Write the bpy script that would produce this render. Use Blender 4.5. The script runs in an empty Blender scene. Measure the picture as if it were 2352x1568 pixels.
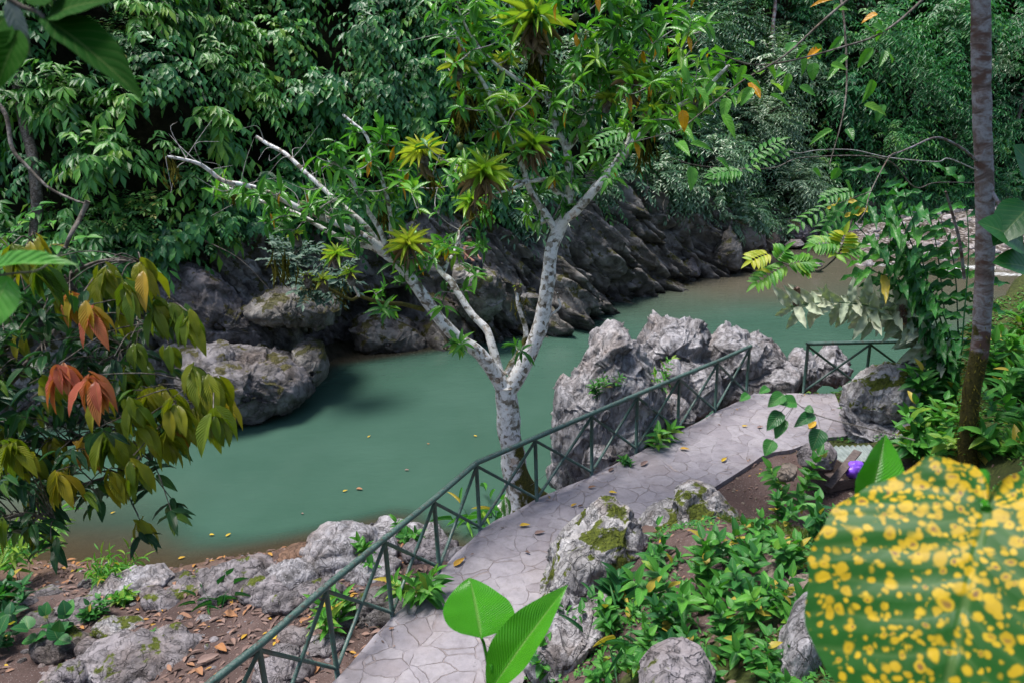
import bpy, math, random
import numpy as np
from mathutils import Vector, Matrix, Quaternion
random.seed(7)
RNG = np.random.default_rng(7)
SC = bpy.context.scene
COL = SC.collection
R = math.radians
UP = np.array([0., 0., 1.])
# ------------------------------------------------------------------ camera
FPX, CAM_H, PITCH, ROLL = 1700., 8.0, R(18.5), R(2.0)
def _rx(a):
    c, s = math.cos(a), math.sin(a); return np.array([[1, 0, 0], [0, c, -s], [0, s, c]])
def _rz(a):
    c, s = math.cos(a), math.sin(a); return np.array([[c, -s, 0], [s, c, 0], [0, 0, 1]])
CM = _rx(math.pi / 2 - PITCH) @ _rz(-ROLL)
def ray(x, y): return CM @ np.array([(x - 1176) / FPX, -(y - 784) / FPX, -1.])
def onz(x, y, z):
    """survey point: where the sight line through (x, y) meets height z"""
    d = ray(x, y); return np.array([0, 0, CAM_H]) + d * ((z - CAM_H) / d[2])
def dep(x, y, t): return np.array([0, 0, CAM_H]) + ray(x, y) * t
cam_d = bpy.data.cameras.new("camera"); cam = bpy.data.objects.new("camera", cam_d); COL.objects.link(cam)
cam.matrix_world = Matrix.Translation((0, 0, CAM_H)) @ Matrix([list(r) for r in CM]).to_4x4()
cam_d.sensor_width = 36.; cam_d.lens = FPX / 2352 * 36.
cam_d.clip_start = .05; cam_d.clip_end = 400
cam_d.dof.use_dof = True; cam_d.dof.focus_distance = 8.; cam_d.dof.aperture_fstop = 4.
SC.camera = cam
# ------------------------------------------------------------------ noise
def _hash(ix, iy, iz, seed=0):
    with np.errstate(over='ignore'):
        n = ix.astype(np.uint32) * np.uint32(0x8da6b343) ^ iy.astype(np.uint32) * np.uint32(0xd8163841) ^ iz.astype(np.uint32) * np.uint32(0xcb1ab31f) ^ np.uint32((seed * 7919 + 13) & 0xffffffff)
        n ^= n >> np.uint32(13); n = n * np.uint32(0x5bd1e995); n ^= n >> np.uint32(15); n = n * np.uint32(0x27d4eb2d); n ^= n >> np.uint32(13)
    return n.astype(np.float64) / 4294967295.
def vnoise(p, seed=0):
    p = np.asarray(p, float); i = np.floor(p).astype(np.int64); f = p - i
    f = f * f * f * (f * (f * 6 - 15) + 10); r = 0
    for dx in (0, 1):
        for dy in (0, 1):
            for dz in (0, 1):
                w = (f[:, 0] if dx else 1 - f[:, 0]) * (f[:, 1] if dy else 1 - f[:, 1]) * (f[:, 2] if dz else 1 - f[:, 2])
                r = r + w * _hash(i[:, 0] + dx, i[:, 1] + dy, i[:, 2] + dz, seed)
    return r * 2 - 1
def fbm(p, oct=4, seed=0, gain=.5):
    r = 0; a = 1.; s = 0
    for k in range(oct):
        r = r + a * vnoise(np.asarray(p) * 2 ** k + 17.3 * k, seed + k); s += a; a *= gain
    return r / s
def ridged(p, oct=4, seed=0, gain=.5):
    r = 0; a = 1.; s = 0
    for k in range(oct):
        r = r + a * (1 - 2 * np.abs(vnoise(np.asarray(p) * 2 ** k + 9.1 * k, seed + k))); s += a; a *= gain
    return r / s
def worley(p, seed=0):
    """distance to the nearest two feature points, and the nearest cell's random value"""
    p = np.asarray(p, float); i = np.floor(p).astype(np.int64)
    d1 = np.full(len(p), 9.); d2 = np.full(len(p), 9.); cid = np.zeros(len(p))
    for dx in (-1, 0, 1):
        for dy in (-1, 0, 1):
            for dz in (-1, 0, 1):
                c = i + (dx, dy, dz)
                q = c + np.stack([_hash(c[:, 0], c[:, 1], c[:, 2], seed + k) for k in (1, 2, 3)], 1)
                d = np.linalg.norm(p - q, axis=1); h = _hash(c[:, 0], c[:, 1], c[:, 2], seed + 9)
                n = d < d1
                d2 = np.where(n, d1, np.minimum(d2, d)); cid = np.where(n, h, cid); d1 = np.where(n, d, d1)
    return d1, d2, cid
def facets(p, seed=0):
    """broken-rock relief: every Voronoi cell is a plane with its own tilt"""
    p = np.asarray(p, float); i = np.floor(p).astype(np.int64); d1 = np.full(len(p), 9.); val = np.zeros(len(p))
    for dx in (-1, 0, 1):
        for dy in (-1, 0, 1):
            for dz in (-1, 0, 1):
                c = i + (dx, dy, dz); H = [_hash(c[:, 0], c[:, 1], c[:, 2], seed + k) for k in range(1, 8)]
                v = p - (c + np.stack(H[:3], 1)); d = np.linalg.norm(v, axis=1); n = d < d1
                val = np.where(n, np.sum(v * (np.stack(H[3:6], 1) * 2 - 1), 1) * 1.5 + (H[6] - .5) * .8, val); d1 = np.where(n, d, d1)
    return val
def smooth(a, b, x):
    t = np.clip((x - a) / (b - a), 0, 1); return t * t * (3 - 2 * t)
def nrm(v):
    return v / np.maximum(np.linalg.norm(v, axis=-1, keepdims=True), 1e-9)
# ------------------------------------------------------------------ objects
def mesh(name, V, F, mats, smooth_=True, attrs=None, uv=None, midx=None):
    """V (n,3); F list of (m,k) index arrays"""
    V = np.asarray(V, np.float32); me = bpy.data.meshes.new(name)
    F = [np.asarray(f, np.int32) for f in F if len(f)]
    nl = sum(f.size for f in F); nf = sum(len(f) for f in F)
    me.vertices.add(len(V)); me.vertices.foreach_set("co", V.ravel())
    me.loops.add(nl); me.polygons.add(nf)
    li = np.concatenate([f.ravel() for f in F]); tot = np.concatenate([np.full(len(f), f.shape[1], np.int32) for f in F])
    st = np.concatenate([[0], np.cumsum(tot)[:-1]]).astype(np.int32)
    me.loops.foreach_set("vertex_index", li); me.polygons.foreach_set("loop_start", st); me.polygons.foreach_set("loop_total", tot)
    me.polygons.foreach_set("use_smooth", np.full(nf, smooth_, bool))
    for m in (mats if isinstance(mats, (list, tuple)) else [mats]): me.materials.append(m)
    if midx is not None: me.polygons.foreach_set("material_index", np.asarray(midx, np.int32))
    if uv is not None:
        l = me.uv_layers.new(name="UVMap"); l.data.foreach_set("uv", np.asarray(uv, np.float32)[li].ravel())
    for k, a in (attrs or {}).items():
        at = me.attributes.new(k, 'FLOAT', 'POINT'); at.data.foreach_set("value", np.asarray(a, np.float32))
    me.update(calc_edges=True); me.validate()
    return me
def add(name, me, parent=None, loc=None):
    o = bpy.data.objects.new(name, me); COL.objects.link(o)
    if parent is not None: o.parent = parent
    if loc is not None: o.location = loc
    return o
def tag(o, label=None, cat=None, group=None, kind=None):
    if label: o["label"] = label
    if cat: o["category"] = cat
    if group: o["group"] = group
    if kind: o["kind"] = kind
    return o
def empty(name, loc, label, cat, group=None):
    o = bpy.data.objects.new(name, None); COL.objects.link(o); o.location = loc; o.empty_display_size = .2
    return tag(o, label, cat, group)
class MB:
    """collects pieces into one mesh"""
    def __init__(s): s.V = []; s.F = {}; s.n = 0; s.A = {}; s.U = []
    def add(s, V, F, attrs=None, uv=None):
        V = np.asarray(V, float)
        for f in F:
            f = np.asarray(f)
            if len(f): s.F.setdefault(f.shape[1], []).append(f + s.n)
        s.V.append(V); s.n += len(V); s.U.append(np.zeros((len(V), 2)) if uv is None else uv)
        for k in set(list(s.A) + list(attrs or {})):
            s.A.setdefault(k, [np.zeros(s.n - len(V))]).append((attrs or {}).get(k, np.zeros(len(V))))
        return s
    def mesh(s, name, mats, smooth_=True):
        return mesh(name, np.concatenate(s.V), [np.concatenate(f) for f in s.F.values()], mats, smooth_, {k: np.concatenate(a) for k, a in s.A.items()}, np.concatenate(s.U))
    def build(s, name, mats, parent=None, smooth_=True, origin=None):
        if origin is not None: s.V = [v - np.asarray(origin) for v in s.V]
        return add(name, s.mesh(name, mats, smooth_), parent, origin)
def grid_faces(nu, nv, wrap=False):
    """verts laid out [i*nv + j]"""
    i = np.arange(nu - 1)[:, None]; j = np.arange(nv if wrap else nv - 1)[None, :]; jn = (j + 1) % nv
    return np.stack([i * nv + j, (i + 1) * nv + j, (i + 1) * nv + jn, i * nv + jn], -1).reshape(-1, 4)
def spline(P, n):
    """Catmull-Rom through P, n points per span"""
    P = np.asarray(P, float)
    if len(P) < 3: t = np.linspace(0, 1, n + 1)[:, None]; return P[:1] * (1 - t) + P[1:2] * t
    Q = np.vstack([2 * P[:1] - P[1:2], P, 2 * P[-1:] - P[-2:-1]]); out = []
    for k in range(len(P) - 1):
        a, b, c, d = Q[k:k + 4]; t = np.linspace(0, 1, n, endpoint=False)[:, None]
        out.append(.5 * (2 * b + (c - a) * t + (2 * a - 5 * b + 4 * c - d) * t ** 2 + (3 * b - a - 3 * c + d) * t ** 3))
    return np.vstack(out + [P[-1:]])
def tube(P, rad, ns=8, wob=0., seed=0, cap=True):
    P = np.asarray(P, float); n = len(P); rad = np.broadcast_to(np.asarray(rad, float), (n,))
    T = nrm(np.gradient(P, axis=0)); ref = np.array([1., 0, 0]) if abs(T[0][0]) < .8 else np.array([0, 1., 0])
    N = []; u = nrm(ref - T[0] * (ref @ T[0]))
    for k in range(n):
        u = nrm(u - T[k] * (u @ T[k])); N.append(u)
    N = np.array(N); B = np.cross(T, N); a = np.linspace(0, 2 * math.pi, ns, endpoint=False)
    ring = (np.cos(a)[None, :, None] * N[:, None] + np.sin(a)[None, :, None] * B[:, None])
    V = (P[:, None] + ring * rad[:, None, None]).reshape(-1, 3)
    if wob: V = V + ring.reshape(-1, 3) * (wob * np.repeat(rad, ns) * fbm(V / max(rad.mean() * 2.2, 1e-3), 3, seed))[:, None]
    F = [grid_faces(n, ns, True)[:, ::-1]]
    L = np.concatenate([[0], np.cumsum(np.linalg.norm(np.diff(P, axis=0), axis=1))])
    uv = np.stack([np.repeat(L, ns), np.tile(np.linspace(0, 1, ns), n)], 1)
    if cap:
        V = np.vstack([V, P[:1] - T[:1] * rad[0] * .2, P[-1:] + T[-1:] * rad[-1] * .5]); b = n * ns
        j = np.arange(ns); jn = (j + 1) % ns
        F.append(np.stack([np.full(ns, b), jn, j], 1)[:, ::-1]); e = (n - 1) * ns
        F.append(np.stack([np.full(ns, b + 1), e + j, e + jn], 1)[:, ::-1]); uv = np.vstack([uv, uv[:1], uv[-1:]])
    return V, F, uv
def poly_dist(xy, L):
    """distance from points to polyline L, side (+ left of travel), arclength of the foot"""
    xy = np.asarray(xy, float); L = np.asarray(L, float)
    best = np.full(len(xy), 1e9); side = np.zeros(len(xy)); al = np.zeros(len(xy)); acc = 0.
    for a, b in zip(L[:-1], L[1:]):
        d = b - a; l = np.linalg.norm(d); t = np.clip(((xy - a) @ d) / l ** 2, 0, 1); q = a + t[:, None] * d
        r = np.linalg.norm(xy - q, axis=1); s = d[0] * (xy[:, 1] - a[1]) - d[1] * (xy[:, 0] - a[0])
        n = r < best - 1e-9; best = np.where(n, r, best); side = np.where(n, np.sign(s), side); al = np.where(n, acc + t * l, al); acc += l
    return best, side, al
def in_poly(xy, P):
    xy = np.asarray(xy, float); r = np.zeros(len(xy), bool); P = np.asarray(P, float)
    for a, b in zip(P, np.roll(P, -1, 0)):
        c = ((a[1] > xy[:, 1]) != (b[1] > xy[:, 1])); x = (b[0] - a[0]) * (xy[:, 1] - a[1]) / (b[1] - a[1] + 1e-12) + a[0]
        r ^= c & (xy[:, 0] < x)
    return r
# ------------------------------------------------------------------ materials
def mat(name):
    m = bpy.data.materials.new(name); m.use_nodes = True; t = m.node_tree; t.nodes.clear()
    return m, NT(t)
class NT:
    def __init__(s, t): s.t = t
    def n(s, typ, ins=None, **kw):
        o = s.t.nodes.new(typ)
        for k, v in kw.items(): setattr(o, k, v)
        for k, v in (ins or {}).items():
            k = o.inputs[k]
            if isinstance(v, bpy.types.NodeSocket): s.t.links.new(v, k)
            else: k.default_value = v
        return o
    def coord(s, scale=(1, 1, 1), rot=(0, 0, 0), world=True):
        c = s.n('ShaderNodeNewGeometry').outputs['Position'] if world else s.n('ShaderNodeTexCoord').outputs['Object']
        return s.n('ShaderNodeMapping', {'Vector': c, 'Scale': scale, 'Rotation': rot}).outputs[0]
    def noise(s, v, scale, det=4., rough=.55, dist=0.):
        return s.n('ShaderNodeTexNoise', {'Vector': v, 'Scale': scale, 'Detail': det, 'Roughness': rough, 'Distortion': dist}).outputs['Fac']
    def vor(s, v, scale, feature='F1', out='Distance', rnd=1.):
        return s.n('ShaderNodeTexVoronoi', {'Vector': v, 'Scale': scale, 'Randomness': rnd}, feature=feature).outputs[out]
    def ramp(s, f, stops, mode='LINEAR'):
        o = s.n('ShaderNodeValToRGB', {'Fac': f}); r = o.color_ramp; r.interpolation = mode
        while len(r.elements) < len(stops): r.elements.new(.5)
        for e, (p, c) in zip(r.elements, stops):
            e.position = p; e.color = (*c, 1) if hasattr(c, '__len__') else (c, c, c, 1)
        return o.outputs[0]
    def mix(s, f, a, b, mode='MIX'):
        o = s.n('ShaderNodeMix', data_type='RGBA', blend_type=mode)
        for k, v in ((0, f), (6, a), (7, b)):
            if isinstance(v, bpy.types.NodeSocket): s.t.links.new(v, o.inputs[k])
            else: o.inputs[k].default_value = v if k == 0 else ((*v, 1) if hasattr(v, '__len__') else (v, v, v, 1))
        return o.outputs[2]
    def math(s, op, a, b=0., c=0.):
        o = s.n('ShaderNodeMath', operation=op)
        for k, v in enumerate((a, b, c)):
            if isinstance(v, bpy.types.NodeSocket): s.t.links.new(v, o.inputs[k])
            else: o.inputs[k].default_value = v
        return o.outputs[0]
    def mr(s, v, a, b, c=0., d=1.):
        return s.n('ShaderNodeMapRange', {'Value': v, 'From Min': a, 'From Max': b, 'To Min': c, 'To Max': d}).outputs[0]
    def attr(s, name): return s.n('ShaderNodeAttribute', attribute_name=name).outputs['Fac']
    def bump(s, h, st, dist=.02, nor=None):
        i = {'Height': h, 'Strength': st, 'Distance': dist}
        if nor is not None: i['Normal'] = nor
        return s.n('ShaderNodeBump', i).outputs[0]
    def sep(s, v): return s.n('ShaderNodeSeparateXYZ', {'Vector': v}).outputs
    def bsdf(s, col, rough=.6, nor=None, spec=.5, **kw):
        i = {'Base Color': col if isinstance(col, bpy.types.NodeSocket) else (*col, 1), 'Roughness': rough, 'Specular IOR Level': spec}
        if nor is not None: i['Normal'] = nor
        i.update(kw); return s.n('ShaderNodeBsdfPrincipled', i).outputs[0]
    def out(s, sh): s.n('ShaderNodeOutputMaterial', {'Surface': sh})

def leaf_mat(name, stops, rough=.38, transl=.25, vein=.25, veins=9., bump=.25, spec=.32, spots=None, under=None):
    """per-leaf colour from the attribute lr; midrib and side veins from the leaf's own UV"""
    m, t = mat(name); lr = t.attr('lr'); col = t.ramp(lr, stops)
    uv = t.n('ShaderNodeUVMap').outputs[0]; u, v, _ = t.sep(uv)
    av = t.math('ABSOLUTE', t.math('SUBTRACT', v, .5))
    rib = t.mr(av, .012, .034, 1., 0.)
    ph = t.math('ADD', t.math('MULTIPLY', u, veins), t.math('MULTIPLY', av, -veins * .55))
    w = t.math('PINGPONG', ph, .5)
    side = t.mr(w, 0., .12, 1., 0.)
    hf = t.math('MAXIMUM', rib, t.math('MULTIPLY', side, .5))
    blotch = t.noise(t.coord(), 9., 3.)
    col = t.mix(t.mr(blotch, .35, .75, 0., .35), col, t.mix(1., col, (.55, .6, .5), 'MULTIPLY'))
    col2 = t.mix(t.math('MULTIPLY', hf, vein), col, t.mix(.6, col, (.35, .42, .16)))
    if spots: col2 = spots(t, col2, u, v)
    if under:
        bf = t.n('ShaderNodeNewGeometry').outputs['Backfacing']; col2 = t.mix(bf, col2, under)
    nor = t.bump(t.math('SUBTRACT', t.math('MULTIPLY', w, 1.), t.math('MULTIPLY', rib, .5)), bump, .01)
    p = t.bsdf(col2, rough, nor, spec)
    tr = t.n('ShaderNodeBsdfTranslucent', {'Color': t.mix(1., col2, (1.2, 1.5, .5), 'MULTIPLY'), 'Normal': nor}).outputs[0]
    t.out(t.n('ShaderNodeMixShader', {0: transl, 1: p, 2: tr}).outputs[0]); return m

def rock_mat(name, light, mid, dark, moss=.0, flute=(3., 3., .9), moss_col=((.10, .12, .012), (.035, .05, .006)), rough=.75, rot=(0, 0, 0), stain=.5, crack=.9, wet=0., brown=.6):
    m, t = mat(name); c = t.coord(); cf = t.coord(flute, rot)
    n1 = t.noise(cf, 1.6, 8., .62, .6); n2 = t.noise(c, 7., 6., .6); n3 = t.noise(c, 1.1, 4., .5)
    col = t.ramp(n1, [(.28, dark), (.42, mid), (.58, light), (.8, tuple(min(1, a * 1.18) for a in light))])
    col = t.mix(t.mr(n2, .5, .8, 0., .55), col, mid)
    col = t.mix(t.mr(n3, .5, .72, 0., stain), col, tuple(a * .45 for a in mid))
    warp = t.n('ShaderNodeVectorMath', {0: cf, 1: t.n('ShaderNodeTexNoise', {'Vector': c, 'Scale': 3., 'Detail': 3.}).outputs['Color']}, operation='ADD').outputs[0]
    cr = t.vor(warp, 1.1, 'DISTANCE_TO_EDGE'); ln_ = t.math('ABSOLUTE', t.math('SUBTRACT', t.noise(cf, 1.25, 5., .55, .9), .5)); ln2 = t.math('ABSOLUTE', t.math('SUBTRACT', t.noise(cf, 3.1, 4., .5, .6), .52))
    crk = t.math('MAXIMUM', t.math('MULTIPLY', t.mr(cr, 0., .03, 1., 0.), t.mr(n3, .48, .6, 0., .8)), t.math('MAXIMUM', t.mr(ln_, 0., .022, 1., 0.), t.mr(ln2, 0., .014, .6, 0.)))
    brn = t.mr(t.noise(c, .9, 5., .6), .52, .68, 0., brown); col = t.mix(brn, col, t.mix(1., col, (.75, .58, .45), 'MULTIPLY'))
    col = t.mix(t.math('MULTIPLY', crk, crack * .45), col, tuple(a * .3 for a in dark))
    sp = t.math('LESS_THAN', t.vor(c, 16.), .17); col = t.mix(t.math('MULTIPLY', sp, .35), col, tuple(min(1, a * 1.25) for a in light))
    ge = t.n('ShaderNodeNewGeometry'); nz = t.sep(ge.outputs['Normal'])[2]
    ro = rough
    if moss > 0:
        mk = t.math('ADD', t.noise(c, 2.4, 5., .6), t.math('MULTIPLY', nz, .12))
        mf = t.mr(mk, .74 - .18 * moss, .78 - .18 * moss)
        col = t.mix(mf, col, t.ramp(t.noise(c, 28., 3.), [(.3, moss_col[1]), (.7, moss_col[0])])); ro = t.mr(mf, 0, 1, rough, .95)
    if wet > 0:
        pz = t.sep(ge.outputs['Position'])[2]; wf = t.mr(t.math('ADD', pz, t.math('MULTIPLY', t.noise(c, 3.), .5)), .3, .3 + wet, 1., 0.)
        col = t.mix(t.math('MULTIPLY', wf, .65), col, tuple(a * .6 for a in dark)); ro = t.mr(wf, 0, 1, rough, .16)
    h = t.math('ADD', t.math('MULTIPLY', n1, .8), t.math('MULTIPLY', n2, .35)); h = t.math('SUBTRACT', h, t.math('MULTIPLY', crk, .3 * crack))
    h = t.math('ADD', h, t.math('MULTIPLY', t.noise(c, 30., 4., .65), .12))
    t.out(t.bsdf(col, ro, t.bump(h, .9, .09), .35)); return m

G = lambda *a: a
M = {}
M['limestone'] = rock_mat('limestone', (.36, .35, .375), (.19, .18, .19), (.035, .033, .032), moss=.0)
M['limestone_moss'] = rock_mat('limestone_moss', (.40, .39, .40), (.24, .23, .235), (.045, .042, .038), moss=.8)
M['bank_rock'] = rock_mat('bank_rock', (.235, .215, .23), (.13, .118, .125), (.03, .026, .025), moss=.3, flute=(2., 2., 2.))
M['dark_rock'] = rock_mat('dark_rock', (.13, .12, .125), (.07, .063, .06), (.02, .018, .016), moss=.5, flute=(2., 2., 2.))
M['gravel_rock'] = rock_mat('gravel_rock', (.42, .39, .39), (.28, .25, .25), (.09, .08, .075), moss=.0, flute=(2., 2., 2.))
M['brown_rock'] = rock_mat('brown_rock', (.27, .22, .18), (.16, .125, .10), (.05, .04, .03), moss=.2, flute=(2., 2., 2.))
M['cliff'] = rock_mat('cliff', (.25, .235, .22), (.11, .10, .09), (.014, .012, .010), moss=.75, flute=(.8, .8, .8), moss_col=((.075, .07, .012), (.03, .03, .006)), stain=.75, wet=.55, rough=.6)
M['boulder'] = rock_mat('boulder', (.195, .182, .192), (.095, .087, .087), (.02, .018, .016), moss=.5, moss_col=((.08, .07, .015), (.03, .03, .008)), flute=(1.2, 1.2, 1.2), wet=.35)

def soil():
    m, t = mat('soil'); c = t.coord(); n = t.noise(c, 1.3, 6.); n2 = t.noise(c, 22., 4.)
    col = t.ramp(n, [(.3, (.045, .028, .025)), (.55, (.082, .053, .048)), (.75, (.125, .088, .082))])
    col = t.mix(t.mr(n2, .45, .75, 0., .5), col, (.05, .034, .028))
    pb = t.vor(c, 26., 'F1'); pm = t.math('LESS_THAN', pb, .2); col = t.mix(t.math('MULTIPLY', pm, .5), col, (.27, .24, .23))
    gr = t.attr('green'); gm = t.mr(t.math('ADD', gr, t.math('SUBTRACT', t.noise(c, 2.2, 5.), .5)), .35, .6)
    col = t.mix(gm, col, t.ramp(n2, [(.3, (.022, .032, .008)), (.7, (.06, .075, .016))]))
    wet = t.attr('wet'); col = t.mix(wet, col, t.mix(n, (.085, .05, .033), (.15, .095, .066)))
    t.out(t.bsdf(col, t.mr(wet, 0, 1, .9, .45), t.bump(t.math('ADD', n2, t.math('MULTIPLY', pm, .5)), .7, .04), .3)); return m
M['soil'] = soil()
def shaded_hillsoil():
    m, t = mat('shaded_hill_soil'); c = t.coord(); n = t.noise(c, 2., 6.)
    t.out(t.bsdf(t.ramp(n, [(.3, (.005, .006, .003)), (.6, (.012, .013, .006)), (.8, (.022, .018, .010))]), .95, t.bump(n, 1., .2), .1)); return m  # near black: shade between the leaves is put into the soil colour
M['hill'] = shaded_hillsoil()
def paving():
    m, t = mat('stone_paving'); c = t.coord()
    w = t.n('ShaderNodeTexNoise', {'Vector': c, 'Scale': 2.3, 'Detail': 3.}).outputs['Color']
    wv = t.n('ShaderNodeVectorMath', {0: w, 1: (.5, .5, .5)}, operation='SUBTRACT').outputs[0]
    v = t.n('ShaderNodeVectorMath', {0: c, 1: t.n('ShaderNodeVectorMath', {0: wv, 1: (.30, .30, 0)}, operation='MULTIPLY').outputs[0]}, operation='ADD').outputs[0]
    v = t.n('ShaderNodeVectorMath', {0: v, 1: (1., 1., 0.)}, operation='MULTIPLY').outputs[0]
    e = t.vor(v, 3.1, 'DISTANCE_TO_EDGE'); cc = t.n('ShaderNodeTexVoronoi', {'Vector': v, 'Scale': 3.1}).outputs['Color']
    breaks = t.noise(c, 3.1, 3.)
    joint = t.math('MULTIPLY', t.mr(e, .006, .024, 1., 0.), t.mr(breaks, .36, .58))
    n = t.noise(c, 5., 7., .62); n2 = t.noise(c, 60., 3.)
    col = t.ramp(n, [(.25, (.14, .127, .147)), (.5, (.225, .208, .236)), (.75, (.295, .275, .30))])
    col = t.mix(.32, col, t.ramp(t.sep(cc)[0], [(0, (.17, .15, .165)), (.5, (.27, .255, .28)), (1, (.34, .32, .335))]))
    sm = t.noise(c, 14., 6., .7); col = t.mix(t.mr(sm, .48, .7, 0., .5), col, (.15, .135, .14))
    col = t.mix(t.mr(t.noise(c, 1.1, 4.), .5, .75, 0., .35), col, (.22, .175, .165))
    dk = t.mr(t.noise(c, 8.5, 2.), .70, .76); col = t.mix(t.math('MULTIPLY', dk, .6), col, (.07, .065, .075))
    col = t.mix(t.math('MULTIPLY', joint, .45), col, t.ramp(breaks, [(.4, (.14, .105, .095)), (.65, (.26, .195, .165))]))
    h = t.math('SUBTRACT', t.math('ADD', t.math('MULTIPLY', n, .5), t.math('MULTIPLY', n2, .1)), t.math('MULTIPLY', joint, .5))
    t.out(t.bsdf(col, .62, t.bump(t.math('ADD', h, t.math('MULTIPLY', t.sep(cc)[1], .12)), .8, .04), .4)); return m
M['paving'] = paving()
def bark(name, stops, patch=.35, rough=.8, moss=None, scale=1.):
    m, t = mat(name); c = t.coord(); n = t.noise(c, 7. * scale, 5., .6, .4); n2 = t.noise(c, 26. * scale, 4.)
    cells = t.n('ShaderNodeTexVoronoi', {'Vector': t.n('ShaderNodeVectorMath', {0: c, 1: t.n('ShaderNodeTexNoise', {'Vector': c, 'Scale': 12. * scale}).outputs['Color']}, operation='MULTIPLY_ADD', ).outputs[0] if False else c, 'Scale': 13. * scale}).outputs['Color']
    f = t.math('ADD', t.math('MULTIPLY', n, .75), t.math('MULTIPLY', t.sep(cells)[0], patch))
    col = t.ramp(f, stops)
    col = t.mix(t.mr(n2, .55, .75, 0., .6), col, t.mix(1., col, (.35, .33, .3), 'MULTIPLY'))
    tan_ = t.mr(t.noise(c, 3.4 * scale, 4., .6), .60, .68, 0., .75); col = t.mix(tan_, col, t.mix(1., col, (.72, .52, .38), 'MULTIPLY'))
    if moss:
        mk = t.mr(t.math('ADD', t.attr('moss'), t.math('MULTIPLY', t.math('SUBTRACT', t.noise(c, 4., 5.), .5), 1.4)), .45, .6)
        col = t.mix(mk, col, t.ramp(n2, [(.3, moss[0]), (.7, moss[1])]))
    h = t.math('ADD', t.math('MULTIPLY', n2, .4), f)
    t.out(t.bsdf(col, rough, t.bump(h, .6, .02), .3)); return m
M['bark'] = bark('lichen_bark', [(.26, (.07, .06, .048)), (.38, (.19, .16, .125)), (.46, (.38, .36, .33)), (.55, (.64, .63, .62)), (.8, (.74, .735, .73))], moss=((.03, .03, .006), (.10, .09, .012)), scale=1.25)
def banded():
    m, t = mat('banded_bark'); c = t.coord((2., 2., 3.6)); n = t.noise(c, 2.1, 6., .65, .9); n2 = t.noise(t.coord(), 30., 4.); n3 = t.noise(t.coord((1., 1., 2.2)), 2.2, 3.)
    col = t.ramp(n, [(.32, (.075, .05, .045)), (.45, (.17, .125, .12)), (.55, (.25, .235, .26)), (.75, (.33, .325, .36))]); col = t.mix(t.mr(n3, .55, .62), col, (.11, .06, .05)); col = t.mix(t.mr(n2, .5, .75, 0., .5), col, (.06, .05, .05))
    mk = t.mr(t.math('ADD', t.attr('moss'), t.math('MULTIPLY', t.math('SUBTRACT', t.noise(t.coord(), 5., 5.), .5), 1.6)), .45, .6); col = t.mix(mk, col, t.ramp(n2, [(.3, (.022, .02, .005)), (.7, (.08, .068, .012))]))
    t.out(t.bsdf(col, .8, t.bump(t.math('ADD', n, t.math('MULTIPLY', n2, .4)), .6, .02), .3)); return m
M['bark2'] = banded()
M['twig'] = bark('twig_bark', [(.3, (.035, .027, .02)), (.55, (.10, .085, .07)), (.8, (.20, .185, .17))], scale=2.)
M['paletwig'] = bark('pale_twig', [(.3, (.14, .13, .12)), (.55, (.30, .29, .28)), (.8, (.42, .41, .40))], scale=2.)
def moss_m():
    m, t = mat('moss'); c = t.coord(); n = t.noise(c, 40., 4.)
    t.out(t.bsdf(t.ramp(n, [(.3, (.04, .04, .006)), (.7, (.17, .155, .02))]), .95, t.bump(n, 1., .03), .1)); return m
M['moss'] = moss_m()
def steel():
    m, t = mat('green_painted_steel'); c = t.coord(); n = t.noise(c, 9., 5., .6); n2 = t.noise(c, 45., 3.)
    col = t.ramp(n, [(.3, (.022, .060, .050)), (.55, (.036, .088, .074)), (.8, (.055, .125, .105))])
    nz = t.sep(t.n('ShaderNodeNewGeometry').outputs['Normal'])[2]
    wear = t.math('MULTIPLY', t.mr(nz, .2, .9), t.mr(n2, .42, .6)); col = t.mix(t.math('MULTIPLY', wear, .45), col, (.17, .19, .18))
    rust = t.mr(t.noise(c, 17., 5., .6), .55, .62); col = t.mix(t.math('MULTIPLY', rust, .75), col, (.055, .045, .035))
    t.out(t.bsdf(col, t.mr(n, .3, .7, .38, .55), t.bump(n2, .15, .005), .5)); return m
M['steel'] = steel()
def water_m():
    m, t = mat('river_water'); c = t.coord()
    d = t.attr('depth'); mud = t.attr('mud')
    n = t.noise(t.coord((1., 1., 1.)), .35, 4.)
    col = t.mix(t.mr(n, .35, .65), (.038, .085, .062), (.047, .099, .074))
    col = t.mix(t.math('MULTIPLY', mud, 1.), col, t.mix(n, (.085, .072, .052), (.10, .082, .06)))
    foam = t.attr('foam'); fn = t.noise(t.coord((1.2, 3., 1.), (0, 0, .5)), 3.2, 6., .65); fm = t.mr(t.math('ADD', foam, t.math('SUBTRACT', fn, .5)), .5, .75)
    col = t.mix(fm, col, (.72, .75, .78))
    rp = t.noise(t.coord((.6, 1.6, 1.), (0, 0, -.35)), 2.6, 4., .5); rp2 = t.noise(t.coord((.8, 2.2, 1.), (0, 0, -.35)), 9., 2.)
    h = t.math('ADD', rp, t.math('MULTIPLY', rp2, .25)); h = t.math('ADD', h, t.math('MULTIPLY', t.math('MULTIPLY', fm, fn), 2.))
    p = t.bsdf(col, t.mr(fm, 0, 1, .05, .6), t.bump(h, .13, .12), .5, IOR=1.33)
    tr = t.n('ShaderNodeBsdfTransparent', {'Color': (.62, .66, .50, 1)}).outputs[0]
    f = t.math('MAXIMUM', t.mr(d, .02, .55, .25, 1.), fm)
    t.out(t.n('ShaderNodeMixShader', {0: f, 1: tr, 2: p}).outputs[0]); return m
M['water'] = water_m()

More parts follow.
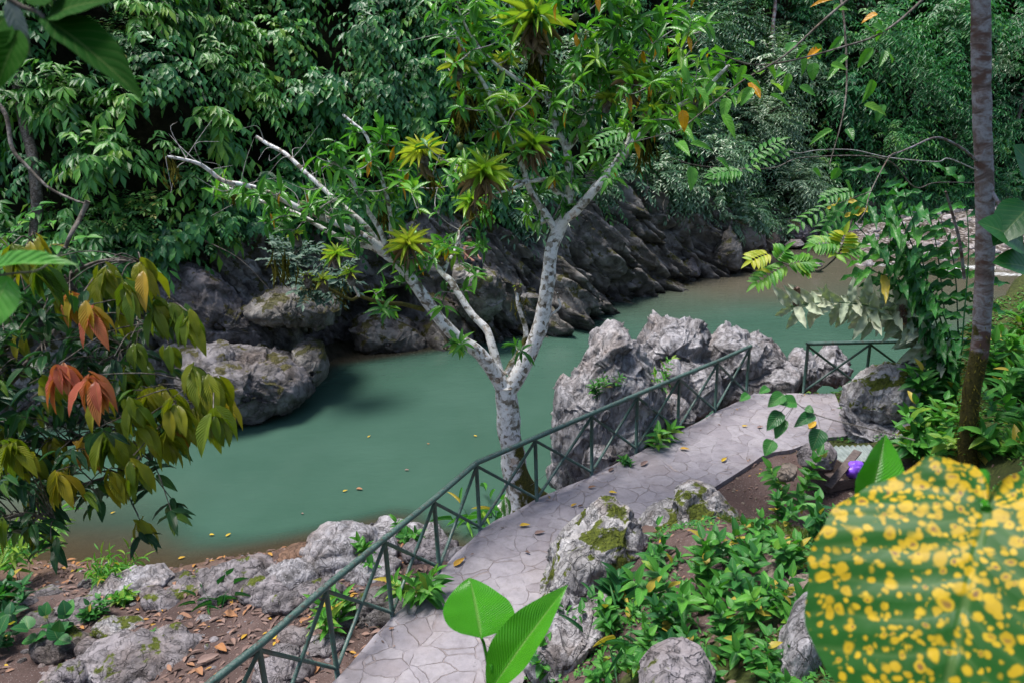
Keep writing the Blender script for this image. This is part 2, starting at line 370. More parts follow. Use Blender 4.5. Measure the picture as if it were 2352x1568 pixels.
# ------------------------------------------------------------------ light and sky
w = bpy.data.worlds.new("World"); SC.world = w; w.use_nodes = True; nt = w.node_tree; nt.nodes.clear(); wt = NT(nt)
SUN_EL, SUN_AZ = R(74), R(-75)      # azimuth measured from +Y towards +X
sky = wt.n('ShaderNodeTexSky', sky_type='NISHITA', sun_disc=False, sun_elevation=SUN_EL, sun_rotation=SUN_AZ, air_density=1., dust_density=2.5, ozone_density=1.)
bg = wt.n('ShaderNodeBackground', {'Color': sky.outputs[0], 'Strength': .085}); wt.n('ShaderNodeOutputWorld', {'Surface': bg.outputs[0]})
sl = bpy.data.lights.new("sun", 'SUN'); sun = bpy.data.objects.new("sun", sl); COL.objects.link(sun)
sl.energy = 2.4; sl.angle = R(22); sl.color = (1., .96, .90)
sd = Vector((math.sin(SUN_AZ) * math.cos(SUN_EL), math.cos(SUN_AZ) * math.cos(SUN_EL), math.sin(SUN_EL)))
sun.rotation_euler = sd.to_track_quat('Z', 'Y').to_euler(); sun.location = (0, 0, 40)
SC.view_settings.view_transform = 'Standard'; SC.view_settings.look = 'None'; SC.view_settings.exposure = 1.32; SC.view_settings.gamma = 1.
try: SC.cycles.use_adaptive_sampling = True; SC.cycles.adaptive_threshold = .02; SC.cycles.use_denoising = True
except Exception: pass
SC.cycles.max_bounces = 8; SC.cycles.diffuse_bounces = 3; SC.cycles.glossy_bounces = 3; SC.cycles.transparent_max_bounces = 8; SC.cycles.sample_clamp_indirect = 6
# ------------------------------------------------------------------ path outline, shore, ground
ZP = 1.8
_px = lambda L, z=ZP: np.array([onz(a, b, z)[:2] for a, b in L])
PL = np.vstack([[(-9., 2.6), (-6., 3.7), (-4.1, 4.7), (-2.85, 5.8)], _px([(760, 1568), (804, 1524), (906, 1412), (1009, 1313), (1105, 1217), (1190, 1169), (1265, 1131), (1364, 1090), (1464, 1039), (1562, 988), (1644, 946), (1733, 903)])])
PR = np.vstack([[(-8.6, .4), (-5., 1.5), (-2.6, 2.9), (-.75, 5.0)], _px([(1200, 1568), (1290, 1330), (1450, 1230), (1620, 1131), (1722, 1066), (1760, 1043), (1821, 1030), (1893, 1005), (1951, 995), (1934, 944), (1917, 903)])])
PATH = np.vstack([PL, PR[::-1]])
CREST = np.vstack([PL, [(6.2, 14.5), (7.6, 14.5), (9.4, 14.9), (13, 17.), (19, 20.5), (27, 23)]])
SHORE = np.array([(-30, 9.5), (-14, 11.2), (-9, 12.0), (-6.3, 11.5), (-4.1, 12.2), (-2.5, 12.8), (-1.3, 11.9), (-.5, 11.3), (.3, 11.25), (.55, 11.2), (.75, 12.2), (2, 14.), (3.4, 15.9), (5, 16.6), (7, 16.9), (9, 17.), (12, 18.), (15, 20.5), (18., 24.), (24, 26.5), (40, 28)])
def ground_z(xy, detail=True):
    xy = np.asarray(xy, float)
    dpo, _, _ = poly_dist(xy, np.vstack([PATH, PATH[:1]])); ins = in_poly(xy, PATH); dp = np.where(ins, 0, dpo)
    dc, sc_, _ = poly_dist(xy, CREST); ds, ss, _ = poly_dist(xy, SHORE)
    land = ss < 0
    ds = np.where(land, ds, -ds)
    t = np.clip(ds, 0, None) / (np.clip(ds, 0, None) + dc + 1e-6)
    zr = np.where(ds > 0, .02 + 1.48 * t ** .85, -.30 * (-ds) ** .9); zr = np.maximum(zr, -1.8)
    x, y = xy[:, 0], xy[:, 1]
    k = .86 - .44 * smooth(1.4, 4.2, x)
    f = k * np.maximum(dp - .1, 0); f = np.where(f > 3.4, 3.4 + (f - 3.4) * .75, f)
    flat = 1 - smooth(1.3, 2.8, np.hypot(x - 4.7, y - 10.1)); f = f * (1 - .93 * flat)
    zh = 1.74 + f
    z = np.where((sc_ > 0) & ~ins, zr, zh)
    z = np.where(ins, 1.70, z)
    if detail:
        p = np.stack([x, y, x * 0], 1)
        z = z + np.where(ins, 0, (.10 * fbm(p * .9, 4, 3) + .05 * fbm(p * 4., 3, 8)) * np.clip(dp * 2.5, 0, 1))
    return z
def gz(x, y): return float(ground_z(np.array([[x, y]]))[0])
nx, ny = 300, 270
gx, gy = np.meshgrid(np.linspace(-17, 27, nx), np.linspace(-5, 29, ny), indexing='ij')
xy = np.stack([gx.ravel(), gy.ravel()], 1); z = ground_z(xy)
dc, sc_, _ = poly_dist(xy, CREST); flat = 1 - smooth(1.2, 2.4, np.hypot(xy[:, 0] - 4.7, xy[:, 1] - 10.1))
green = np.where(sc_ > 0, .0, .75) * (1 - flat); green = np.where((sc_ < 0) & (xy[:, 0] < 2.8) & (xy[:, 1] > 5.5), .25, green)
o = add('ground', mesh('ground', np.column_stack([xy, z]), [grid_faces(nx, ny)], M['soil'], attrs={'green': green, 'wet': 1 - smooth(.02, .3, z)})); tag(o, kind='structure')
# footpath slab: lofted between its two edges, with a real side face
def resamp(P, n):
    P = spline(P, 6); L = np.concatenate([[0], np.cumsum(np.linalg.norm(np.diff(P, axis=0), axis=1))]); t = np.linspace(0, L[-1], n)
    return np.stack([np.interp(t, L, P[:, i]) for i in (0, 1)], 1)
n, m_ = 160, 26
a, b = resamp(PL, n), resamp(PR, n); t = np.linspace(0, 1, m_)[None, :, None]
S = (a[:, None] * (1 - t) + b[:, None] * t)
edge = fbm(np.column_stack([a * 3., np.zeros(n)]), 3, 5) * .035
S[:, 0, :] += (a - b) / np.linalg.norm(a - b, axis=1, keepdims=True) * edge[:, None]
S = S.reshape(-1, 2); zz = ZP + .012 * fbm(np.column_stack([S * 2.2, np.zeros(len(S))]), 3, 31)
top = np.column_stack([S, zz]); i0 = np.arange(n) * m_; i1 = i0 + m_ - 1
loop = np.concatenate([i0, np.arange((n - 1) * m_, n * m_)[1:], i1[::-1][1:], np.arange(m_)[::-1][1:-1]])
low = top[loop] - [0, 0, .42]; k = len(loop); j = np.arange(k); jn = (j + 1) % k; b0 = len(top)
o = add('footpath', mesh('footpath', np.vstack([top, top[loop], low]), [grid_faces(n, m_), np.stack([b0 + j, b0 + jn, b0 + k + jn, b0 + k + j], 1)], M['paving'])); tag(o, kind='structure')

# ------------------------------------------------------------------ far bank: cliff foot line, cliff and hillside
BANK0 = np.array([(-46, 8), (-30, 14), (-17, 17.5), (-10, 18.6), (-7.4, 19.4), (-6.1, 21.2), (-5.8, 22.3), (-2.9, 23.4), (-.4, 24.5), (2, 26.1), (4, 28.5), (6.7, 30.7), (10.8, 33.8), (12.3, 36.7), (15.4, 39.5), (20, 43), (27, 46), (36, 48), (50, 46), (62, 40)])
Bk = spline(BANK0, 40); L = np.concatenate([[0], np.cumsum(np.linalg.norm(np.diff(Bk, axis=0), axis=1))]); SL = L[-1]
def bank(s):
    p = np.stack([np.interp(s, L, Bk[:, i]) for i in (0, 1)], 1)
    q = np.stack([np.interp(np.clip(s + 2.5, 0, SL), L, Bk[:, i]) - np.interp(np.clip(s - 2.5, 0, SL), L, Bk[:, i]) for i in (0, 1)], 1); q = nrm(q)
    return p, np.stack([-q[:, 1], q[:, 0]], 1)
def s_at(x, y): return float(L[np.argmin((Bk[:, 0] - x) ** 2 + (Bk[:, 1] - y) ** 2)])
ZCX = [(-46, 3.5), (-12, 3.8), (-8.5, 4.0), (-7, 4.5), (-4, 3.9), (-2, 4.5), (2, 4.4), (6, 4.0), (9, 3.0), (10.8, 1.8), (12.5, 1.0), (20, .8), (62, .8)]
def zc_at(s):
    p, _ = bank(s); return np.interp(p[:, 0], [a for a, _ in ZCX], [b for _, b in ZCX]) + .35 * vnoise(np.stack([s * .5, s * 0, s * 0], 1), 4)
S_CAVE0, S_CAVE1 = s_at(-6.0, 21.6), s_at(-2.7, 23.5); S_LEFT = s_at(-6.2, 21.); S_RIDGE = s_at(-.5, 24.5)
def cliff_off(s, z):
    zc = zc_at(s)
    o = .30 * z + .12 * np.maximum(z, 0) ** 1.3
    dg = np.stack([(s + .75 * z) * .62, (s - z) * .10, s * 0], 1); warp = .35 * fbm(np.stack([s * .4, z * .4, s * 0], 1), 3, 2)[:, None]
    rr = smooth(S_RIDGE - 3, S_RIDGE + 2, s)
    r1 = ridged(dg + warp, 3, 11, .55); w1, w2, wi = worley(np.stack([(s + .6 * z) * .8, (s - z) * .22, s * 0], 1) + warp, 21)
    o = o - rr * (1.0 * r1 + .8 * (wi - .5) - .5 * (1 - smooth(0, .12, w2 - w1)))
    w1, w2, wi = worley(np.stack([(s - .5 * z) * .42, (z + .35 * s) * .55, s * 0], 1) + warp, 5)
    o = o - (1 - rr) * (1.0 * (wi - .5) + .5 * fbm(np.stack([s * .5, z * .6, s * 0], 1), 4, 6) + .25 * np.clip(w2 - w1, 0, .5))
    o = o - .24 * ridged(np.stack([(s + .7 * z) * 2.1, (s - z) * .5, s * 0], 1), 3, 15)
    q3 = np.stack([(s + .75 * z) * .9, (s - z) * .28, s * 0], 1) + warp; saw = ((q3[:, 0] * 1.35 + .3 * vnoise(q3 * 1.5, 8)) % 1)
    o = o - rr * .42 * saw ** 1.5 - .34 * facets(q3 * 1.25, 33) - .10 * facets(np.stack([(s + .75 * z) * 2.4, (s - z) * .9, s * 0], 1), 37)
    cave = smooth(S_CAVE0 - .5, S_CAVE0 + .3, s) * (1 - smooth(S_CAVE1 - .7, S_CAVE1 + .2, s)) * (1 - smooth(1.3, 1.9, z + .35 * vnoise(np.stack([s * 1.1, z, s * 0], 1), 3)))
    o = o + 2.3 * cave
    lft = (1 - smooth(S_LEFT - 1.5, S_LEFT + .6, s)); o = o + lft * .5
    return o
def hill_off(s, z):
    zc = zc_at(s); oc = .30 * zc + .12 * zc ** 1.3
    h = np.maximum(z - zc, 0); p = np.stack([s * .16, z * .16, s * 0], 1)
    return oc + .2 + h * .42 + np.minimum(h, 3) / 3 * 1.5 * fbm(p, 3, 41)
def hillpt(s, z, off=0.):
    p, nn = bank(s); o = hill_off(s, z) - off; return np.column_stack([p + nn * o[:, None], z])
ns, nz = 1250, 110
ss = np.linspace(s_at(-24, 16), s_at(22, 43.6), ns); tt = np.linspace(0, 1, nz)
SG, TG = np.meshgrid(ss, tt, indexing='ij'); SG, TG = SG.ravel(), TG.ravel(); ZG = -1.1 + (zc_at(SG) + 1.9) * TG
p, nn = bank(SG); V = np.column_stack([p + nn * cliff_off(SG, ZG)[:, None], ZG])
tp = TG > .93; V[tp, :2] += nn[tp] * ((TG[tp] - .93) / .07 * 1.6)[:, None]
o = add('cliff', mesh('cliff', V, [grid_faces(ns, nz)], M['cliff'])); tag(o, kind='structure')
ns, nz = 240, 60
SG, TG = np.meshgrid(np.linspace(0, SL, ns), np.linspace(0, 1, nz), indexing='ij'); SG, TG = SG.ravel(), TG.ravel()
ZG = zc_at(SG) - .4 + 27 * TG; V = hillpt(SG, ZG, -.25)
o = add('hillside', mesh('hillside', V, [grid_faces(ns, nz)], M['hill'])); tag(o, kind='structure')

# ------------------------------------------------------------------ river, bed, gravel bank
GB = np.array([(14.6, 40.5), (15.6, 37.6), (16.5, 35), (17.6, 33.2), (19.8, 34.2), (24, 33.4), (32, 32.5), (48, 34), (60, 40), (50, 47), (36, 48.5), (27, 47), (20, 44)])
def gravel_z(xy):
    d, _, _ = poly_dist(xy, np.vstack([GB, GB[:1]])); i = in_poly(xy, GB)
    z = np.where(i, np.minimum(.16 * d, .75), -.35 * d); p = np.column_stack([xy, np.zeros(len(xy))])
    return z + .14 * fbm(p * .7, 4, 51)
nx, ny = 190, 90
gx, gy = np.meshgrid(np.linspace(12, 60, nx), np.linspace(27, 49, ny), indexing='ij'); xy = np.stack([gx.ravel(), gy.ravel()], 1)
def gravel_mat():
    m, t = mat('river_gravel'); c = t.coord(); v = t.n('ShaderNodeTexVoronoi', {'Vector': c, 'Scale': 5.5}); e = t.vor(c, 5.5)
    col = t.ramp(t.sep(v.outputs['Color'])[0], [(.1, (.10, .085, .075)), (.5, (.22, .19, .175)), (.9, (.36, .33, .32))])
    col = t.mix(t.mr(e, .35, .6), col, (.05, .038, .03)); wet = t.mr(t.sep(c)[2], .02, .14, 1., 0.)
    col = t.mix(wet, col, (.08, .055, .04)); t.out(t.bsdf(col, .7, t.bump(t.math('SUBTRACT', 1., e), 1., .12), .35)); return m
M['gravel'] = gravel_mat()
o = add('gravel_bank', mesh('gravel_bank', np.column_stack([xy, np.maximum(gravel_z(xy), -1.3)]), [grid_faces(nx, ny)], M['gravel'])); tag(o, kind='structure')
nx, ny = 250, 150
gx, gy = np.meshgrid(np.linspace(-40, 60, nx), np.linspace(7.5, 48, ny), indexing='ij'); xy = np.stack([gx.ravel(), gy.ravel()], 1)
dB, sB, _ = poly_dist(xy, Bk[::8]); zb = np.minimum(ground_z(xy, False), 3); dS, sS, _ = poly_dist(xy, SHORE)
dep_n = np.where(sS > 0, dS, 0) * (.22 + .5 * smooth(-7.5, -4.5, xy[:, 0])); dep_f = np.where(sB < 0, dB, 0) * .55 + .12
dg = -gravel_z(xy); depth = np.minimum(np.minimum(dep_n, dep_f), np.where(xy[:, 0] > 11, dg, 9))
up = smooth(24, 33, xy[:, 1] + .25 * xy[:, 0] - 1.5 + 2 * vnoise(np.column_stack([xy * .2, xy[:, :1] * 0]), 3))
mud = np.maximum(1 - smooth(.04, .42, np.minimum(dep_n, depth)), .88 * up); mud = np.maximum(mud, .8 * smooth(-6, -12, xy[:, 0]) * (1 - smooth(13, 16, xy[:, 1])))
fl = np.minimum(poly_dist(xy, np.array([(17., 33.2), (18.6, 32.6), (22, 31.6), (27, 30.6), (34, 30)]))[0], poly_dist(xy, np.array([(19., 31.5), (22, 30.2), (26, 29.4)]))[0] * 1.3)
foam = .62 * (1 - smooth(.2, 1.1, fl))
for fx, fy, fr in ((14.2, 31.9, .8), (12.6, 24, .5)): foam = np.maximum(foam, .42 * (1 - smooth(fr * .3, fr, np.hypot(xy[:, 0] - fx, xy[:, 1] - fy))))
o = add('river_water', mesh('river_water', np.column_stack([xy, np.zeros(len(xy))]), [grid_faces(nx, ny)], M['water'], attrs={'depth': np.maximum(depth, 0), 'mud': np.clip(mud, 0, 1), 'foam': foam})); tag(o, kind='structure')
m, t = mat('river_bed'); c = t.coord(); t.out(t.bsdf(t.ramp(t.noise(c, .8, 5.), [(.35, (.07, .05, .035)), (.65, (.13, .095, .065))]), .8)); M['bed'] = m
o = add('river_bed', mesh('river_bed', [(-44, 6, -1.4), (62, 6, -1.4), (62, 50, -1.4), (-44, 50, -1.4)], [[(0, 1, 2, 3)]], M['bed'])); tag(o, kind='structure')

# ------------------------------------------------------------------ railings
def tubes(P, r, ns=12): return tube(P, r, ns)
def railing(name, label, feet, tops, extra_first=None):
    feet = np.array(feet, float); tops = np.array(tops, float); n = len(feet)
    root = empty(name, feet[0], label, 'railing'); org = feet[0]
    b = MB(); P = np.vstack(tops); d0 = nrm(P[0] - P[1]); d1 = nrm(P[-1] - P[-2]); P = np.vstack([P[:1] + d0 * .04, P[1:-1] if n > 2 else P[:0], P[-1:] + d1 * .04])
    if extra_first is not None: P = np.vstack([extra_first, P[1:]])
    P2 = np.concatenate([np.linspace(P[k], P[k + 1], 8, endpoint=False) for k in range(len(P) - 1)] + [P[-1:]])
    P2[:, 2] += .006 * vnoise(P2 * .8, 4); b.add(*(lambda q: (q[0], q[1], None, q[2]))(tubes(P2, .040, 14)))
    b.V = [v - org for v in b.V]; add('top_rail', b.mesh('top_rail', M['steel']), root)
    for f, t_ in zip(feet, tops):
        q = MB(); V, F, uv = tubes(np.array([f - [0, 0, .12], f + (t_ - f) * .5, t_ - [0, 0, .012]]), .030, 12); q.add(V - org, F); add('post', q.mesh('post', M['steel']), root)
    for k in range(n - 1):
        side = nrm(np.cross(feet[k + 1] - feet[k], UP)) * .004
        for a_, b_, off in ((feet[k] + [0, 0, .05], tops[k + 1] - [0, 0, .05], side), (tops[k] - [0, 0, .05], feet[k + 1] + [0, 0, .05], -side)):
            dd = nrm(b_ - a_) * .018
            q = MB(); V, F, uv = tubes(np.array([a_ + dd + off, (a_ + b_) / 2 + off, b_ - dd + off]), .0235, 10); q.add(V - org, F); add('brace', q.mesh('brace', M['steel']), root)
    return root
RF = [onz(*q, ZP) for q in [(774, 1542), (901, 1413), (1009, 1308), (1102, 1215), (1233, 1150), (1359, 1089), (1461, 1034), (1556, 990), (1642, 946), (1714, 906)]]
RFu = [(-3.2, 5.0, ZP), (-2.59, 5.97, ZP)] ; RF = [np.array(q) for q in RFu] + RF
RH = [1.15, 1.15, 1.15, 1.125, 1.11, 1.12, 1.12, 1.13, 1.10, 1.12, 1.09, 1.07]
lean = {0: 0, 1: 0}
RT = [f + [0, 0, h] for f, h in zip(RF, RH)]
railing('path_railing', 'long green metal railing with crossed braces along the river edge of the stone path', RF, RT)
FF = [np.array(q) for q in (onz(1845, 903, ZP), onz(1845, 903, ZP) + [1.28, -.02, 0], onz(1845, 903, ZP) + [2.62, -.06, 0], onz(1845, 903, ZP) + [3.9, -.10, 0])]
railing('path_railing', 'short green metal railing behind the mossy boulder at the far end of the path', FF, [f + [0, 0, 1.1] for f in FF])
# ------------------------------------------------------------------ rocks
c1 = lambda *P: [(x / 2.9257, y / 2.9257 + 1032.4) for x, y in P]
c2 = lambda *P: [(x / 2.9257 + 803.9, y / 2.9257 + 1032.4) for x, y in P]
c3 = lambda *P: [(x / 2.9257 + 1548., y / 2.9257 + 1032.4) for x, y in P]
c4 = lambda *P: [(x / 2.9257, y / 2.9257 + 516.8) for x, y in P]
c5 = lambda *P: [(x / 2.9257 + 803.9, y / 2.9257 + 516.8) for x, y in P]
c6 = lambda *P: [(x / 2.9257 + 1548., y / 2.9257 + 516.8) for x, y in P]
d2 = lambda *P: [(x / 2.9257 + 803.9, y / 2.9257) for x, y in P]
d1 = lambda *P: [(x / 2.9257, y / 2.9257) for x, y in P]
d3 = lambda *P: [(x / 2.9257 + 1548., y / 2.9257) for x, y in P]
def hit(x, y, fn=None):
    """where the sight line through (x, y) meets the ground"""
    d = ray(x, y); t = np.arange(1.2, 60, .03); P = np.array([0, 0, CAM_H]) + d * t[:, None]
    g = (fn or (lambda q: np.maximum(ground_z(q, False), -.02)))(P[:, :2]); k = np.argmax(P[:, 2] <= g); return P[k], t[k]
def vnormals(V, F):
    n = np.zeros_like(V)
    for f in F:
        a = np.cross(V[f[:, 1]] - V[f[:, 0]], V[f[:, -1]] - V[f[:, 0]])
        for k in range(f.shape[1]): np.add.at(n, f[:, k], a)
    return nrm(n)
def ico(sub):
    import bmesh
    bm = bmesh.new(); bmesh.ops.create_icosphere(bm, subdivisions=sub, radius=1.)
    V = np.array([v.co[:] for v in bm.verts]); F = np.array([[v.index for v in f.verts] for f in bm.faces]); bm.free(); return V, F
ICO = {k: ico(k) for k in (3, 4, 5)}
def facet_rock(size, seed, sub=4, planes=13, soft=.10, rough=.10, freq=1.6, rot=0., tilt=0.):
    D, F = ICO[sub]; g = np.random.default_rng(seed); nn = nrm(g.normal(size=(planes, 3))); h = g.uniform(.62, 1., planes)
    dn = D @ nn.T; r = np.where(dn > .05, h / np.maximum(dn, .05), 9.); r = np.minimum(r, 1.15)
    r = -soft * np.log(np.sum(np.exp(-r / soft), axis=1)); r = np.clip(r, .3, 1.2)
    q = D * r[:, None] * 1. + seed * 3.7
    r = r + rough * fbm(q * freq, 5, seed) + rough * .7 * ridged(q * freq * 1.7, 4, seed + 3)
    V = D * r[:, None] * np.asarray(size)
    c, s = math.cos(tilt), math.sin(tilt); V = V @ np.array([[c, 0, s], [0, 1, 0], [-s, 0, c]]).T
    c, s = math.cos(rot), math.sin(rot); V = V @ np.array([[c, -s, 0], [s, c, 0], [0, 0, 1]]).T
    return V, [F]
def carve(V, F, amp, seed, flute=(3., 3., .8), rot=None, strata=0.):
    """weathering: flutes, knobs and cracks pushed along the normal"""
    N = vnormals(V, F); fl = np.asarray(flute); q = V if rot is None else V @ rot
    wq = q + .22 * np.stack([fbm(V * 1.4 + 5 * k, 3, seed + k) for k in range(3)], 1)
    d = .55 * ridged(wq * fl, 3, seed, .45) + .7 * fbm(V * 1.1, 3, seed + 5)
    w1, w2, wi = worley(wq * fl * .6, seed + 8); v1, v2, vi = worley(wq * 1.5, seed + 12)
    d = d + .5 * (wi - .5) * smooth(0, .18, w2 - w1) + .9 * (vi - .5) * smooth(0, .12, v2 - v1) - .35 * (1 - smooth(0, .07, w2 - w1)) - .35 * (1 - smooth(0, .05, v2 - v1)) + .10 * ridged(V * 6., 3, seed + 6) + .035 * fbm(V * 22., 2, seed + 7)
    d = d * .75 + .62 * facets(wq * np.array([1.25, 1.25, .7]), seed + 20) + .24 * facets(wq * np.array([2.9, 2.9, 1.5]), seed + 21)
    if strata: d = d + strata * (np.abs(((V[:, 2] * 7 + .5 * fbm(V * 1.5, 3, seed)) % 1) - .5) * 2 - .5)
    return V + N * (amp * d * .8)[:, None]
def outline_rock(name, label, pts, t, thick, m, amp=.07, seed=1, flute=(3., 3., .8), na=200, nr=100, cat='rock', back=1., rot=None, strata=0., group=None, pw=.72, cen=None):
    """a rock with the photographed outline standing at its own distance, real size and full thickness"""
    P = np.array(pts, float); c = P.mean(0) if cen is None else np.array(cen, float); hd = ray(*c); O = np.array([0, 0, CAM_H]) + hd * t
    nh = nrm(np.array([hd[0], hd[1], 0.]))
    def onpl(q): d = ray(*q); return np.array([0, 0, CAM_H]) + d * (((O - [0, 0, CAM_H]) @ nh) / (d @ nh))
    W = np.array([onpl(q) for q in P]) - O; right = np.cross(nh, UP)
    a2 = np.arctan2(W[:, 2], W @ right); r2 = np.linalg.norm(W, axis=1); ordr = np.argsort(a2); a2, r2 = a2[ordr], r2[ordr]
    a2 = np.concatenate([a2[-1:] - 2 * math.pi, a2, a2[:1] + 2 * math.pi]); r2 = np.concatenate([r2[-1:], r2, r2[:1]])
    th = np.linspace(-math.pi, math.pi, na, endpoint=False)
    x2, z2 = r2 * np.cos(a2), r2 * np.sin(a2)      # straight chords between outline points
    rb = np.zeros(na)
    for i, a in enumerate(th):
        k = np.searchsorted(a2, a) - 1; k = min(max(k, 0), len(a2) - 2)
        ax, az, bx, bz = x2[k], z2[k], x2[k + 1], z2[k + 1]; ca, sa = math.cos(a), math.sin(a)
        den = ca * (bz - az) - sa * (bx - ax); rb[i] = (ax * (bz - az) - az * (bx - ax)) / den if abs(den) > 1e-9 else r2[k]
    rb = (np.roll(rb, 1) + 2 * rb + np.roll(rb, -1)) / 4
    ph = np.linspace(.02, math.pi - .02, nr); s_ = np.sin(ph) ** pw; cc = np.cos(ph)
    rr = rb[None, :] * s_[:, None]
    V = (right[None, None] * (rr * np.cos(th))[..., None] + UP[None, None] * (rr * np.sin(th))[..., None] - nh[None, None] * (thick * np.where(cc > 0, cc, cc * back))[:, None, None] * np.ones((1, na, 1)))
    V = V.reshape(-1, 3) + O; F = [grid_faces(nr, na, True)[:, ::-1]]
    V = np.vstack([V, O - nh * thick, O + nh * thick * back]); j = np.arange(na); jn = (j + 1) % na; b = nr * na
    F.append(np.stack([np.full(na, b), j, jn], 1)); F.append(np.stack([np.full(na, b + 1), (nr - 1) * na + jn, (nr - 1) * na + j], 1)); F = [F[0], np.vstack(F[1:])]
    n_ = vnormals(V, F)
    if (n_[:10] @ -nh).mean() < 0: F = [f[:, ::-1] for f in F]
    V = carve(V, F, amp, seed, flute, rot, strata)
    org = O - UP * (O[2] - V[:, 2].min()); o = add(name, mesh(name, V - org, F, m), None, org); return tag(o, label, cat, group)
tilt = np.array(Matrix.Rotation(R(22), 3, 'Y'))
GRP = 'limestone pinnacles between the railing and the river'
outline_rock('limestone_rock', 'tall pale limestone pinnacle behind the middle of the railing, highest on its left', c5((1345, 1700), (1338, 1480), (1345, 1290), (1400, 1130), (1440, 1085), (1500, 1062), (1560, 960), (1610, 870), (1660, 780), (1700, 748), (1760, 690), (1805, 672), (1865, 705), (1935, 785), (1985, 850), (2060, 930), (2120, 1010), (2130, 1150), (2090, 1300), (1980, 1480), (1800, 1700), (1600, 1790), (1420, 1780)), 14.3, .95, M['limestone'], .19, 11, (2.4, 2.4, .7), rot=tilt, group=GRP, na=260, nr=130)
outline_rock('limestone_rock', 'rugged pale limestone rock with a round crest, right of the tall pinnacle', c5((1935, 800), (1990, 735), (2050, 670), (2110, 618), (2160, 618), (2205, 628), (2270, 645), (2340, 668), (2395, 700), (2405, 745), (2380, 800), (2390, 900), (2340, 1000), (2280, 1100), (2180, 1250), (2050, 1280), (1990, 1100), (1960, 950)), 16.2, .9, M['limestone'], .20, 12, (2.6, 2.6, .8), rot=tilt, group=GRP, na=240, nr=120)
outline_rock('limestone_rock', 'broad sloping pale limestone rock behind the last bay of the long railing', c6((180, 830), (230, 780), (300, 715), (350, 690), (420, 705), (490, 730), (505, 770), (560, 750), (620, 775), (680, 815), (760, 890), (780, 960), (700, 1060), (560, 1150), (330, 1170), (180, 1100), (140, 1000), (150, 900)), 17., .9, M['limestone'], .17, 13, (2.2, 2.2, .9), rot=tilt, group=GRP, na=240, nr=120)
outline_rock('limestone_rock', 'low flat-topped grey limestone block behind the gap between the two railings', c6((160, 1080), (260, 985), (420, 945), (600, 935), (780, 955), (860, 1000), (855, 1060), (800, 1135), (700, 1180), (450, 1220), (250, 1230)), 16.7, .7, M['limestone'], .12, 14, (1.5, 1.5, 2.5), group=GRP)
outline_rock('limestone_rock', 'narrow grey limestone rock rising just behind the end post of the short railing', c6((770, 900), (800, 850), (850, 838), (900, 850), (950, 900), (1000, 980), (1010, 1060), (940, 1130), (840, 1140), (790, 1040)), 17., .6, M['limestone'], .13, 15, (2.5, 2.5, 1.), rot=tilt, group=GRP)
outline_rock('limestone_rock', 'pointed grey limestone rock seen through the first bay of the short railing', c6((910, 920), (960, 860), (1020, 826), (1090, 832), (1105, 880), (1160, 930), (1205, 970), (1190, 1020), (1100, 1050), (1000, 1040), (930, 990)), 17.4, .7, M['limestone'], .14, 16, (2., 2., 1.4), group=GRP)
outline_rock('limestone_rock', 'small grey rock lying at the water seen under the right end of the short railing', c6((1620, 930), (1700, 880), (1790, 855), (1880, 870), (1900, 940), (1850, 1010), (1730, 1030), (1640, 1000)), 17.3, .5, M['limestone'], .06, 17, (2., 2., 2.), group=GRP)
outline_rock('limestone_rock', 'small pinkish grey stone tucked under the crest of the tall pinnacle beside the railing', c5((2090, 930), (2130, 895), (2200, 890), (2230, 930), (2290, 960), (2290, 1030), (2200, 1080), (2110, 1040)), 15.3, .5, M['limestone'], .05, 18, group=GRP)
outline_rock('limestone_rock', 'low grey rock slab beside the path edge behind the middle of the long railing', c5((2060, 1180), (2150, 1130), (2260, 1180), (2330, 1290), (2250, 1380), (2120, 1440), (2040, 1400), (2010, 1300)), 15., .5, M['limestone'], .09, 19, (2., 2., 2.), group=GRP)
outline_rock('limestone_rock', 'rough grey rock foot between the tall pinnacle and the path edge', c5((1560, 1470), (1700, 1380), (1850, 1380), (1960, 1330), (2010, 1430), (1920, 1560), (1760, 1640), (1600, 1700), (1540, 1600)), 13.9, .45, M['limestone'], .1, 20, group=GRP)
outline_rock('limestone_rock', 'dark-seamed grey limestone joining the tall pinnacle to the round-crested rock', c5((2000, 1020), (2090, 930), (2230, 900), (2370, 940), (2480, 1020), (2500, 1130), (2400, 1260), (2230, 1330), (2060, 1330), (1980, 1200)), 15.7, .7, M['limestone'], .13, 21, (2.2, 2.2, .9), group=GRP, rot=tilt)
outline_rock('mossy_boulder', 'big limestone boulder with yellow-green moss on top beside the far end of the path', c6((1120, 1170), (1140, 1080), (1210, 1020), (1300, 970), (1420, 930), (1540, 945), (1640, 985), (1705, 1040), (1690, 1110), (1630, 1205), (1540, 1275), (1380, 1300), (1250, 1275), (1170, 1230)), 13.9, .85, M['limestone_moss'], .14, 23, (1.6, 1.6, 2.), cat='boulder')
outline_rock('layered_rock', 'dark layered rock ledge under the big mossy boulder', c6((1090, 1130), (1180, 1230), (1300, 1280), (1500, 1290), (1640, 1250), (1680, 1350), (1660, 1460), (1560, 1540), (1380, 1540), (1230, 1480), (1170, 1380), (1120, 1260)), 13.8, .8, M['limestone'], .08, 24, (.8, .8, 5.), strata=1.3)
outline_rock('mossy_rock', 'pale limestone rock with thick yellow moss patches at the inner edge of the path', c2((1215, 1000), (1245, 930), (1300, 850), (1340, 745), (1440, 610), (1550, 545), (1660, 460), (1770, 405), (1890, 425), (1990, 530), (2030, 620), (1960, 700), (1860, 790), (1780, 880), (1690, 960), (1560, 1030), (1420, 1060), (1290, 1060)), 9.6, .6, M['limestone_moss'], .13, 25, (2.6, 2.6, 1.6))
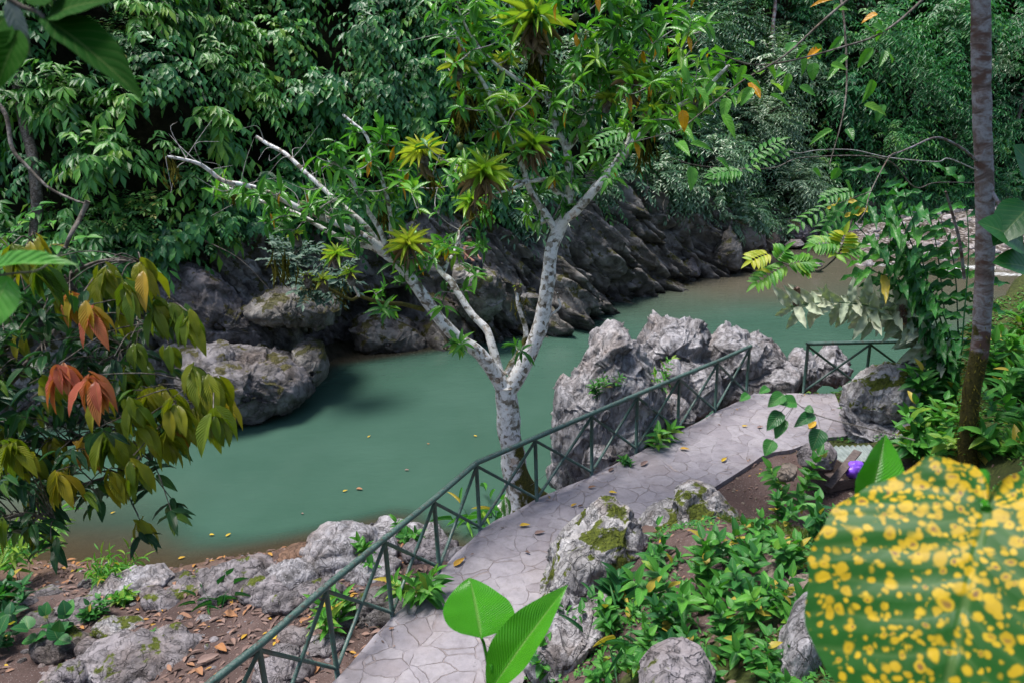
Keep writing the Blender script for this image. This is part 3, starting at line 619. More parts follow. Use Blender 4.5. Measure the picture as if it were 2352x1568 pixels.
outline_rock('mossy_rock', 'smooth whitish limestone rock with a dark crest beside the bare red soil', [*c2((1880, 560), (1960, 470), (2060, 420), (2165, 385), (2190, 315)), *c3((10, 295), (95, 258), (200, 275), (285, 300), (345, 390), (425, 475), (430, 570), (350, 660), (220, 700), (60, 720)), *c2((2280, 800), (2080, 740), (1950, 680))], 10.5, .6, M['limestone_moss'], .11, 26, (1.8, 1.8, 2.2))
outline_rock('mossy_rock', 'jagged whitish rock half hidden behind the two big upright leaves', c2((1180, 1290), (1210, 1190), (1290, 1130), (1400, 1095), (1470, 1130), (1570, 1140), (1660, 1050), (1740, 1000), (1760, 1100), (1690, 1240), (1600, 1330), (1520, 1440), (1380, 1510), (1230, 1540), (1170, 1430)), 8.3, .5, M['limestone'], .11, 27, (2.4, 2.4, 1.4))
outline_rock('grey_rock', 'grey rock with dry brown leaves along the bottom edge of the picture', c2((1920, 1520), (2000, 1440), (2130, 1400), (2250, 1425), (2380, 1480), (2460, 1580), (2300, 1680), (2000, 1660)), 5.6, .4, M['bank_rock'], .05, 28)
outline_rock('grey_rock', 'long pale rock sloping beside the yellow-spotted leaf', c3((620, 1567), (680, 1400), (720, 1270), (790, 1140), (880, 1040), (970, 1030), (1010, 1120), (1000, 1300), (960, 1480), (900, 1620), (720, 1650)), 5.7, .4, M['limestone'], .06, 29, (2., 2., 1.2))
outline_rock('brown_rock', 'upper ochre stone half buried in the weeds left of the spotted leaf', c3((560, 880), (590, 800), (660, 760), (730, 800), (755, 870), (720, 930), (640, 950), (580, 930)), 7.2, .22, M['brown_rock'], .035, 30, (2., 2., 2.))
outline_rock('brown_rock', 'lower flat ochre stone half buried in the weeds touching the spotted leaf', c3((690, 990), (740, 910), (850, 885), (940, 900), (950, 970), (860, 1030), (740, 1040)), 6.8, .25, M['brown_rock'], .03, 31, (2., 2., 2.))
outline_rock('brown_rock', 'small tan stone lying on the bare red soil near the wooden box', c3((685, 160), (720, 115), (780, 100), (835, 125), (830, 175), (760, 200), (700, 195)), 10.9, .22, M['brown_rock'], .03, 32, (2., 2., 2.))
outline_rock('grey_rock', 'low grey rock at the far edge of the bare red soil below the layered ledge', c3((810, 50), (850, 0), (930, -30), (1050, -25), (1100, 30), (1080, 95), (960, 110), (850, 90)), 11.9, .4, M['bank_rock'], .05, 33, (2., 2., 3.))
# rocks on the far bank
outline_rock('river_boulder', 'big rounded grey boulder at the foot of the cliff, left, standing in the river', c4((1170, 1000), (1240, 900), (1350, 845), (1480, 838), (1640, 850), (1800, 855), (1940, 890), (2060, 960), (2100, 1060), (2050, 1130), (1920, 1210), (1760, 1275), (1560, 1320), (1350, 1340), (1180, 1250)), 19.9, 1.4, M['boulder'], .2, 40, (.9, .9, 1.1), cat='boulder')
outline_rock('cliff_boulder', 'wet dark wedge of rock leaning against the big boulder beside the cave', c4((1960, 830), (2080, 780), (2180, 800), (2210, 900), (2190, 980), (2130, 1040), (2080, 1080), (2010, 1030), (1960, 930)), 20.9, .8, M['cliff'], .12, 41, (1., 1., .6), cat='boulder', rot=tilt)
outline_rock('cliff_boulder', 'jutting rock roof above the dark cave on the far bank', c4((1620, 560), (1700, 480), (1860, 420), (2060, 430), (2230, 470), (2300, 540), (2280, 640), (2180, 650), (2060, 650), (1900, 640), (1740, 640)), 21.6, 1.3, M['cliff'], .2, 42, (1., 1., 1.), cat='boulder')
outline_rock('cliff_slab', 'low dark rock step wedged between the big rounded boulder and the slanting rock face', c4((1000, 860), (1180, 800), (1450, 770), (1750, 790), (1960, 850), (2010, 940), (1950, 1010), (1600, 1000), (1200, 1000)), 21., .9, M['cliff'], .16, 55, (1., 1., 1.), cat='rock')
outline_rock('cliff_slab', 'broad slanting grey-brown rock face rising behind the big rounded boulder', c4((960, 420), (1080, 300), (1250, 240), (1420, 300), (1560, 430), (1720, 560), (1860, 700), (1930, 800), (1900, 870), (1700, 880), (1400, 890), (1150, 860), (1000, 700)), 21.5, 1.2, M['boulder'], .2, 53, (.8, .8, 1.2), cat='rock', rot=tilt)
outline_rock('cliff_slab', 'wet dark rock wall with pale streaks at the waterline right of the cave', c4((2330, 700), (2420, 620), (2560, 580), (2760, 640), (2880, 760), (2890, 850), (2700, 880), (2480, 860), (2360, 830)), 25.2, .9, M['cliff'], .16, 54, (1., 1., .8), cat='rock')
outline_rock('river_boulder', 'tall knobbly brown rock at the right end of the cliff, standing in the river', c6((255, 250), (270, 160), (300, 90), (340, 20), (380, -10), (410, 60), (450, 140), (455, 200), (430, 290), (380, 312), (300, 310)), 33.2, 1.0, M['cliff'], .18, 43, (1., 1., .7), cat='boulder')
outline_rock('river_boulder', 'low wet rock at the water left of the tall knobbly rock', c6((50, 310), (80, 250), (120, 235), (165, 290), (175, 330), (100, 345)), 32.4, .6, M['boulder'], .1, 44, (1., 1., 1.), cat='boulder')
outline_rock('river_boulder', 'pointed brown rock at the water just right of the tall knobbly rock', c6((455, 170), (490, 125), (530, 150), (545, 200), (500, 225), (460, 215)), 35.4, .5, M['brown_rock'], .08, 45, (1., 1., 1.), cat='boulder')
outline_rock('river_boulder', 'upright grey rock at the far shore, second right of the tall knobbly rock', c6((530, 130), (545, 60), (580, 10), (610, 60), (630, 140), (610, 190), (550, 195)), 36.6, .7, M['boulder'], .1, 46, (1., 1., .7), cat='boulder')
outline_rock('river_boulder', 'ochre boulder at the far shore under the big grey slab', c6((600, 110), (630, 65), (680, 55), (712, 100), (700, 150), (640, 155)), 37.6, .6, M['brown_rock'], .08, 47, (1., 1., 1.), cat='boulder')
outline_rock('river_boulder', 'largest grey slab leaning up on the far shore at the end of the pool', [*d3((735, 1475), (790, 1462), (860, 1490), (915, 1530)), *c6((925, 50), (900, 100), (840, 120), (770, 110), (740, 40))], 39., 1., M['boulder'], .12, 48, (1., 1., .7), cat='boulder', rot=tilt)
outline_rock('river_boulder', 'flat grey rock lying at the water under the largest grey slab', c6((735, 130), (790, 100), (850, 105), (880, 130), (830, 150), (760, 150)), 38., .6, M['gravel_rock'], .06, 49, (1., 1., 2.), cat='boulder')
outline_rock('river_boulder', 'pale angular rock beside the dark bank left of the largest grey slab', d3((620, 1530), (650, 1500), (710, 1495), (745, 1530), (740, 1590), (660, 1610)), 39., .7, M['gravel_rock'], .08, 50, (1., 1., 1.), cat='boulder')
outline_rock('river_stone', 'small white-topped stone sticking out of the brown water', c6((925, 265), (950, 245), (985, 250), (995, 275), (960, 290), (930, 285)), 33., .25, M['gravel_rock'], .04, 51, (2., 2., 2.), cat='stone')
outline_rock('cliff_ledge', 'dark mossy rock ledge on the far bank where a bather sits behind the tree fork', c5((690, 262), (780, 258), (880, 268), (990, 310), (1040, 420), (1010, 560), (900, 640), (760, 600), (680, 450)), 24.2, .9, M['cliff'], .15, 52, (1., 1., .8), cat='rock')
# loose rocks on the near bank: picture position, width, height, material, label
BR = [(120, 1356, 52, 36, 'bank_rock', 'small grey rock at the shoreline, leftmost of the near bank'),
 (308, 1336, 135, 50, 'limestone', 'long pale slab of rock on the shoreline beside the grass tuft'),
 (349, 1356, 64, 52, 'bank_rock', 'rounded dark grey rock leaning on the long pale slab at the shore'),
 (191, 1396, 100, 60, 'bank_rock', 'broad grey rock behind the little mossy rock on the near bank'),
 (267, 1430, 72, 58, 'mossy', 'small rock covered with dark moss in the leaf litter'),
 (92, 1418, 66, 30, 'dark_rock', 'flat dark stone near the left edge of the near bank'),
 (147, 1470, 112, 74, 'dark_rock', 'large dark layered rock at the lower left above the heart-shaped leaves'),
 (222, 1484, 62, 58, 'bank_rock', 'reddish slab of rock leaning beside the large dark layered rock'),
 (342, 1490, 190, 70, 'bank_rock', 'wide flat rock with a mossy right end in the middle of the leaf litter'),
 (376, 1374, 80, 58, 'bank_rock', 'sloping grey rock between the long pale slab and the leaf litter'),
 (455, 1352, 100, 40, 'bank_rock', 'low grey rock behind the leaf litter in the middle of the near shore'),
 (547, 1330, 128, 96, 'bank_rock', 'high grey limestone block in the middle of the near shore'),
 (600, 1350, 90, 66, 'bank_rock', 'rough grey rock filling the gap between the two high shore blocks'),
 (666, 1316, 112, 86, 'limestone', 'bulky grey limestone block split by a dark crack at the near shore'),
 (656, 1380, 70, 54, 'bank_rock', 'hollowed grey rock in front of the split limestone block'),
 (724, 1352, 90, 66, 'bank_rock', 'grey rock touching the split limestone block, just left of the railing'),
 (677, 1456, 54, 36, 'bank_rock', 'single pinkish stone on the brown soil just left of the railing'),
 (741, 1478, 66, 30, 'bank_rock', 'flat reddish stone seen between two railing posts'),
 (643, 1534, 96, 76, 'bank_rock', 'rough grey rock under the railing at the bottom edge'),
 (154, 1542, 118, 70, 'bank_rock', 'pitted grey rock at the bottom left corner of the near bank'),
 (212, 1546, 56, 36, 'limestone', 'bluish flat stone beside the pitted rock at the bottom left'),
 (475, 1312, 40, 26, 'bank_rock', 'knobbly little rock at the edge of the green water'),
 (418, 1326, 54, 28, 'dark_rock', 'low dark rock at the water right of the long pale slab'),
 (473, 1418, 28, 22, 'limestone', 'small pointed light stone in the leaf litter'),
 (205, 1338, 30, 32, 'dark_rock', 'small black wet rock at the waterline'),
 (792, 1250, 165, 120, 'limestone', 'tall jagged limestone outcrop with a mossy hollow standing at the water left of the railing'),
 (925, 1222, 165, 54, 'limestone', 'long pale limestone ledge at the water behind the railing'),
 (995, 1262, 95, 56, 'bank_rock', 'grey rock below the pale ledge behind the railing'),
 (852, 1296, 96, 64, 'limestone', 'pale rounded rock behind the railing below the jagged outcrop'),
 (902, 1372, 124, 96, 'dark_rock', 'big dark rock under the edge of the path behind the railing'),
 (1056, 1266, 46, 42, 'limestone', 'small white rock at the path edge behind the railing'),
 (700, 1262, 84, 44, 'red', 'reddish brown pitted rock in the shallow water by the jagged outcrop'),
 (60, 1380, 44, 30, 'bank_rock', 'small grey stone half hidden by leaves at the left edge of the near bank'),
 (800, 1400, 70, 44, 'bank_rock', 'grey stone lying between the big dark rock and the leaf litter')]
M['red_rock'] = rock_mat('red_rock', (.21, .125, .085), (.14, .08, .052), (.05, .03, .02), flute=(2., 2., 2.))
for i, (x, y, w_, h_, mm, lb) in enumerate(BR):
    p, t_ = hit(x, y + h_ * .28); k = t_ / FPX; big = w_ > 85
    V, F = facet_rock((w_ * k * .82, w_ * k * .58, h_ * k * .62), 60 + i, 5 if big else 4, 14, .11, .10, 1.4, RNG.uniform(-.4, .4), RNG.uniform(-.15, .15))
    V = carve(V, F, .14 if big else .075, 90 + i, (2.6, 2.6, 1.6)); mm = {'mossy': 'limestone_moss', 'red': 'red_rock'}.get(mm, mm)
    o = add('bank_rock' if i else 'bank_rock', mesh('bank_rock', V, F, M[mm]), None, p + [0, 0, h_ * k * .06]); tag(o, lb, 'rock', 'loose rocks on the near river bank')
# small stones: a scatter nobody could count
def scatter_stones(name, pts, smin, smax, m, seed):
    b = MB(); g = np.random.default_rng(seed)
    pro = [facet_rock((1, .8, .55), seed + k, 3, 10, .1, .08) for k in range(7)]
    for p in pts:
        V, F = pro[g.integers(7)]; a = g.uniform(0, 6.28); c, s = math.cos(a), math.sin(a); k = smin + (smax - smin) * g.random() ** 3
        b.add(V @ np.array([[c, -s, 0], [s, c, 0], [0, 0, 1]]).T * k + p, F)
    return tag(b.build(name, m), kind='stuff')
def land_pts(n, box, cond, seed):
    g = np.random.default_rng(seed); q = np.column_stack([g.uniform(box[0], box[1], n), g.uniform(box[2], box[3], n)]); q = q[cond(q)]
    return np.column_stack([q, ground_z(q)])
def river_side(q):
    _, s, _ = poly_dist(q, CREST); _, h, _ = poly_dist(q, SHORE); return (s > 0) & (h < 0) & ~in_poly(q, PATH)
scatter_stones('pebbles', land_pts(1500, (-12, 1, 5, 13.5), river_side, 3), .012, .10, M['bank_rock'], 200)
scatter_stones('pebbles', land_pts(500, (2.5, 7, 8.3, 12.5), lambda q: ~in_poly(q, PATH) & (np.hypot(q[:, 0] - 4.7, q[:, 1] - 10.1) < 2.2), 4), .008, .05, M['brown_rock'], 210)
g = np.random.default_rng(5); q = np.column_stack([g.uniform(15, 46, 900), g.uniform(32, 47, 900)]); q = q[in_poly(q, GB) & (gravel_z(q) > -.1)]
scatter_stones('river_stones', np.column_stack([q, gravel_z(q) + .02]), .07, .42, M['gravel_rock'], 220)
FB = [(1985, 600, 46, 22, 'pale rounded boulder at the edge of the white rapids, nearest to the pool'), (2030, 575, 40, 20, 'pale boulder on the gravel bank behind the leafy ginger stems'), (1965, 562, 34, 16, 'small grey boulder on the tip of the gravel bank'), (2070, 600, 44, 20, 'grey boulder between the gravel bank and the rapids'),
      (2310, 610, 60, 24, 'long flat pale boulder right of the mossy trunk at the far rapids'), (2325, 560, 48, 20, 'brown boulder right of the mossy trunk on the far gravel'), (2120, 560, 52, 24, 'large pale boulder on the gravel bank left of the mossy trunk'), (2180, 590, 46, 22, 'wet grey boulder in the rapids left of the mossy trunk'), (1925, 545, 40, 18, 'pale flat boulder at the far end of the gravel bank'), (2060, 540, 46, 20, 'whitish boulder high on the gravel bank')]
for i, (x, y, w_, h_, lb) in enumerate(FB):
    p, t_ = hit(x, y + h_ * .3, lambda q: np.maximum(gravel_z(q), 0)); k = t_ / FPX
    V, F = facet_rock((w_ * k * .55, w_ * k * .45, h_ * k * .7), 150 + i, 4, 12, .1, .09, 1.4, RNG.uniform(-.5, .5)); o = add('river_boulder', mesh('river_boulder', V, F, M['gravel_rock']), None, p); tag(o, lb, 'boulder', 'boulders of the far gravel bank')
# ------------------------------------------------------------------ leaves
def leaf_tpl(nu, nv, shape='lance', fold=.12, droop=.15, wave=0.):
    u = np.linspace(0, 1, nu + 1); v = np.linspace(-1, 1, nv + 1)
    if shape == 'lance': w_ = np.sin(math.pi * u ** .85) ** .9 * (1 - .15 * u)
    elif shape == 'ovate': w_ = np.sin(math.pi * u ** .62) ** .8
    elif shape == 'obov': w_ = np.sin(math.pi * u ** 1.35) ** .85
    elif shape == 'strap': w_ = np.minimum(1, u * 6 + .45) * (1 - u ** 3.2) ** .8
    elif shape == 'heart': w_ = np.sqrt(np.clip(1 - (1 - u / .32) ** 2, 0, 1)) * (u < .32) + (u >= .32) * np.cos((u - .32) / .68 * math.pi / 2) ** .8
    w_ = np.clip(w_, .015, 1); w_[0] = .03; w_[-1] = .012
    U, Vv = np.meshgrid(u, v, indexing='ij'); W = w_[:, None] * np.ones_like(U)
    x = U; y = Vv * W * .5; z = fold * np.abs(Vv) * W - droop * U ** 2 + wave * np.sin(U * 19 + Vv * 2) * np.abs(Vv) * W
    return np.stack([x, y, z], -1).reshape(-1, 3), grid_faces(nu + 1, nv + 1), np.stack([U, Vv * .5 + .5], -1).reshape(-1, 2)
TP = {'far': leaf_tpl(2, 2, 'lance', .12, .18), 'faro': leaf_tpl(3, 2, 'ovate', .12, .2), 'mid': leaf_tpl(5, 2, 'lance', .12, .18), 'mido': leaf_tpl(6, 4, 'ovate', .10, .15), 'wavy': leaf_tpl(12, 4, 'lance', .1, .25, .11),
      'near': leaf_tpl(14, 8, 'lance', .10, .22, .012), 'nearo': leaf_tpl(12, 8, 'ovate', .12, .2, .02), 'obov': leaf_tpl(4, 2, 'obov', .08, .1), 'strap': leaf_tpl(9, 2, 'strap', .25, .36), 'heart': leaf_tpl(12, 6, 'heart', .10, .2)}
def put(b, tpl, P, D, N, ln, wd, lr):
    """leaves at P pointing along D with upper side towards N"""
    T, F, uv = TP[tpl] if isinstance(tpl, str) else tpl; n = len(P)
    if n == 0: return
    D = nrm(D); Z = nrm(N - D * np.sum(N * D, 1, keepdims=True)); Y = np.cross(Z, D)
    ln = np.broadcast_to(ln, (n,))[:, None, None]; wd = np.broadcast_to(wd, (n,))[:, None, None]
    V = P[:, None] + D[:, None] * T[None, :, :1] * ln + Y[:, None] * T[None, :, 1:2] * wd + Z[:, None] * (T[None, :, 2:] * ln)
    k = len(T); FF = (F[None] + (np.arange(n) * k)[:, None, None]).reshape(-1, 4)
    b.add(V.reshape(-1, 3), [FF], {'lr': np.repeat(lr, k)}, np.tile(uv, (n, 1)))
def rnd_dir(n, g): return nrm(g.normal(size=(n, 3)))
def sprays(b, tpl, P0, D0, length, nleaf, ln, wd, g, droop=.45, lr=None, spread=.85, down=.35, jit=.25, out=None, stems=None, nup=1.):
    """leafy twigs: alternate leaves along arching stems"""
    S = len(P0); D0 = nrm(D0); length = np.broadcast_to(length, (S,)); side0 = np.cross(D0, UP); bad = np.linalg.norm(side0, axis=1) < .1; side0[bad] = [1, 0, 0]; side0 = nrm(side0)
    lr0 = g.random(S) if lr is None else lr
    for k in range(nleaf):
        t = (k + .6) / nleaf; last = k == nleaf - 1
        p = P0 + D0 * (length * t)[:, None] - UP * (droop * length * t * t)[:, None]; tan = nrm(D0 - UP * 2 * droop * t)
        sd = side0 * (1 if k % 2 else -1) * (0 if last else 1)
        d = tan * (.55 if not last else 1.) + sd * spread - UP * down + jit * rnd_dir(S, g); nn = UP * nup + tan * .3 + (0 if out is None else out * .6) + .35 * rnd_dir(S, g)
        s_ = g.uniform(.75, 1.15, S); put(b, tpl, p, d, nn, ln * s_, wd * s_ * g.uniform(.85, 1.1, S), np.clip(lr0 + g.normal(0, .13, S), 0, 1))
    if stems is not None:
        for i in range(S):
            t = np.linspace(0, .95, 5)[:, None]; C = P0[i] + D0[i] * length[i] * t - UP * droop * length[i] * t * t
            V, F, uv = tube(C, np.linspace(stems, stems * .5, 5), 4); b_ = b if not isinstance(b, tuple) else b[1]; STEMS.add(V, F)
STEMS = MB()
LM = {}
LM['tree'] = leaf_mat('tree_leaf', [(0, (.030, .125, .035)), (.35, (.060, .22, .035)), (.7, (.11, .31, .035)), (.93, (.22, .40, .05)), (.955, (.60, .30, .012)), (1, (.56, .24, .012))], .30, .32, .35, 7., .2)
LM['drupe'] = leaf_mat('drooping_leaf', [(0, (.010, .085, .022)), (.5, (.040, .19, .026)), (.85, (.105, .31, .026)), (1, (.18, .34, .03))], .36, .24, .3, 9., .35, spec=.45)
LM['ovate'] = leaf_mat('creeper_leaf', [(0, (.010, .085, .036)), (.5, (.032, .175, .040)), (.85, (.095, .29, .032)), (1, (.18, .33, .03))], .36, .22, .3, 8., .35, spec=.45)
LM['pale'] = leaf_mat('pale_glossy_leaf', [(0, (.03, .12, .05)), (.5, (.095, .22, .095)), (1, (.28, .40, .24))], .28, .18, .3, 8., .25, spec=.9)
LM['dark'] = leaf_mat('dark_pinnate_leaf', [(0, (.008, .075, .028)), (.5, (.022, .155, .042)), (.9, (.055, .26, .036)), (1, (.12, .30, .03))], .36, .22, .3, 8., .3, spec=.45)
LM['fine'] = leaf_mat('small_leaf', [(0, (.012, .075, .022)), (.5, (.035, .16, .035)), (.9, (.10, .27, .035)), (1, (.24, .25, .05))], .42, .22, .2, 6., .2)
LM['grey'] = leaf_mat('grey_green_leaf', [(0, (.035, .085, .06)), (.5, (.075, .14, .105)), (1, (.14, .21, .16))], .45, .15, .35, 8., .3)
LM['brom'] = leaf_mat('bromeliad_leaf', [(0, (.10, .26, .04)), (.5, (.25, .40, .05)), (1, (.48, .50, .07))], .30, .3, .0, 3., .05)
LM['bromdry'] = leaf_mat('dry_leaf', [(0, (.16, .10, .055)), (.5, (.30, .20, .12)), (1, (.42, .30, .20))], .7, .15, .1, 3., .1)
LM['herb'] = leaf_mat('herb_leaf', [(0, (.016, .10, .036)), (.5, (.045, .20, .036)), (.86, (.10, .32, .04)), (.95, (.20, .34, .04)), (1, (.42, .33, .05))], .38, .28, .4, 8., .35)
LM['cacao'] = leaf_mat('drooping_tinted_leaf', [(0, (.010, .048, .026)), (.38, (.022, .095, .028)), (.5, (.08, .16, .012)), (.70, (.27, .27, .015)), (.84, (.40, .31, .02)), (.91, (.52, .22, .05)), (1, (.52, .13, .075))], .30, .26, .35, 12., .5)
LM['broad'] = leaf_mat('broad_green_leaf', [(0, (.045, .27, .012)), (1, (.09, .37, .016))], .25, .38, .45, 30., .5)
LM['litter'] = leaf_mat('fallen_leaf', [(0, (.07, .04, .035)), (.3, (.14, .085, .075)), (.6, (.23, .15, .135)), (.8, (.34, .15, .055)), (.92, (.46, .27, .03)), (1, (.55, .40, .03))], .7, .05, .2, 8., .3)
# ------------------------------------------------------------------ main tree
def ony(x, y, Y): d = ray(x, y); return np.array([0, 0, CAM_H]) + d * (Y / d[1])
BASE = onz(1213, 1152, ZP - .1); TY = float(BASE[1]) + .12
tree = empty('lichen_tree', (BASE[0], TY, gz(BASE[0], TY) if False else ZP - .2), 'forked tree with white lichen bark rising from the path edge behind the railing', 'tree'); TO = np.array(tree.location)
LIMBS = [  # name, picture points, start and end width (px), depth change at the end (m), moss
 ('trunk', c2((1165, 440), (1150, 330)) + c5((1100, 1660), (1095, 1520), (1068, 1380), (1062, 1250), (1050, 1150), (1046, 1080)), 62, 47, 0, .25),
 ('limb', c5((1050, 1120), (1110, 1040), (1180, 910), (1260, 735), (1305, 550), (1335, 350), (1352, 180), (1385, 80)) + d2((1425, 1490),), 38, 31, .25, .0),
 ('limb', c5((1385, 80),) + d2((1440, 1480), (1520, 1420), (1630, 1290), (1745, 1160), (1840, 1050), (1910, 950), (2010, 860), (2130, 760), (2250, 690)) + d3((120, 670), (200, 615), (290, 520), (370, 440)), 24, 7, -.9, .15),
 ('limb', d2((1470, 1460), (1560, 1350), (1690, 1190), (1800, 1060), (1870, 940), (1900, 820)), 15, 8, .9, .3),
 ('limb', d2((1425, 1490), (1462, 1400), (1478, 1250), (1465, 1060), (1440, 960), (1400, 890), (1352, 710), (1322, 530), (1280, 390), (1240, 220), (1200, 60), (1180, -60), (1150, -160)), 22, 9, .5, .12),
 ('limb', d2((1450, 1010), (1510, 940), (1560, 850), (1640, 690), (1690, 520), (1755, 330), (1785, 180), (1770, 0), (1790, -160)), 14, 7, -.5, .1),
 ('limb', d2((1440, 1335), (1375, 1280), (1315, 1212), (1230, 1215), (1150, 1222), (1050, 1208), (930, 1190)), 12, 7, -.6, .2),
 ('limb', d2((1200, 1222), (1120, 1255), (1040, 1285), (975, 1300)), 8, 4, -.7, .2),
 ('limb', d2((1335, 690), (1270, 630), (1195, 585), (1080, 505), (970, 425), (880, 330), (800, 215), (740, 90), (700, -60)), 11, 5, -.8, .05),
 ('limb', c5((1385, 80),) + d2((1375, 1540), (1310, 1430), (1245, 1340), (1200, 1250), (1150, 1090), (1080, 900), (1010, 780), (950, 655), (880, 530), (810, 430), (740, 290), (700, 200)), 18, 6, -.35, .0),
 ('limb', d2((1300, 1500), (1270, 1400), (1240, 1280), (1225, 1180)), 13, 8, .4, .2),
 ('limb', c5((1040, 1110), (980, 1010), (920, 920), (840, 835), (720, 755), (600, 630), (530, 530), (450, 420), (380, 320), (300, 240), (255, 205)), 34, 24, -.4, .12),
 ('limb', [(893, 588), (855, 556), (803, 527), (728, 494), (683, 476), (615, 442), (560, 425), (513, 416), (478, 390), (455, 376), (420, 366), (383, 360)], 20, 6, -.9, .12),
 ('limb', [(893, 588), (850, 567), (804, 556), (750, 530), (700, 500), (650, 478), (600, 462), (540, 438), (480, 416)], 17, 4, .3, .2),
 ('limb', [(893, 588), (870, 560), (840, 520), (803, 486), (769, 458), (735, 427), (701, 396), (670, 366), (649, 349), (615, 331), (588, 314)], 14, 8, .7, .08),
 ('limb', [(893, 590), (885, 560), (868, 520), (845, 485), (824, 448), (804, 405), (780, 380), (755, 372)], 14, 8, -.6, .25),
 ('limb', [(900, 590), (899, 533), (894, 478), (882, 427), (869, 386), (855, 345), (838, 307), (812, 284), (788, 264)], 12, 6, .2, .08),
 ('limb', c5((1030, 1060), (1010, 1000), (980, 900), (945, 780), (915, 700), (820, 600), (740, 480), (680, 380), (625, 330), (585, 280)), 23, 13, .9, .2),
 ('limb', c5((625, 330), (660, 250), (700, 180), (728, 90)) + d2((738, 1540), (790, 1500), (840, 1465)), 9, 4, 1.2, .5),
 ('limb', c5((1055, 1000), (1085, 930), (1130, 870), (1175, 770), (1178, 690), (1150, 600), (1130, 530), (1125, 430)), 16, 9, .25, .45),
 ('limb', c5((500, 570), (430, 550), (350, 532), (270, 528), (200, 520), (100, 490), (60, 480)) + c4((2352, 500), (2200, 425), (2100, 385), (2005, 350)), 11, 6, -.5, .75),
 ('limb', c5((60, 480), (30, 420), (10, 360), (-10, 290)), 6, 3, -.6, .3),
 ('limb', c5((1325, 625), (1370, 590), (1412, 550), (1400, 500), (1395, 455)), 7, 3, -.15, .2),
]
limb_nodes = []
DEL = {}
for i, (nm, pts, w0, w1, dl, ms) in enumerate(LIMBS):
    # start depth: continue from the nearest limb already grown
    P2 = np.array(pts, float); base = 0.
    if limb_nodes:
        A = np.concatenate([q[0] for q in limb_nodes]); Dp = np.concatenate([q[1] for q in limb_nodes]); base = Dp[np.argmin(np.sum((A - P2[0]) ** 2, 1))]
    fr = np.linspace(0, 1, len(P2)); dd = base + (dl - 0) * fr if i else fr * 0
    C2 = spline(np.column_stack([P2, dd]), 7); W3 = np.array([ony(a, b, TY + c) for a, b, c in C2])
    tpx = np.linalg.norm(W3 - [0, 0, CAM_H], axis=1) / np.linalg.norm([ray(a, b) for a, b, _ in C2], axis=1)
    f = np.linspace(0, 1, len(C2)); rad = (w0 + (w1 - w0) * f ** .8) / 2 * tpx / FPX
    if i == 0: rad = rad * (1 + .75 * np.exp(-f * 9)); 
    else: rad = rad * (1 + .18 * np.exp(-f * 14))
    V, F, uv = tube(W3, rad, 18 if w0 > 15 else 10, .16, 300 + i)
    if i == 0:  # root flare
        hgt = V[:, 2] - TO[2]; a = np.arctan2(V[:, 1] - W3[0][1], V[:, 0] - W3[0][0]); k = np.exp(-np.clip(hgt, 0, 9) * 3.2) * (.35 + .45 * np.cos(3 * a - .4) + .5 * np.cos(a - .2)); V[:, :2] += (V[:, :2] - W3[0][:2]) * np.clip(k, -.1, 1.2)[:, None]
    mv = ms + .18 * fbm(V * 2., 3, 7)
    if i == 0: mv = mv + .55 * np.exp(-np.clip(V[:, 2] - TO[2], 0, 9) * 1.1) * (V[:, 0] > W3[0][0] - .1)
    add(nm, mesh(nm, V - TO, F, M['bark'], attrs={'moss': mv}, uv=uv), tree)
    limb_nodes.append((C2[:, :2], C2[:, 2], W3, rad))
LN = np.concatenate([q[2] for q in limb_nodes]); L2 = np.concatenate([q[0] for q in limb_nodes]); LD = np.concatenate([q[1] for q in limb_nodes])
# whorls of leaves: picture centre, radii, count
CL = [(1310, 60, 290, 90, 48), (1180, 120, 190, 110, 25), (1480, 110, 190, 100, 31), (1400, 215, 220, 75, 36), (1560, 235, 130, 60, 19), (1240, 300, 130, 70, 17), (1330, 390, 85, 60, 13), (1430, 300, 80, 45, 9), (1130, 270, 110, 80, 16), (1060, 110, 60, 80, 10), (1010, 580, 80, 30, 12), (940, 620, 50, 45, 10), (730, 440, 110, 40, 12), (600, 440, 60, 30, 6), (660, 510, 70, 30, 6), (900, 330, 80, 45, 10), (840, 300, 60, 30, 4), (860, 400, 50, 40, 6), (780, 340, 70, 50, 7), (870, 690, 45, 35, 7), (1112, 545, 30, 30, 3), (1090, 640, 50, 40, 3), (1000, 700, 35, 40, 2), (1060, 760, 40, 30, 2), (1230, 470, 50, 40, 4), (1200, 430, 60, 30, 4), (1650, 190, 50, 50, 5), (990, 420, 70, 40, 9), (940, 470, 60, 40, 6), (1050, 350, 60, 50, 6), (1060, 30, 70, 50, 7), (1340, -40, 330, 60, 19), (930, 400, 50, 40, 6), (1190, 800, 12, 14, 2), (1055, 795, 14, 8, 2), (1290, 480, 30, 30, 2), (1300, 440, 35, 40, 4), (1120, 490, 40, 30, 3), (520, 430, 60, 30, 5), (640, 470, 70, 30, 6), (740, 500, 60, 30, 6), (800, 560, 50, 30, 5), (960, 560, 70, 30, 8), (830, 420, 50, 50, 6)]
g = np.random.default_rng(11); WH = []
for cx, cy, rx, ry, n in CL:
    for _ in range(n):
        a = g.uniform(0, 6.28); r = math.sqrt(g.random()); px, py = cx + rx * r * math.cos(a), cy + ry * r * math.sin(a)
        k = np.argmin(np.sum((L2 - [px, py]) ** 2, 1)); far = math.hypot(*(L2[k] - [px, py])) / 150.
        WH.append(ony(px, py, TY + LD[k] + g.normal(0, .25 + .5 * min(far, 1))))
WH = np.array(WH)
order = np.argsort([np.min(np.sum((LN - p) ** 2, 1)) for p in WH]); nodes = LN.copy(); tw = MB(); WD = np.zeros_like(WH)
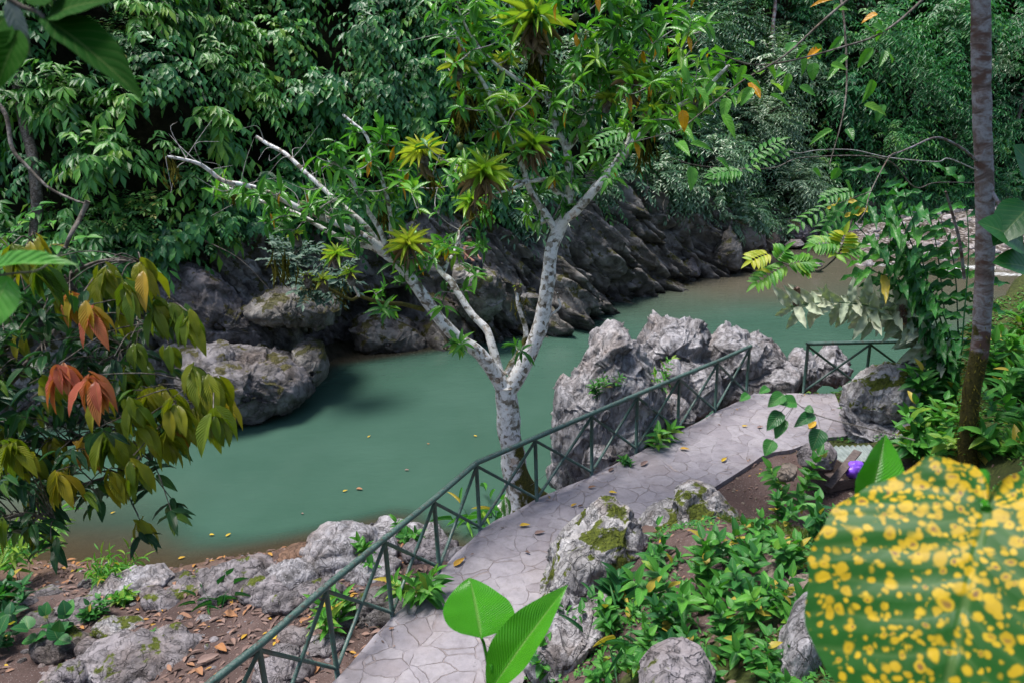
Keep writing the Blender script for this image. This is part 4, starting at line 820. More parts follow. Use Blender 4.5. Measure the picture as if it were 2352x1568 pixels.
for k in order:
    p = WH[k]; d = np.linalg.norm(nodes - p, axis=1) + .8 * np.maximum(nodes[:, 2] - p[2], 0); j = np.argmin(d); q = nodes[j]
    L_ = np.linalg.norm(p - q); mid = (p + q) / 2 + np.array([0, 0, -.10 * L_]) + g.normal(0, .06, 3) * L_; C = spline(np.array([q, mid, p]), 5); r0 = .006 + .006 * min(L_, 1.5)
    V, F, uv = tube(C, np.linspace(r0, .0045, len(C)), 5); tw.add(V - TO, F); WD[k] = nrm(C[-1] - C[-3]); nodes = np.vstack([nodes, C[4:9]])
add('twigs', tw.mesh('twigs', M['paletwig']), tree)['kind'] = 'stuff'
b = MB(); nw = len(WH); hue = np.clip(g.normal(.5, .17, nw) + .22 * vnoise(WH * .9, 3), .02, .93)
for k in range(11):
    a = k * 2.4 + g.uniform(-.5, .9, nw); u = nrm(np.cross(WD, np.array([.3, .2, 1.]))); v = np.cross(WD, u); el = g.uniform(-.45, .85, nw)[:, None]
    d = (u * np.cos(a)[:, None] + v * np.sin(a)[:, None]) * 1. + WD * el + UP * g.uniform(-.45, .25, nw)[:, None]; keep = g.random(nw) < np.where(WH[:, 0] < -.6, .62, .8)
    ln = g.uniform(.13, .31, nw); p = WH - WD * (.012 * k)[..., None] if False else WH - WD * .011 * k
    lr = np.clip(hue + g.normal(0, .1, nw), 0, .93); yel = g.random(nw) < .022; lr = np.where(yel, .98, lr)
    d = np.where(yel[:, None], d * .5 - UP, d); put(b, 'mid', (p - TO)[keep], d[keep], (UP + .5 * WD + .3 * rnd_dir(nw, g))[keep], ln[keep], (ln * g.uniform(.24, .34, nw))[keep], lr[keep])
add('crown', b.mesh('crown', LM['tree']), tree)
m, t = mat('green_fruit'); t.out(t.bsdf((.10, .13, .03), .5)); M['fruit'] = m
for px, py in d2((615, 1095), (740, 985), (1510, 520), (1525, 1225), (1515, 115)) + c5((940, 365),) + d1((2040, 1375), (1705, 1375)):
    k = np.argmin(np.sum((L2 - [px, py]) ** 2, 1)); p = ony(px, py, TY + LD[k] - .15); V, F = ICO[3]; add('fruit', mesh('fruit', V * [.05, .05, .055] * (1 + .04 * fbm(V * 2, 2, 3))[:, None] + p - TO, [F], M['fruit']), tree)
# bare dead twigs on the left limbs
for i in range(60):
    q = LN[g.integers(len(LN))] if i > 44 else (lambda A: A[g.integers(8, len(A))])(limb_nodes[[12, 13, 14, 12][i % 4]][2])
    d = nrm(g.normal(size=3) + [0, 0, .5]); ln = g.uniform(.25, .8); C = spline(np.array([q, q + d * ln * .5 + g.normal(0, .05, 3), q + d * ln + g.normal(0, .12, 3)]), 4); V, F, uv = tube(C, np.linspace(.007, .002, len(C)), 4); add('dead_twig', mesh('dead_twig', V - TO, F, M['paletwig'], uv=uv), tree)
# hanging moss beards under the limbs
for px, py, n, ln in [(1238, 130, 60, .5), (1255, 180, 30, .3), (640, 590, 16, .42), (655, 600, 14, .3), (1065, 225, 50, .55), (985, 395, 25, .3), (1110, 470, 25, .3), (1085, 470, 22, .35), (880, 480, 18, .4), (390, 372, 24, .3), (530, 440, 22, .25), (1480, 330, 25, .4), (1190, 690, 30, .2), (780, 670, 40, .15), (720, 645, 30, .12), (1140, 350, 40, .3)]:
    k = np.argmin(np.sum((L2 - [px, py]) ** 2, 1)); p0 = ony(px, py, TY + LD[k])
    P = p0 + g.normal(0, .07, (n, 3)); D = np.tile([0, 0, -1.], (n, 1)) + g.normal(0, .18, (n, 3)); b = MB(); put(b, 'far', P - TO, D, g.normal(size=(n, 3)), ln * g.uniform(.5, 1.1, n), .018, g.random(n))
    add('hanging_moss', b.mesh('hanging_moss', M['moss']), tree)
# ------------------------------------------------------------------ bromeliads sitting on the limbs
def bromeliad(px, py, rpx, label, n=26, dry=8, dY=-.12, up=None, beard=0, seed=0, hue=.55, width=.15):
    g = np.random.default_rng(500 + seed); k = np.argmin(np.sum((L2 - [px, py]) ** 2, 1)); dd = LD[k] + dY; p = ony(px, py, TY + dd); r = rpx * np.linalg.norm(p - [0, 0, CAM_H]) / FPX * 1.02
    o = empty('bromeliad', p, label, 'bromeliad', 'bromeliads growing on the lichen tree'); ax = nrm(np.array(up if up is not None else (g.normal(0, .12), -.30, 1.)))
    u = nrm(np.cross(ax, [1., .2, 0])); v = np.cross(ax, u)
    def ros(n, el0, el1, rr, lr, w_):
        a = np.arange(n) * 2.39996 + g.uniform(0, .3, n); f = np.linspace(0, 1, n); el = el0 + (el1 - el0) * f + g.normal(0, .07, n)
        D = (u * np.cos(a)[:, None] + v * np.sin(a)[:, None]) * np.cos(el)[:, None] + ax * np.sin(el)[:, None]; ln = rr * g.uniform(.8, 1.12, n) * (1 - .15 * f)
        return ax * .02 * rr * 0 + D * .03 * rr, D, np.tile(ax, (n, 1)) + .1 * g.normal(size=(n, 3)), ln, ln * w_, np.clip(lr + g.normal(0, .18, n), 0, 1)
    b = MB(); put(b, 'strap', *ros(n, .15, 1.3, r * 1.02, hue, width * 1.1)); add('leaf_rosette', b.mesh('leaf_rosette', LM['brom']), o)
    if dry: b = MB(); put(b, 'strap', *ros(dry, -.35, .15, r * .85, .5, width * .6)); add('dry_leaves', b.mesh('dry_leaves', LM['bromdry']), o)
    if beard:
        m_ = beard; P = g.normal(0, .09 * r, (m_, 3)) - ax * .05; D = np.tile([0, 0, -1.], (m_, 1)) + g.normal(0, .22, (m_, 3)); b = MB(); put(b, 'strap', P, D, g.normal(size=(m_, 3)), r * g.uniform(.35, .75, m_), r * .05, g.random(m_) * .7); add('dead_leaf_beard', b.mesh('dead_leaf_beard', LM['bromdry']), o)
    b = MB(); V, F, uv = tube(np.array([-ax * .14 - [0, .0, 0], -ax * .02, ax * .06]), [.05, .07, .04], 8); b.add(V, F); add('root_stock', b.mesh('root_stock', M['twig']), o)
    return o
BRO = [(1112, 412, 78, 'largest bromeliad with broad green leaves and a skirt of pink-brown dead leaves', 30, 16, -.3, None, 10, .45, .17), (972, 358, 58, 'yellow bromeliad with many narrow leaves, left of the largest bromeliad', 40, 3, -.25, None, 6, .95, .11), (1086, 470, 46, 'green bromeliad hanging right below the largest bromeliad', 18, 6, -.3, (-.3, -.3, 1), 3, .4, .19),
  (1222, 345, 62, 'bromeliad with a ragged skirt of long dry leaves, right of the largest bromeliad', 16, 26, -.2, None, 14, .35, .14), (1166, 262, 60, 'tall open green bromeliad behind the white slanting branch', 22, 6, .2, None, 0, .6, .16), (1224, 62, 84, 'high bromeliad with a long brown beard of dead leaves at the top of the tree', 34, 10, -.2, None, 44, .55, .13),
  (1052, 160, 48, 'yellow-green bromeliad near the top left of the crown', 20, 2, -.1, None, 0, .8, .17), (1060, 226, 30, 'little reddish bromeliad on a mossy twig left in the crown', 14, 4, -.1, None, 0, .7, .16), (1452, 190, 58, 'dark green bromeliad with a brown base high on the right side of the crown', 22, 8, -.3, None, 14, .2, .15),
  (1600, 228, 26, 'small yellow bromeliad on the end of the long right branch', 14, 2, -.1, None, 0, .85, .2), (772, 592, 40, 'bright green bromeliad on the lower left limb above the cave', 22, 3, -.15, None, 0, .55, .17), (742, 650, 30, 'yellowish bromeliad standing on the mossy horizontal limb', 11, 2, -.06, None, 0, .8, .24), (706, 638, 19, 'small yellow bromeliad at the tip of the mossy horizontal limb', 10, 0, -.06, None, 0, .85, .2),
  (805, 632, 26, 'small bromeliad at the fork above the mossy horizontal limb', 16, 2, -.1, None, 0, .5, .17), (1189, 660, 14, 'tiny bromeliad on the broken mossy stub in the tree fork', 10, 0, 0, None, 0, .6, .2), (940, 572, 62, 'wide bromeliad with bleached yellowish leaves in the middle of the left limb', 24, 14, -.3, None, 4, .9, .13),
  (1395, 235, 40, 'yellow-tipped bromeliad among the leaves right of the upright branch', 18, 3, -.2, None, 0, .75, .15), (1500, 262, 40, 'olive bromeliad near the start of the long right branch end', 16, 8, -.1, None, 8, .5, .15), (680, 545, 24, 'small bromeliad under the left limb with hanging moss', 14, 0, -.1, None, 0, .7, .18), (1160, 150, 44, 'light green bromeliad half hidden behind the crown leaves at the top', 18, 2, .25, None, 0, .8, .16), (1015, 590, 40, 'green bromeliad on the dark inner limb left of the fork', 18, 3, -.1, None, 4, .4, .15)]
for i, (px, py, r, lb, n, dry, dY, up, beard, hue, wd) in enumerate(BRO): bromeliad(px, py, r, lb, n, dry, dY, up, beard, i, hue, wd)
# ------------------------------------------------------------------ vegetation of the far hillside
def project(P):
    q = (np.asarray(P) - [0, 0, CAM_H]) @ CM; w_ = np.maximum(-q[:, 2], .01); return 1176 + FPX * q[:, 0] / w_, 784 - FPX * q[:, 1] / w_, -q[:, 2]
def bush(b, C, N, r, kind, g, dens=1., lr0=None, stems=None):
    """one mounded shrub growing out of the slope, N = direction away from the slope"""
    K = KIND[kind]; n = max(5, int(K['n'] * r * r * dens)); D = rnd_dir(n, g) + N * .75 + UP * K['upb']; D = nrm(D)
    P0 = C + D * (r * g.uniform(.05, .55, n))[:, None]; ln = r * g.uniform(.4, .85, n) * K['sl']
    lr = np.clip((.5 if lr0 is None else lr0) + g.normal(0, .14, n), .02, .98)
    sz = g.uniform(.68, 1.22); sprays(b, K['tpl'], P0, D, ln, K['k'], K['ln'] * sz, K['wd'] * sz * g.uniform(.85, 1.15), g, K['droop'], lr, K['spread'], K['down'], .22, N, nup=K.get('nup', 1.))
KIND = {
 'drupe': dict(n=15, k=9, ln=.40, wd=.155, droop=.45, spread=.7, down=.55, upb=.2, sl=1.25, tpl='far', m='drupe'),
 'ovate': dict(n=26, k=9, ln=.27, wd=.165, droop=.6, spread=.75, down=.5, upb=.15, sl=1.1, tpl='far', m='ovate'),
 'pale': dict(n=26, k=11, ln=.27, wd=.085, droop=.4, spread=.85, down=.2, upb=.3, sl=1.1, tpl='far', m='pale'),
 'dark': dict(n=17, k=12, ln=.36, wd=.12, droop=.5, spread=.85, down=.4, upb=.3, sl=1.35, tpl='far', m='dark'),
 'fine': dict(n=34, k=9, ln=.15, wd=.07, droop=.35, spread=.85, down=.25, upb=.3, sl=1.1, tpl='far', m='fine'),
 'grey': dict(n=24, k=9, ln=.24, wd=.095, droop=.2, spread=.9, down=.05, upb=.5, sl=1., tpl='far', m='grey')}
g = np.random.default_rng(21); mass = {k: MB() for k in KIND}; NB = 2600
S_ = g.uniform(s_at(-30, 14), s_at(58, 42), NB); Z_ = zc_at(S_) - .5 + 16 * g.random(NB) ** 1.15
P_ = hillpt(S_, Z_, 0.); px, py, dp_ = project(P_); _, n2 = bank(S_); cnt = 0
keep = (px > -330) & (px < 2720) & (py > -420) & (py < 900)
taken = []
for i in np.where(keep)[0]:
    x, y = px[i], py[i]; N = np.array([-n2[i, 0], -n2[i, 1], .35]); N /= np.linalg.norm(N)
    r = g.uniform(.7, 1.55) * (1.15 if dp_[i] > 33 else 1.)
    if any((P_[i] - q) @ (P_[i] - q) < (.47 * (r + rr)) ** 2 for q, rr in taken): continue
    taken.append((P_[i], r)); xx = x + g.normal(0, 60); yy = y + g.normal(0, 40)
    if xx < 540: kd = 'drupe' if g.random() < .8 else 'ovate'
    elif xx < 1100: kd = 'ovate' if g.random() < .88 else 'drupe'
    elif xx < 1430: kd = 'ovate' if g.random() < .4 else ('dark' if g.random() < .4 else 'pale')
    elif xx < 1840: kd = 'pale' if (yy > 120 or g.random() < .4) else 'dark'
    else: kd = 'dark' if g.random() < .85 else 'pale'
    
    lr0 = .45 + .28 * float(vnoise(P_[i:i + 1] * .35, 9)[0]) + g.normal(0, .08)
    bush(mass[kd], P_[i] + N * g.uniform(0, .9), N, r, kd, g, 1., lr0); cnt += 1
for j in g.permutation(len(P_))[:1500]:
    if not keep[j] or cnt > 2200: continue
    if g.random() < .42: N = nrm(np.array([-n2[j, 0], -n2[j, 1], .35])); bush(mass['fine'], P_[j] + N * g.uniform(.1, .8), N, g.uniform(.45, .95), 'fine', g, 1., g.uniform(.2, .75))
NMS = {'fine': 'undergrowth', 'drupe': 'drooping_foliage', 'ovate': 'creeper_foliage', 'pale': 'glossy_foliage', 'dark': 'forest_foliage', 'grey': 'shrub_foliage'}
for k, b in mass.items():
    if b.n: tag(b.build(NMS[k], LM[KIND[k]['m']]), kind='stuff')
print('bushes', cnt, {k: b.n for k, b in mass.items()})
def hill_hit(x, y, off=0.):
    """point of the hillside (or cliff top) seen at picture position (x, y)"""
    return _HP[np.argmin((_HX - x) ** 2 + (_HY - y) ** 2)], _HN[np.argmin((_HX - x) ** 2 + (_HY - y) ** 2)]
SG, TG = np.meshgrid(np.linspace(s_at(-30, 14), s_at(58, 42), 420), np.linspace(0, 1, 160), indexing='ij'); SG, TG = SG.ravel(), TG.ravel(); ZG = .2 + 17 * TG
zc_ = zc_at(SG); pb, nb = bank(SG); oo = np.where(ZG > zc_, hill_off(SG, ZG), .30 * ZG + .12 * ZG ** 1.3 - .3); _HP = np.column_stack([pb + nb * oo[:, None], ZG]); _HN = nrm(np.column_stack([-nb, np.full(len(nb), .35)])); _HX, _HY, _ = project(_HP)
def shrub(name, px, py, rpx, kind, label, cat='shrub', group='shrubs on the far hillside', seed=0, out=.7, dens=1.3, lr0=.55, at=None):
    g = np.random.default_rng(700 + seed); p, N = hill_hit(px, py); p = p if at is None else dep(px, py, at); r = rpx * np.linalg.norm(p - [0, 0, CAM_H]) / FPX
    o = empty(name, p, label, cat, group); b = MB(); bush(b, N * out * r, N, r, kind, g, dens, lr0); add('foliage', b.mesh('foliage', LM[KIND[kind]['m']]), o)
    b = MB(); e = N * out * r
    for k in range(4):
        d = nrm(N + UP * .4 + .6 * g.normal(size=3)) * r * .7; C = spline(np.array([-N * .2, e * .6 + d * .1, e + d]), 4); V, F, uv = tube(C, np.linspace(.03, .012, len(C)), 5); b.add(V, F)
    add('stem', b.mesh('stem', M['twig']), o); return o
SH = [(190, 250, 85, 'drupe', .6, 'shrub with big drooping leaves at the upper left, right below the dark overhanging leaf'), (310, 250, 62, 'drupe', .65, 'drooping light green shrub hanging beside the dark overhanging leaf tip'), (270, 400, 90, 'drupe', .55, 'large drooping leaf cluster left of the pale bare limb tip'), (330, 60, 70, 'drupe', .7, 'bright drooping shrub near the top edge of the picture, left'), (460, 95, 80, 'drupe', .6, 'broad leafy shrub near the top edge between the drooping shrub and the creeper wall'),
      (470, 300, 60, 'drupe', .8, 'yellow-green feathery shrub above the bare limb tip'), (240, 330, 48, 'drupe', .5, 'small drooping shrub half way down the left slope'), (620, 130, 80, 'ovate', .65, 'light green creeper mound near the top, left of the picture centre'), (690, 250, 85, 'ovate', .5, 'bluish green creeper mound right above the broken white limb'), (560, 210, 66, 'ovate', .8, 'yellowish green creeper mound in the middle of the far slope'),
      (840, 110, 90, 'ovate', .45, 'dense round-leaved creeper mound left of the tree crown'), (860, 240, 80, 'ovate', .35, 'dark bluish creeper mound behind the yellow bromeliad'), (950, 190, 70, 'ovate', .4, 'glossy creeper mound touching the left edge of the tree crown'), (960, 60, 70, 'ovate', .55, 'creeper mound at the top edge just left of the tree crown'),
      (1480, 420, 70, 'pale', .5, 'pale glossy shrub overhanging the dark cliff right of the white limb'), (1600, 380, 80, 'pale', .6, 'silvery glossy shrub above the cliff, right of the tree crown'), (1690, 300, 85, 'pale', .75, 'brightest silvery shrub on the slope right of the tree crown'), (1770, 440, 72, 'pale', .8, 'whitish leafy shrub hanging over the end of the cliff'), (1730, 180, 80, 'pale', .55, 'glossy shrub high on the slope right of the tree crown'), (1820, 460, 44, 'pale', .9, 'dusty beige-leaved shrub at the tip of the overhang above the far rocks'), (1560, 100, 80, 'pale', .4, 'glossy dark shrub behind the top right of the tree crown'),
      (1950, 150, 95, 'dark', .6, 'dark tree foliage with long leaflets right of the glossy shrubs'), (2050, 240, 95, 'dark', .5, 'drooping pinnate shrub in the middle of the right background'), (2120, 110, 90, 'dark', .55, 'dark pinnate shrub left of the tall trunk near the top'), (2000, 350, 80, 'dark', .7, 'bright fan-leaved shrub low in the right background'), (2150, 330, 80, 'dark', .45, 'dark shrub just left of the tall trunk at mid height'), (1880, 250, 70, 'dark', .3, 'very dark shrub in the shaded fold right of the glossy shrubs'), (2310, 130, 80, 'dark', .4, 'dark shrub right of the tall trunk near the top edge')]
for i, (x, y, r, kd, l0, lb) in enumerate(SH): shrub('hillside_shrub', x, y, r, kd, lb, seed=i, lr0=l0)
shrub('cliff_shrub', 655, 615, 78, 'grey', 'grey-green leafy shrub hanging on the cliff left of the cave', group='shrubs on the cliff', seed=60, out=.3, dens=3., lr0=.5, at=20.2)
shrub('cliff_shrub', 705, 675, 62, 'grey', 'lower grey-green shrub hanging directly over the cave mouth', group='shrubs on the cliff', seed=61, out=.3, dens=3., lr0=.6, at=19.7)
shrub('cliff_shrub', 765, 650, 52, 'grey', 'small grey-green shrub behind the mossy horizontal limb', group='shrubs on the cliff', seed=62, out=.3, dens=2.6, lr0=.45, at=19.9)
# creepers spilling over the cliff edge
def edge_bushes(name, label_kind, xs, kind, seed, lo, hi, drop):
    g = np.random.default_rng(seed); b = MB()
    for x in np.arange(xs[0], xs[1], 27):
        s = None; j = np.argmin(np.abs(_HX - x) + 40 * np.abs(ZG - zc_)); N = _HN[j]; p = _HP[j] + UP * g.uniform(-drop, .5); bush(b, p + N * g.uniform(.2, .8), nrm(N - UP * .3), g.uniform(lo, hi), kind, g, 1.2, g.uniform(.25, .6))
    return tag(b.build(name, LM[KIND[kind]['m']]), kind='stuff')
edge_bushes('cliff_edge_foliage', None, (760, 1180), 'ovate', 31, .5, .95, .1); edge_bushes('cliff_edge_foliage', None, (380, 760), 'ovate', 36, .4, .7, -.5); edge_bushes('cliff_edge_foliage', None, (1150, 1720), 'pale', 32, .5, 1., .15); edge_bushes('cliff_edge_foliage', None, (1700, 1900), 'pale', 33, .6, 1., .6); edge_bushes('cliff_edge_foliage', None, (-100, 360), 'drupe', 34, .6, 1.1, .6)
edge_bushes('bank_foliage', None, (1930, 2500), 'dark', 35, .7, 1.3, .0)
# pale trunks and hanging vines of the far slope
def bare_line(name, label, cat, pts, r0, r1, m, dY=-1., group=None, seed=0, loc=None):
    P = []
    for x, y in pts:
        p, N = hill_hit(x, y); P.append(p + N * -dY)
    C = spline(np.array(P), 6); C = C + .04 * np.stack([vnoise(C * 1.1 + seed + 7 * k, 3) for k in range(3)], 1); V, F, uv = tube(C, np.linspace(r0, r1, len(C)), 6, .1, seed); org = C[0]
    return tag(add(name, mesh(name, V - org, F, m, uv=uv, attrs={'moss': np.zeros(len(V))}), None, org), label, cat, group)
VINES = [([(560, 120), (575, 200), (560, 290), (580, 360)], 'pale looping vine hanging in the creeper wall left of the picture centre'), ([(330, 20), (360, 120), (410, 190), (440, 260)], 'thin brown liana slanting through the drooping shrubs at the upper left'), ([(900, 20), (890, 130), (905, 230)], 'thin grey liana hanging in the dark creepers left of the tree crown'), ([(2060, 60), (2010, 200), (1990, 330)], 'thin brown liana hanging in the right background'), ([(450, 560), (520, 610), (600, 700)], 'thin root creeping down the rock face above the big rounded boulder'), ([(1690, 330), (1680, 420), (1665, 480)], 'thin vine hanging down the cliff below the brightest silvery shrub'), ([(1530, 380), (1510, 440), (1490, 480), (1500, 520)], 'curved hanging root over the dark cliff right of the white limb'), ([(1600, 395), (1612, 460), (1640, 520)], 'long bare vine hanging in front of the ridged cliff'), ([(1445, 400), (1450, 440), (1442, 470)], 'short vine hanging beside the white limb'), ([(1560, 500), (1600, 535), (1645, 575)], 'brown root running diagonally down the cliff')]
for i, (p, lb) in enumerate(VINES): bare_line('hanging_vine', lb, 'vine', p, .018, .01, M['twig'], -.9, 'vines on the cliff', i)
def hill_tree(label, pts, r, kind, cpx, crad, seed, bm_=M['twig']):
    P = [];
    for x, y in pts: p, N = hill_hit(x, y); P.append(p + N * 1.1)
    C = spline(np.array(P), 6); C = C + .05 * np.stack([vnoise(C * 1.1 + seed + 7 * k, 3) for k in range(3)], 1); org = C[0]; o = empty('hillside_tree', org, label, 'tree')
    V, F, uv = tube(C, np.linspace(r, r * .65, len(C)), 9, .1, seed); add('trunk', mesh('trunk', V - org, F, bm_, uv=uv, attrs={'moss': np.full(len(V), .1)}), o)
    g = np.random.default_rng(seed); b = MB()
    for k in range(7): bush(b, C[-1] - org + g.normal(0, crad * .7, 3) + UP * crad, nrm(_HN[0] * .5 + UP), crad * g.uniform(.6, .9), kind, g, 1.1, g.uniform(.3, .7))
    add('crown', b.mesh('crown', LM[KIND[kind]['m']]), o)
hill_tree('mossy dark tree trunk in the shade of the left slope, leafy above the picture', [(128, 560), (118, 420), (100, 260), (78, 90), (70, -40), (66, -140)], .15, 'drupe', 0, 1.6, 20)
hill_tree('slim pale tree trunk high behind the glossy shrubs', [(1735, 170), (1738, 80), (1742, -40), (1744, -140)], .11, 'pale', 0, 1.5, 21, M['bark2'])
hill_tree('dark slanting tree trunk right of the tall mossy trunk', [(2300, 300), (2330, 180), (2345, 60), (2352, -120)], .12, 'dark', 0, 1.6, 22)
LM['bleach'] = leaf_mat('bleached_leaf', [(0, (.14, .22, .14)), (.5, (.34, .40, .29)), (1, (.50, .50, .38))], .55, .15, .2, 10., .3)
LM['sprig'] = leaf_mat('sprig_leaf', [(0, (.02, .09, .02)), (.6, (.05, .22, .025)), (.85, (.14, .34, .03)), (1, (.42, .42, .02))], .35, .35, .3, 7., .2)
LM['grass'] = leaf_mat('grass_blade', [(0, (.03, .07, .012)), (.6, (.08, .15, .02)), (1, (.22, .20, .06))], .5, .25, .0, 3., .05)
# ------------------------------------------------------------------ foreground plants
def leaf1(tpl, base, tip, width, N, lr, m, name, parent, org, roll=0.):
    base, tip = np.asarray(base, float), np.asarray(tip, float); b = MB(); D = (tip - base)[None]; put(b, tpl, (base - org)[None], D, np.asarray(N, float)[None], np.linalg.norm(D), width, np.array([lr])); return add(name, b.mesh(name, m), parent)
def curve_obj(name, C, r0, r1, m, parent, org, ns=7, seed=0, wob=.08, moss=None):
    V, F, uv = tube(C, np.linspace(r0, r1, len(C)), ns, wob, seed); return add(name, mesh(name, V - org, F, m, uv=uv, attrs={'moss': np.zeros(len(V)) if moss is None else moss(V)}), parent, None if parent is not None else org)
# --- two big upright leaves in front of the path
p0 = dep(1136, 1700, 2.45); o = empty('broadleaf_plant', np.array([p0[0], p0[1], gz(p0[0], p0[1])]), 'young plant with two big bright green leaves on thin stalks in front of the path', 'plant'); org = np.array(o.location)
c_ = dep(1133, 1590, 2.45)
curve_obj('stem', spline(np.array([org, [c_[0], c_[1], (org[2] + c_[2]) / 2], c_, dep(1122, 1530, 2.45), dep(1112, 1480, 2.45), dep(1106, 1464, 2.44)]), 6), .008, .005, LM['broad'], o, org)
tplA = (lambda: (lambda T: (T[0], T[1], T[2]))(leaf_tpl(18, 12, 'ovate', .10, .10, .012)))()
tn = -nrm(ray(1100, 1400))
leaf1(tplA, dep(1106, 1464, 2.44), dep(1082, 1318, 2.6), .25, tn + [.4, 0, .45], .25, LM['broad'], 'leaf', o, org)
tplB = leaf_tpl(20, 12, 'lance', .16, .12, .012); q = MB(); 
leaf1(tplB, dep(1124, 1590, 2.42), dep(1292, 1338, 2.46), .155, tn + [-.35, .1, .35], .55, LM['broad'], 'leaf', o, org)
# --- yellow-spotted heart-shaped leaf
def spots(t, col, u, v):
    c = t.coord(world=False); w_ = t.n('ShaderNodeVectorMath', {0: c, 1: t.n('ShaderNodeVectorMath', {0: t.n('ShaderNodeTexNoise', {'Vector': c, 'Scale': 17., 'Detail': 3.}).outputs['Color'], 1: (.034, .034, .034)}, operation='MULTIPLY').outputs[0]}, operation='ADD').outputs[0]
    dn = t.mr(t.noise(c, 4.2, 2.), .3, .66, .0, 1.); edge = t.attr('edge')
    y = None
    for k, (sc, rr) in enumerate(((33., .36), (52., .38), (78., .38))):
        sv = t.n('ShaderNodeVectorMath', {0: w_, 1: (3.1 * k, 1.7 * k, .9 * k)}, operation='ADD').outputs[0]; vn = t.n('ShaderNodeTexVoronoi', {'Vector': sv, 'Scale': sc}); d = vn.outputs['Distance']; cs = t.sep(vn.outputs['Color'])
        on = t.math('GREATER_THAN', t.math('ADD', t.math('ADD', t.math('MULTIPLY', dn, .75), t.math('MULTIPLY', edge, .45)), cs[0]), .92)
        f = t.math('MULTIPLY', t.mr(d, rr - .05, rr + .08, 1., 0.), on); br = t.math('MULTIPLY', t.math('MULTIPLY', t.mr(d, rr * .35, rr * .8, 1., 0.), t.math('GREATER_THAN', cs[1], .74)), on)
        col = t.mix(f, col, t.mix(cs[2], (.36, .24, .008), (.48, .32, .012))); col = t.mix(t.math('MULTIPLY', br, .85), col, (.11, .05, .03))
    return col
LM['spotted'] = leaf_mat('yellow_spotted_leaf', [(0, (.010, .070, .008)), (1, (.018, .095, .010))], .45, .18, .25, 9., .35, spots=spots, spec=.2)
def heart_leaf(base, tipdir, N, L_, lr, m, name, parent, org, wide=1., cup=.12, seed=0):
    na, nr = 120, 46; th = np.linspace(-math.pi, math.pi, na); a = np.abs(th) / math.pi
    r = np.interp(a, [0, .05, .13, .2, .26, .32, .38, .47, .59, .75, .88, 1], [1., .86, .76, .73, .66, .62, .54, .41, .29, .23, .19, .04]); r = r * (1 + .02 * np.sin(th * 9 + seed) + .012 * np.sin(th * 23))
    f = np.linspace(0, 1, nr) ** .9; X = f[:, None] * r * np.cos(th); Y = f[:, None] * r * np.sin(th) * wide
    rad = np.hypot(X, Y); vein = np.abs(((X - .45 * np.abs(Y)) * 9 + 40.5) % 1 - .5) * 2
    Zz = -cup * rad ** 2 * 1.4 + .09 * np.abs(Y) + .012 * vein * np.minimum(rad * 2, 1) + .025 * np.sin(th[None] * 6 + seed) * f[:, None] ** 2
    D = nrm(np.asarray(tipdir, float)); N = np.asarray(N, float); Zd = nrm(N - D * (N @ D)); Yd = np.cross(Zd, D)
    V = (X[..., None] * D + Y[..., None] * Yd + Zz[..., None] * Zd).reshape(-1, 3) * L_ + np.asarray(base) - org
    uv = np.stack([X.ravel() + .3 * np.sin(Y.ravel() * 3) ** 2, .5 + 1.9 * Y.ravel()], 1)
    ed = np.clip((f[:, None] * np.ones(na)), 0, 1).ravel() ** 2
    return add(name, mesh(name, V, [grid_faces(nr, na)], m, attrs={'lr': np.full(len(V), lr), 'edge': ed * np.tile(smooth(.25, .7, a), (nr, 1)).ravel()}, uv=uv), parent)
pb_ = dep(2266, 1172, 1.22); gx_, gy_ = float(pb_[0]) + .25, float(pb_[1]) + .35
o = empty('spotted_leaf_plant', (gx_, gy_, gz(gx_, gy_)), 'plant with a huge heart-shaped green leaf covered in yellow and brown spots', 'plant'); org = np.array(o.location)
heart_leaf(pb_, dep(2120, 1800, 1.02) - pb_, -nrm(ray(2100, 1350)) + [-.12, 0, .45], .50, .5, LM['spotted'], 'leaf', o, org, .92, .22, 2)
curve_obj('stem', spline(np.array([org, pb_ + [.12, .2, -.25], pb_ + [.02, .04, -.02], pb_]), 6), .014, .009, LM['broad'], o, org)
pc = dep(2010, 1190, 1.75); o = empty('blade_plant', (pc[0] + .1, pc[1] + .1, gz(pc[0] + .1, pc[1] + .1)), 'single upright dark green leaf blade standing behind the yellow-spotted leaf', 'plant'); org = np.array(o.location)
leaf1(leaf_tpl(14, 8, 'lance', .2, .08, .02), dep(1975, 1230, 1.75), dep(2044, 995, 1.8), .14, -nrm(ray(2000, 1100)) + [.5, 0, .1], .2, LM['spotted'] if False else LM['broad'], 'leaf', o, org); curve_obj('stem', spline(np.array([org, dep(1965, 1300, 1.75), dep(1975, 1230, 1.75)]), 5), .008, .005, LM['broad'], o, org)
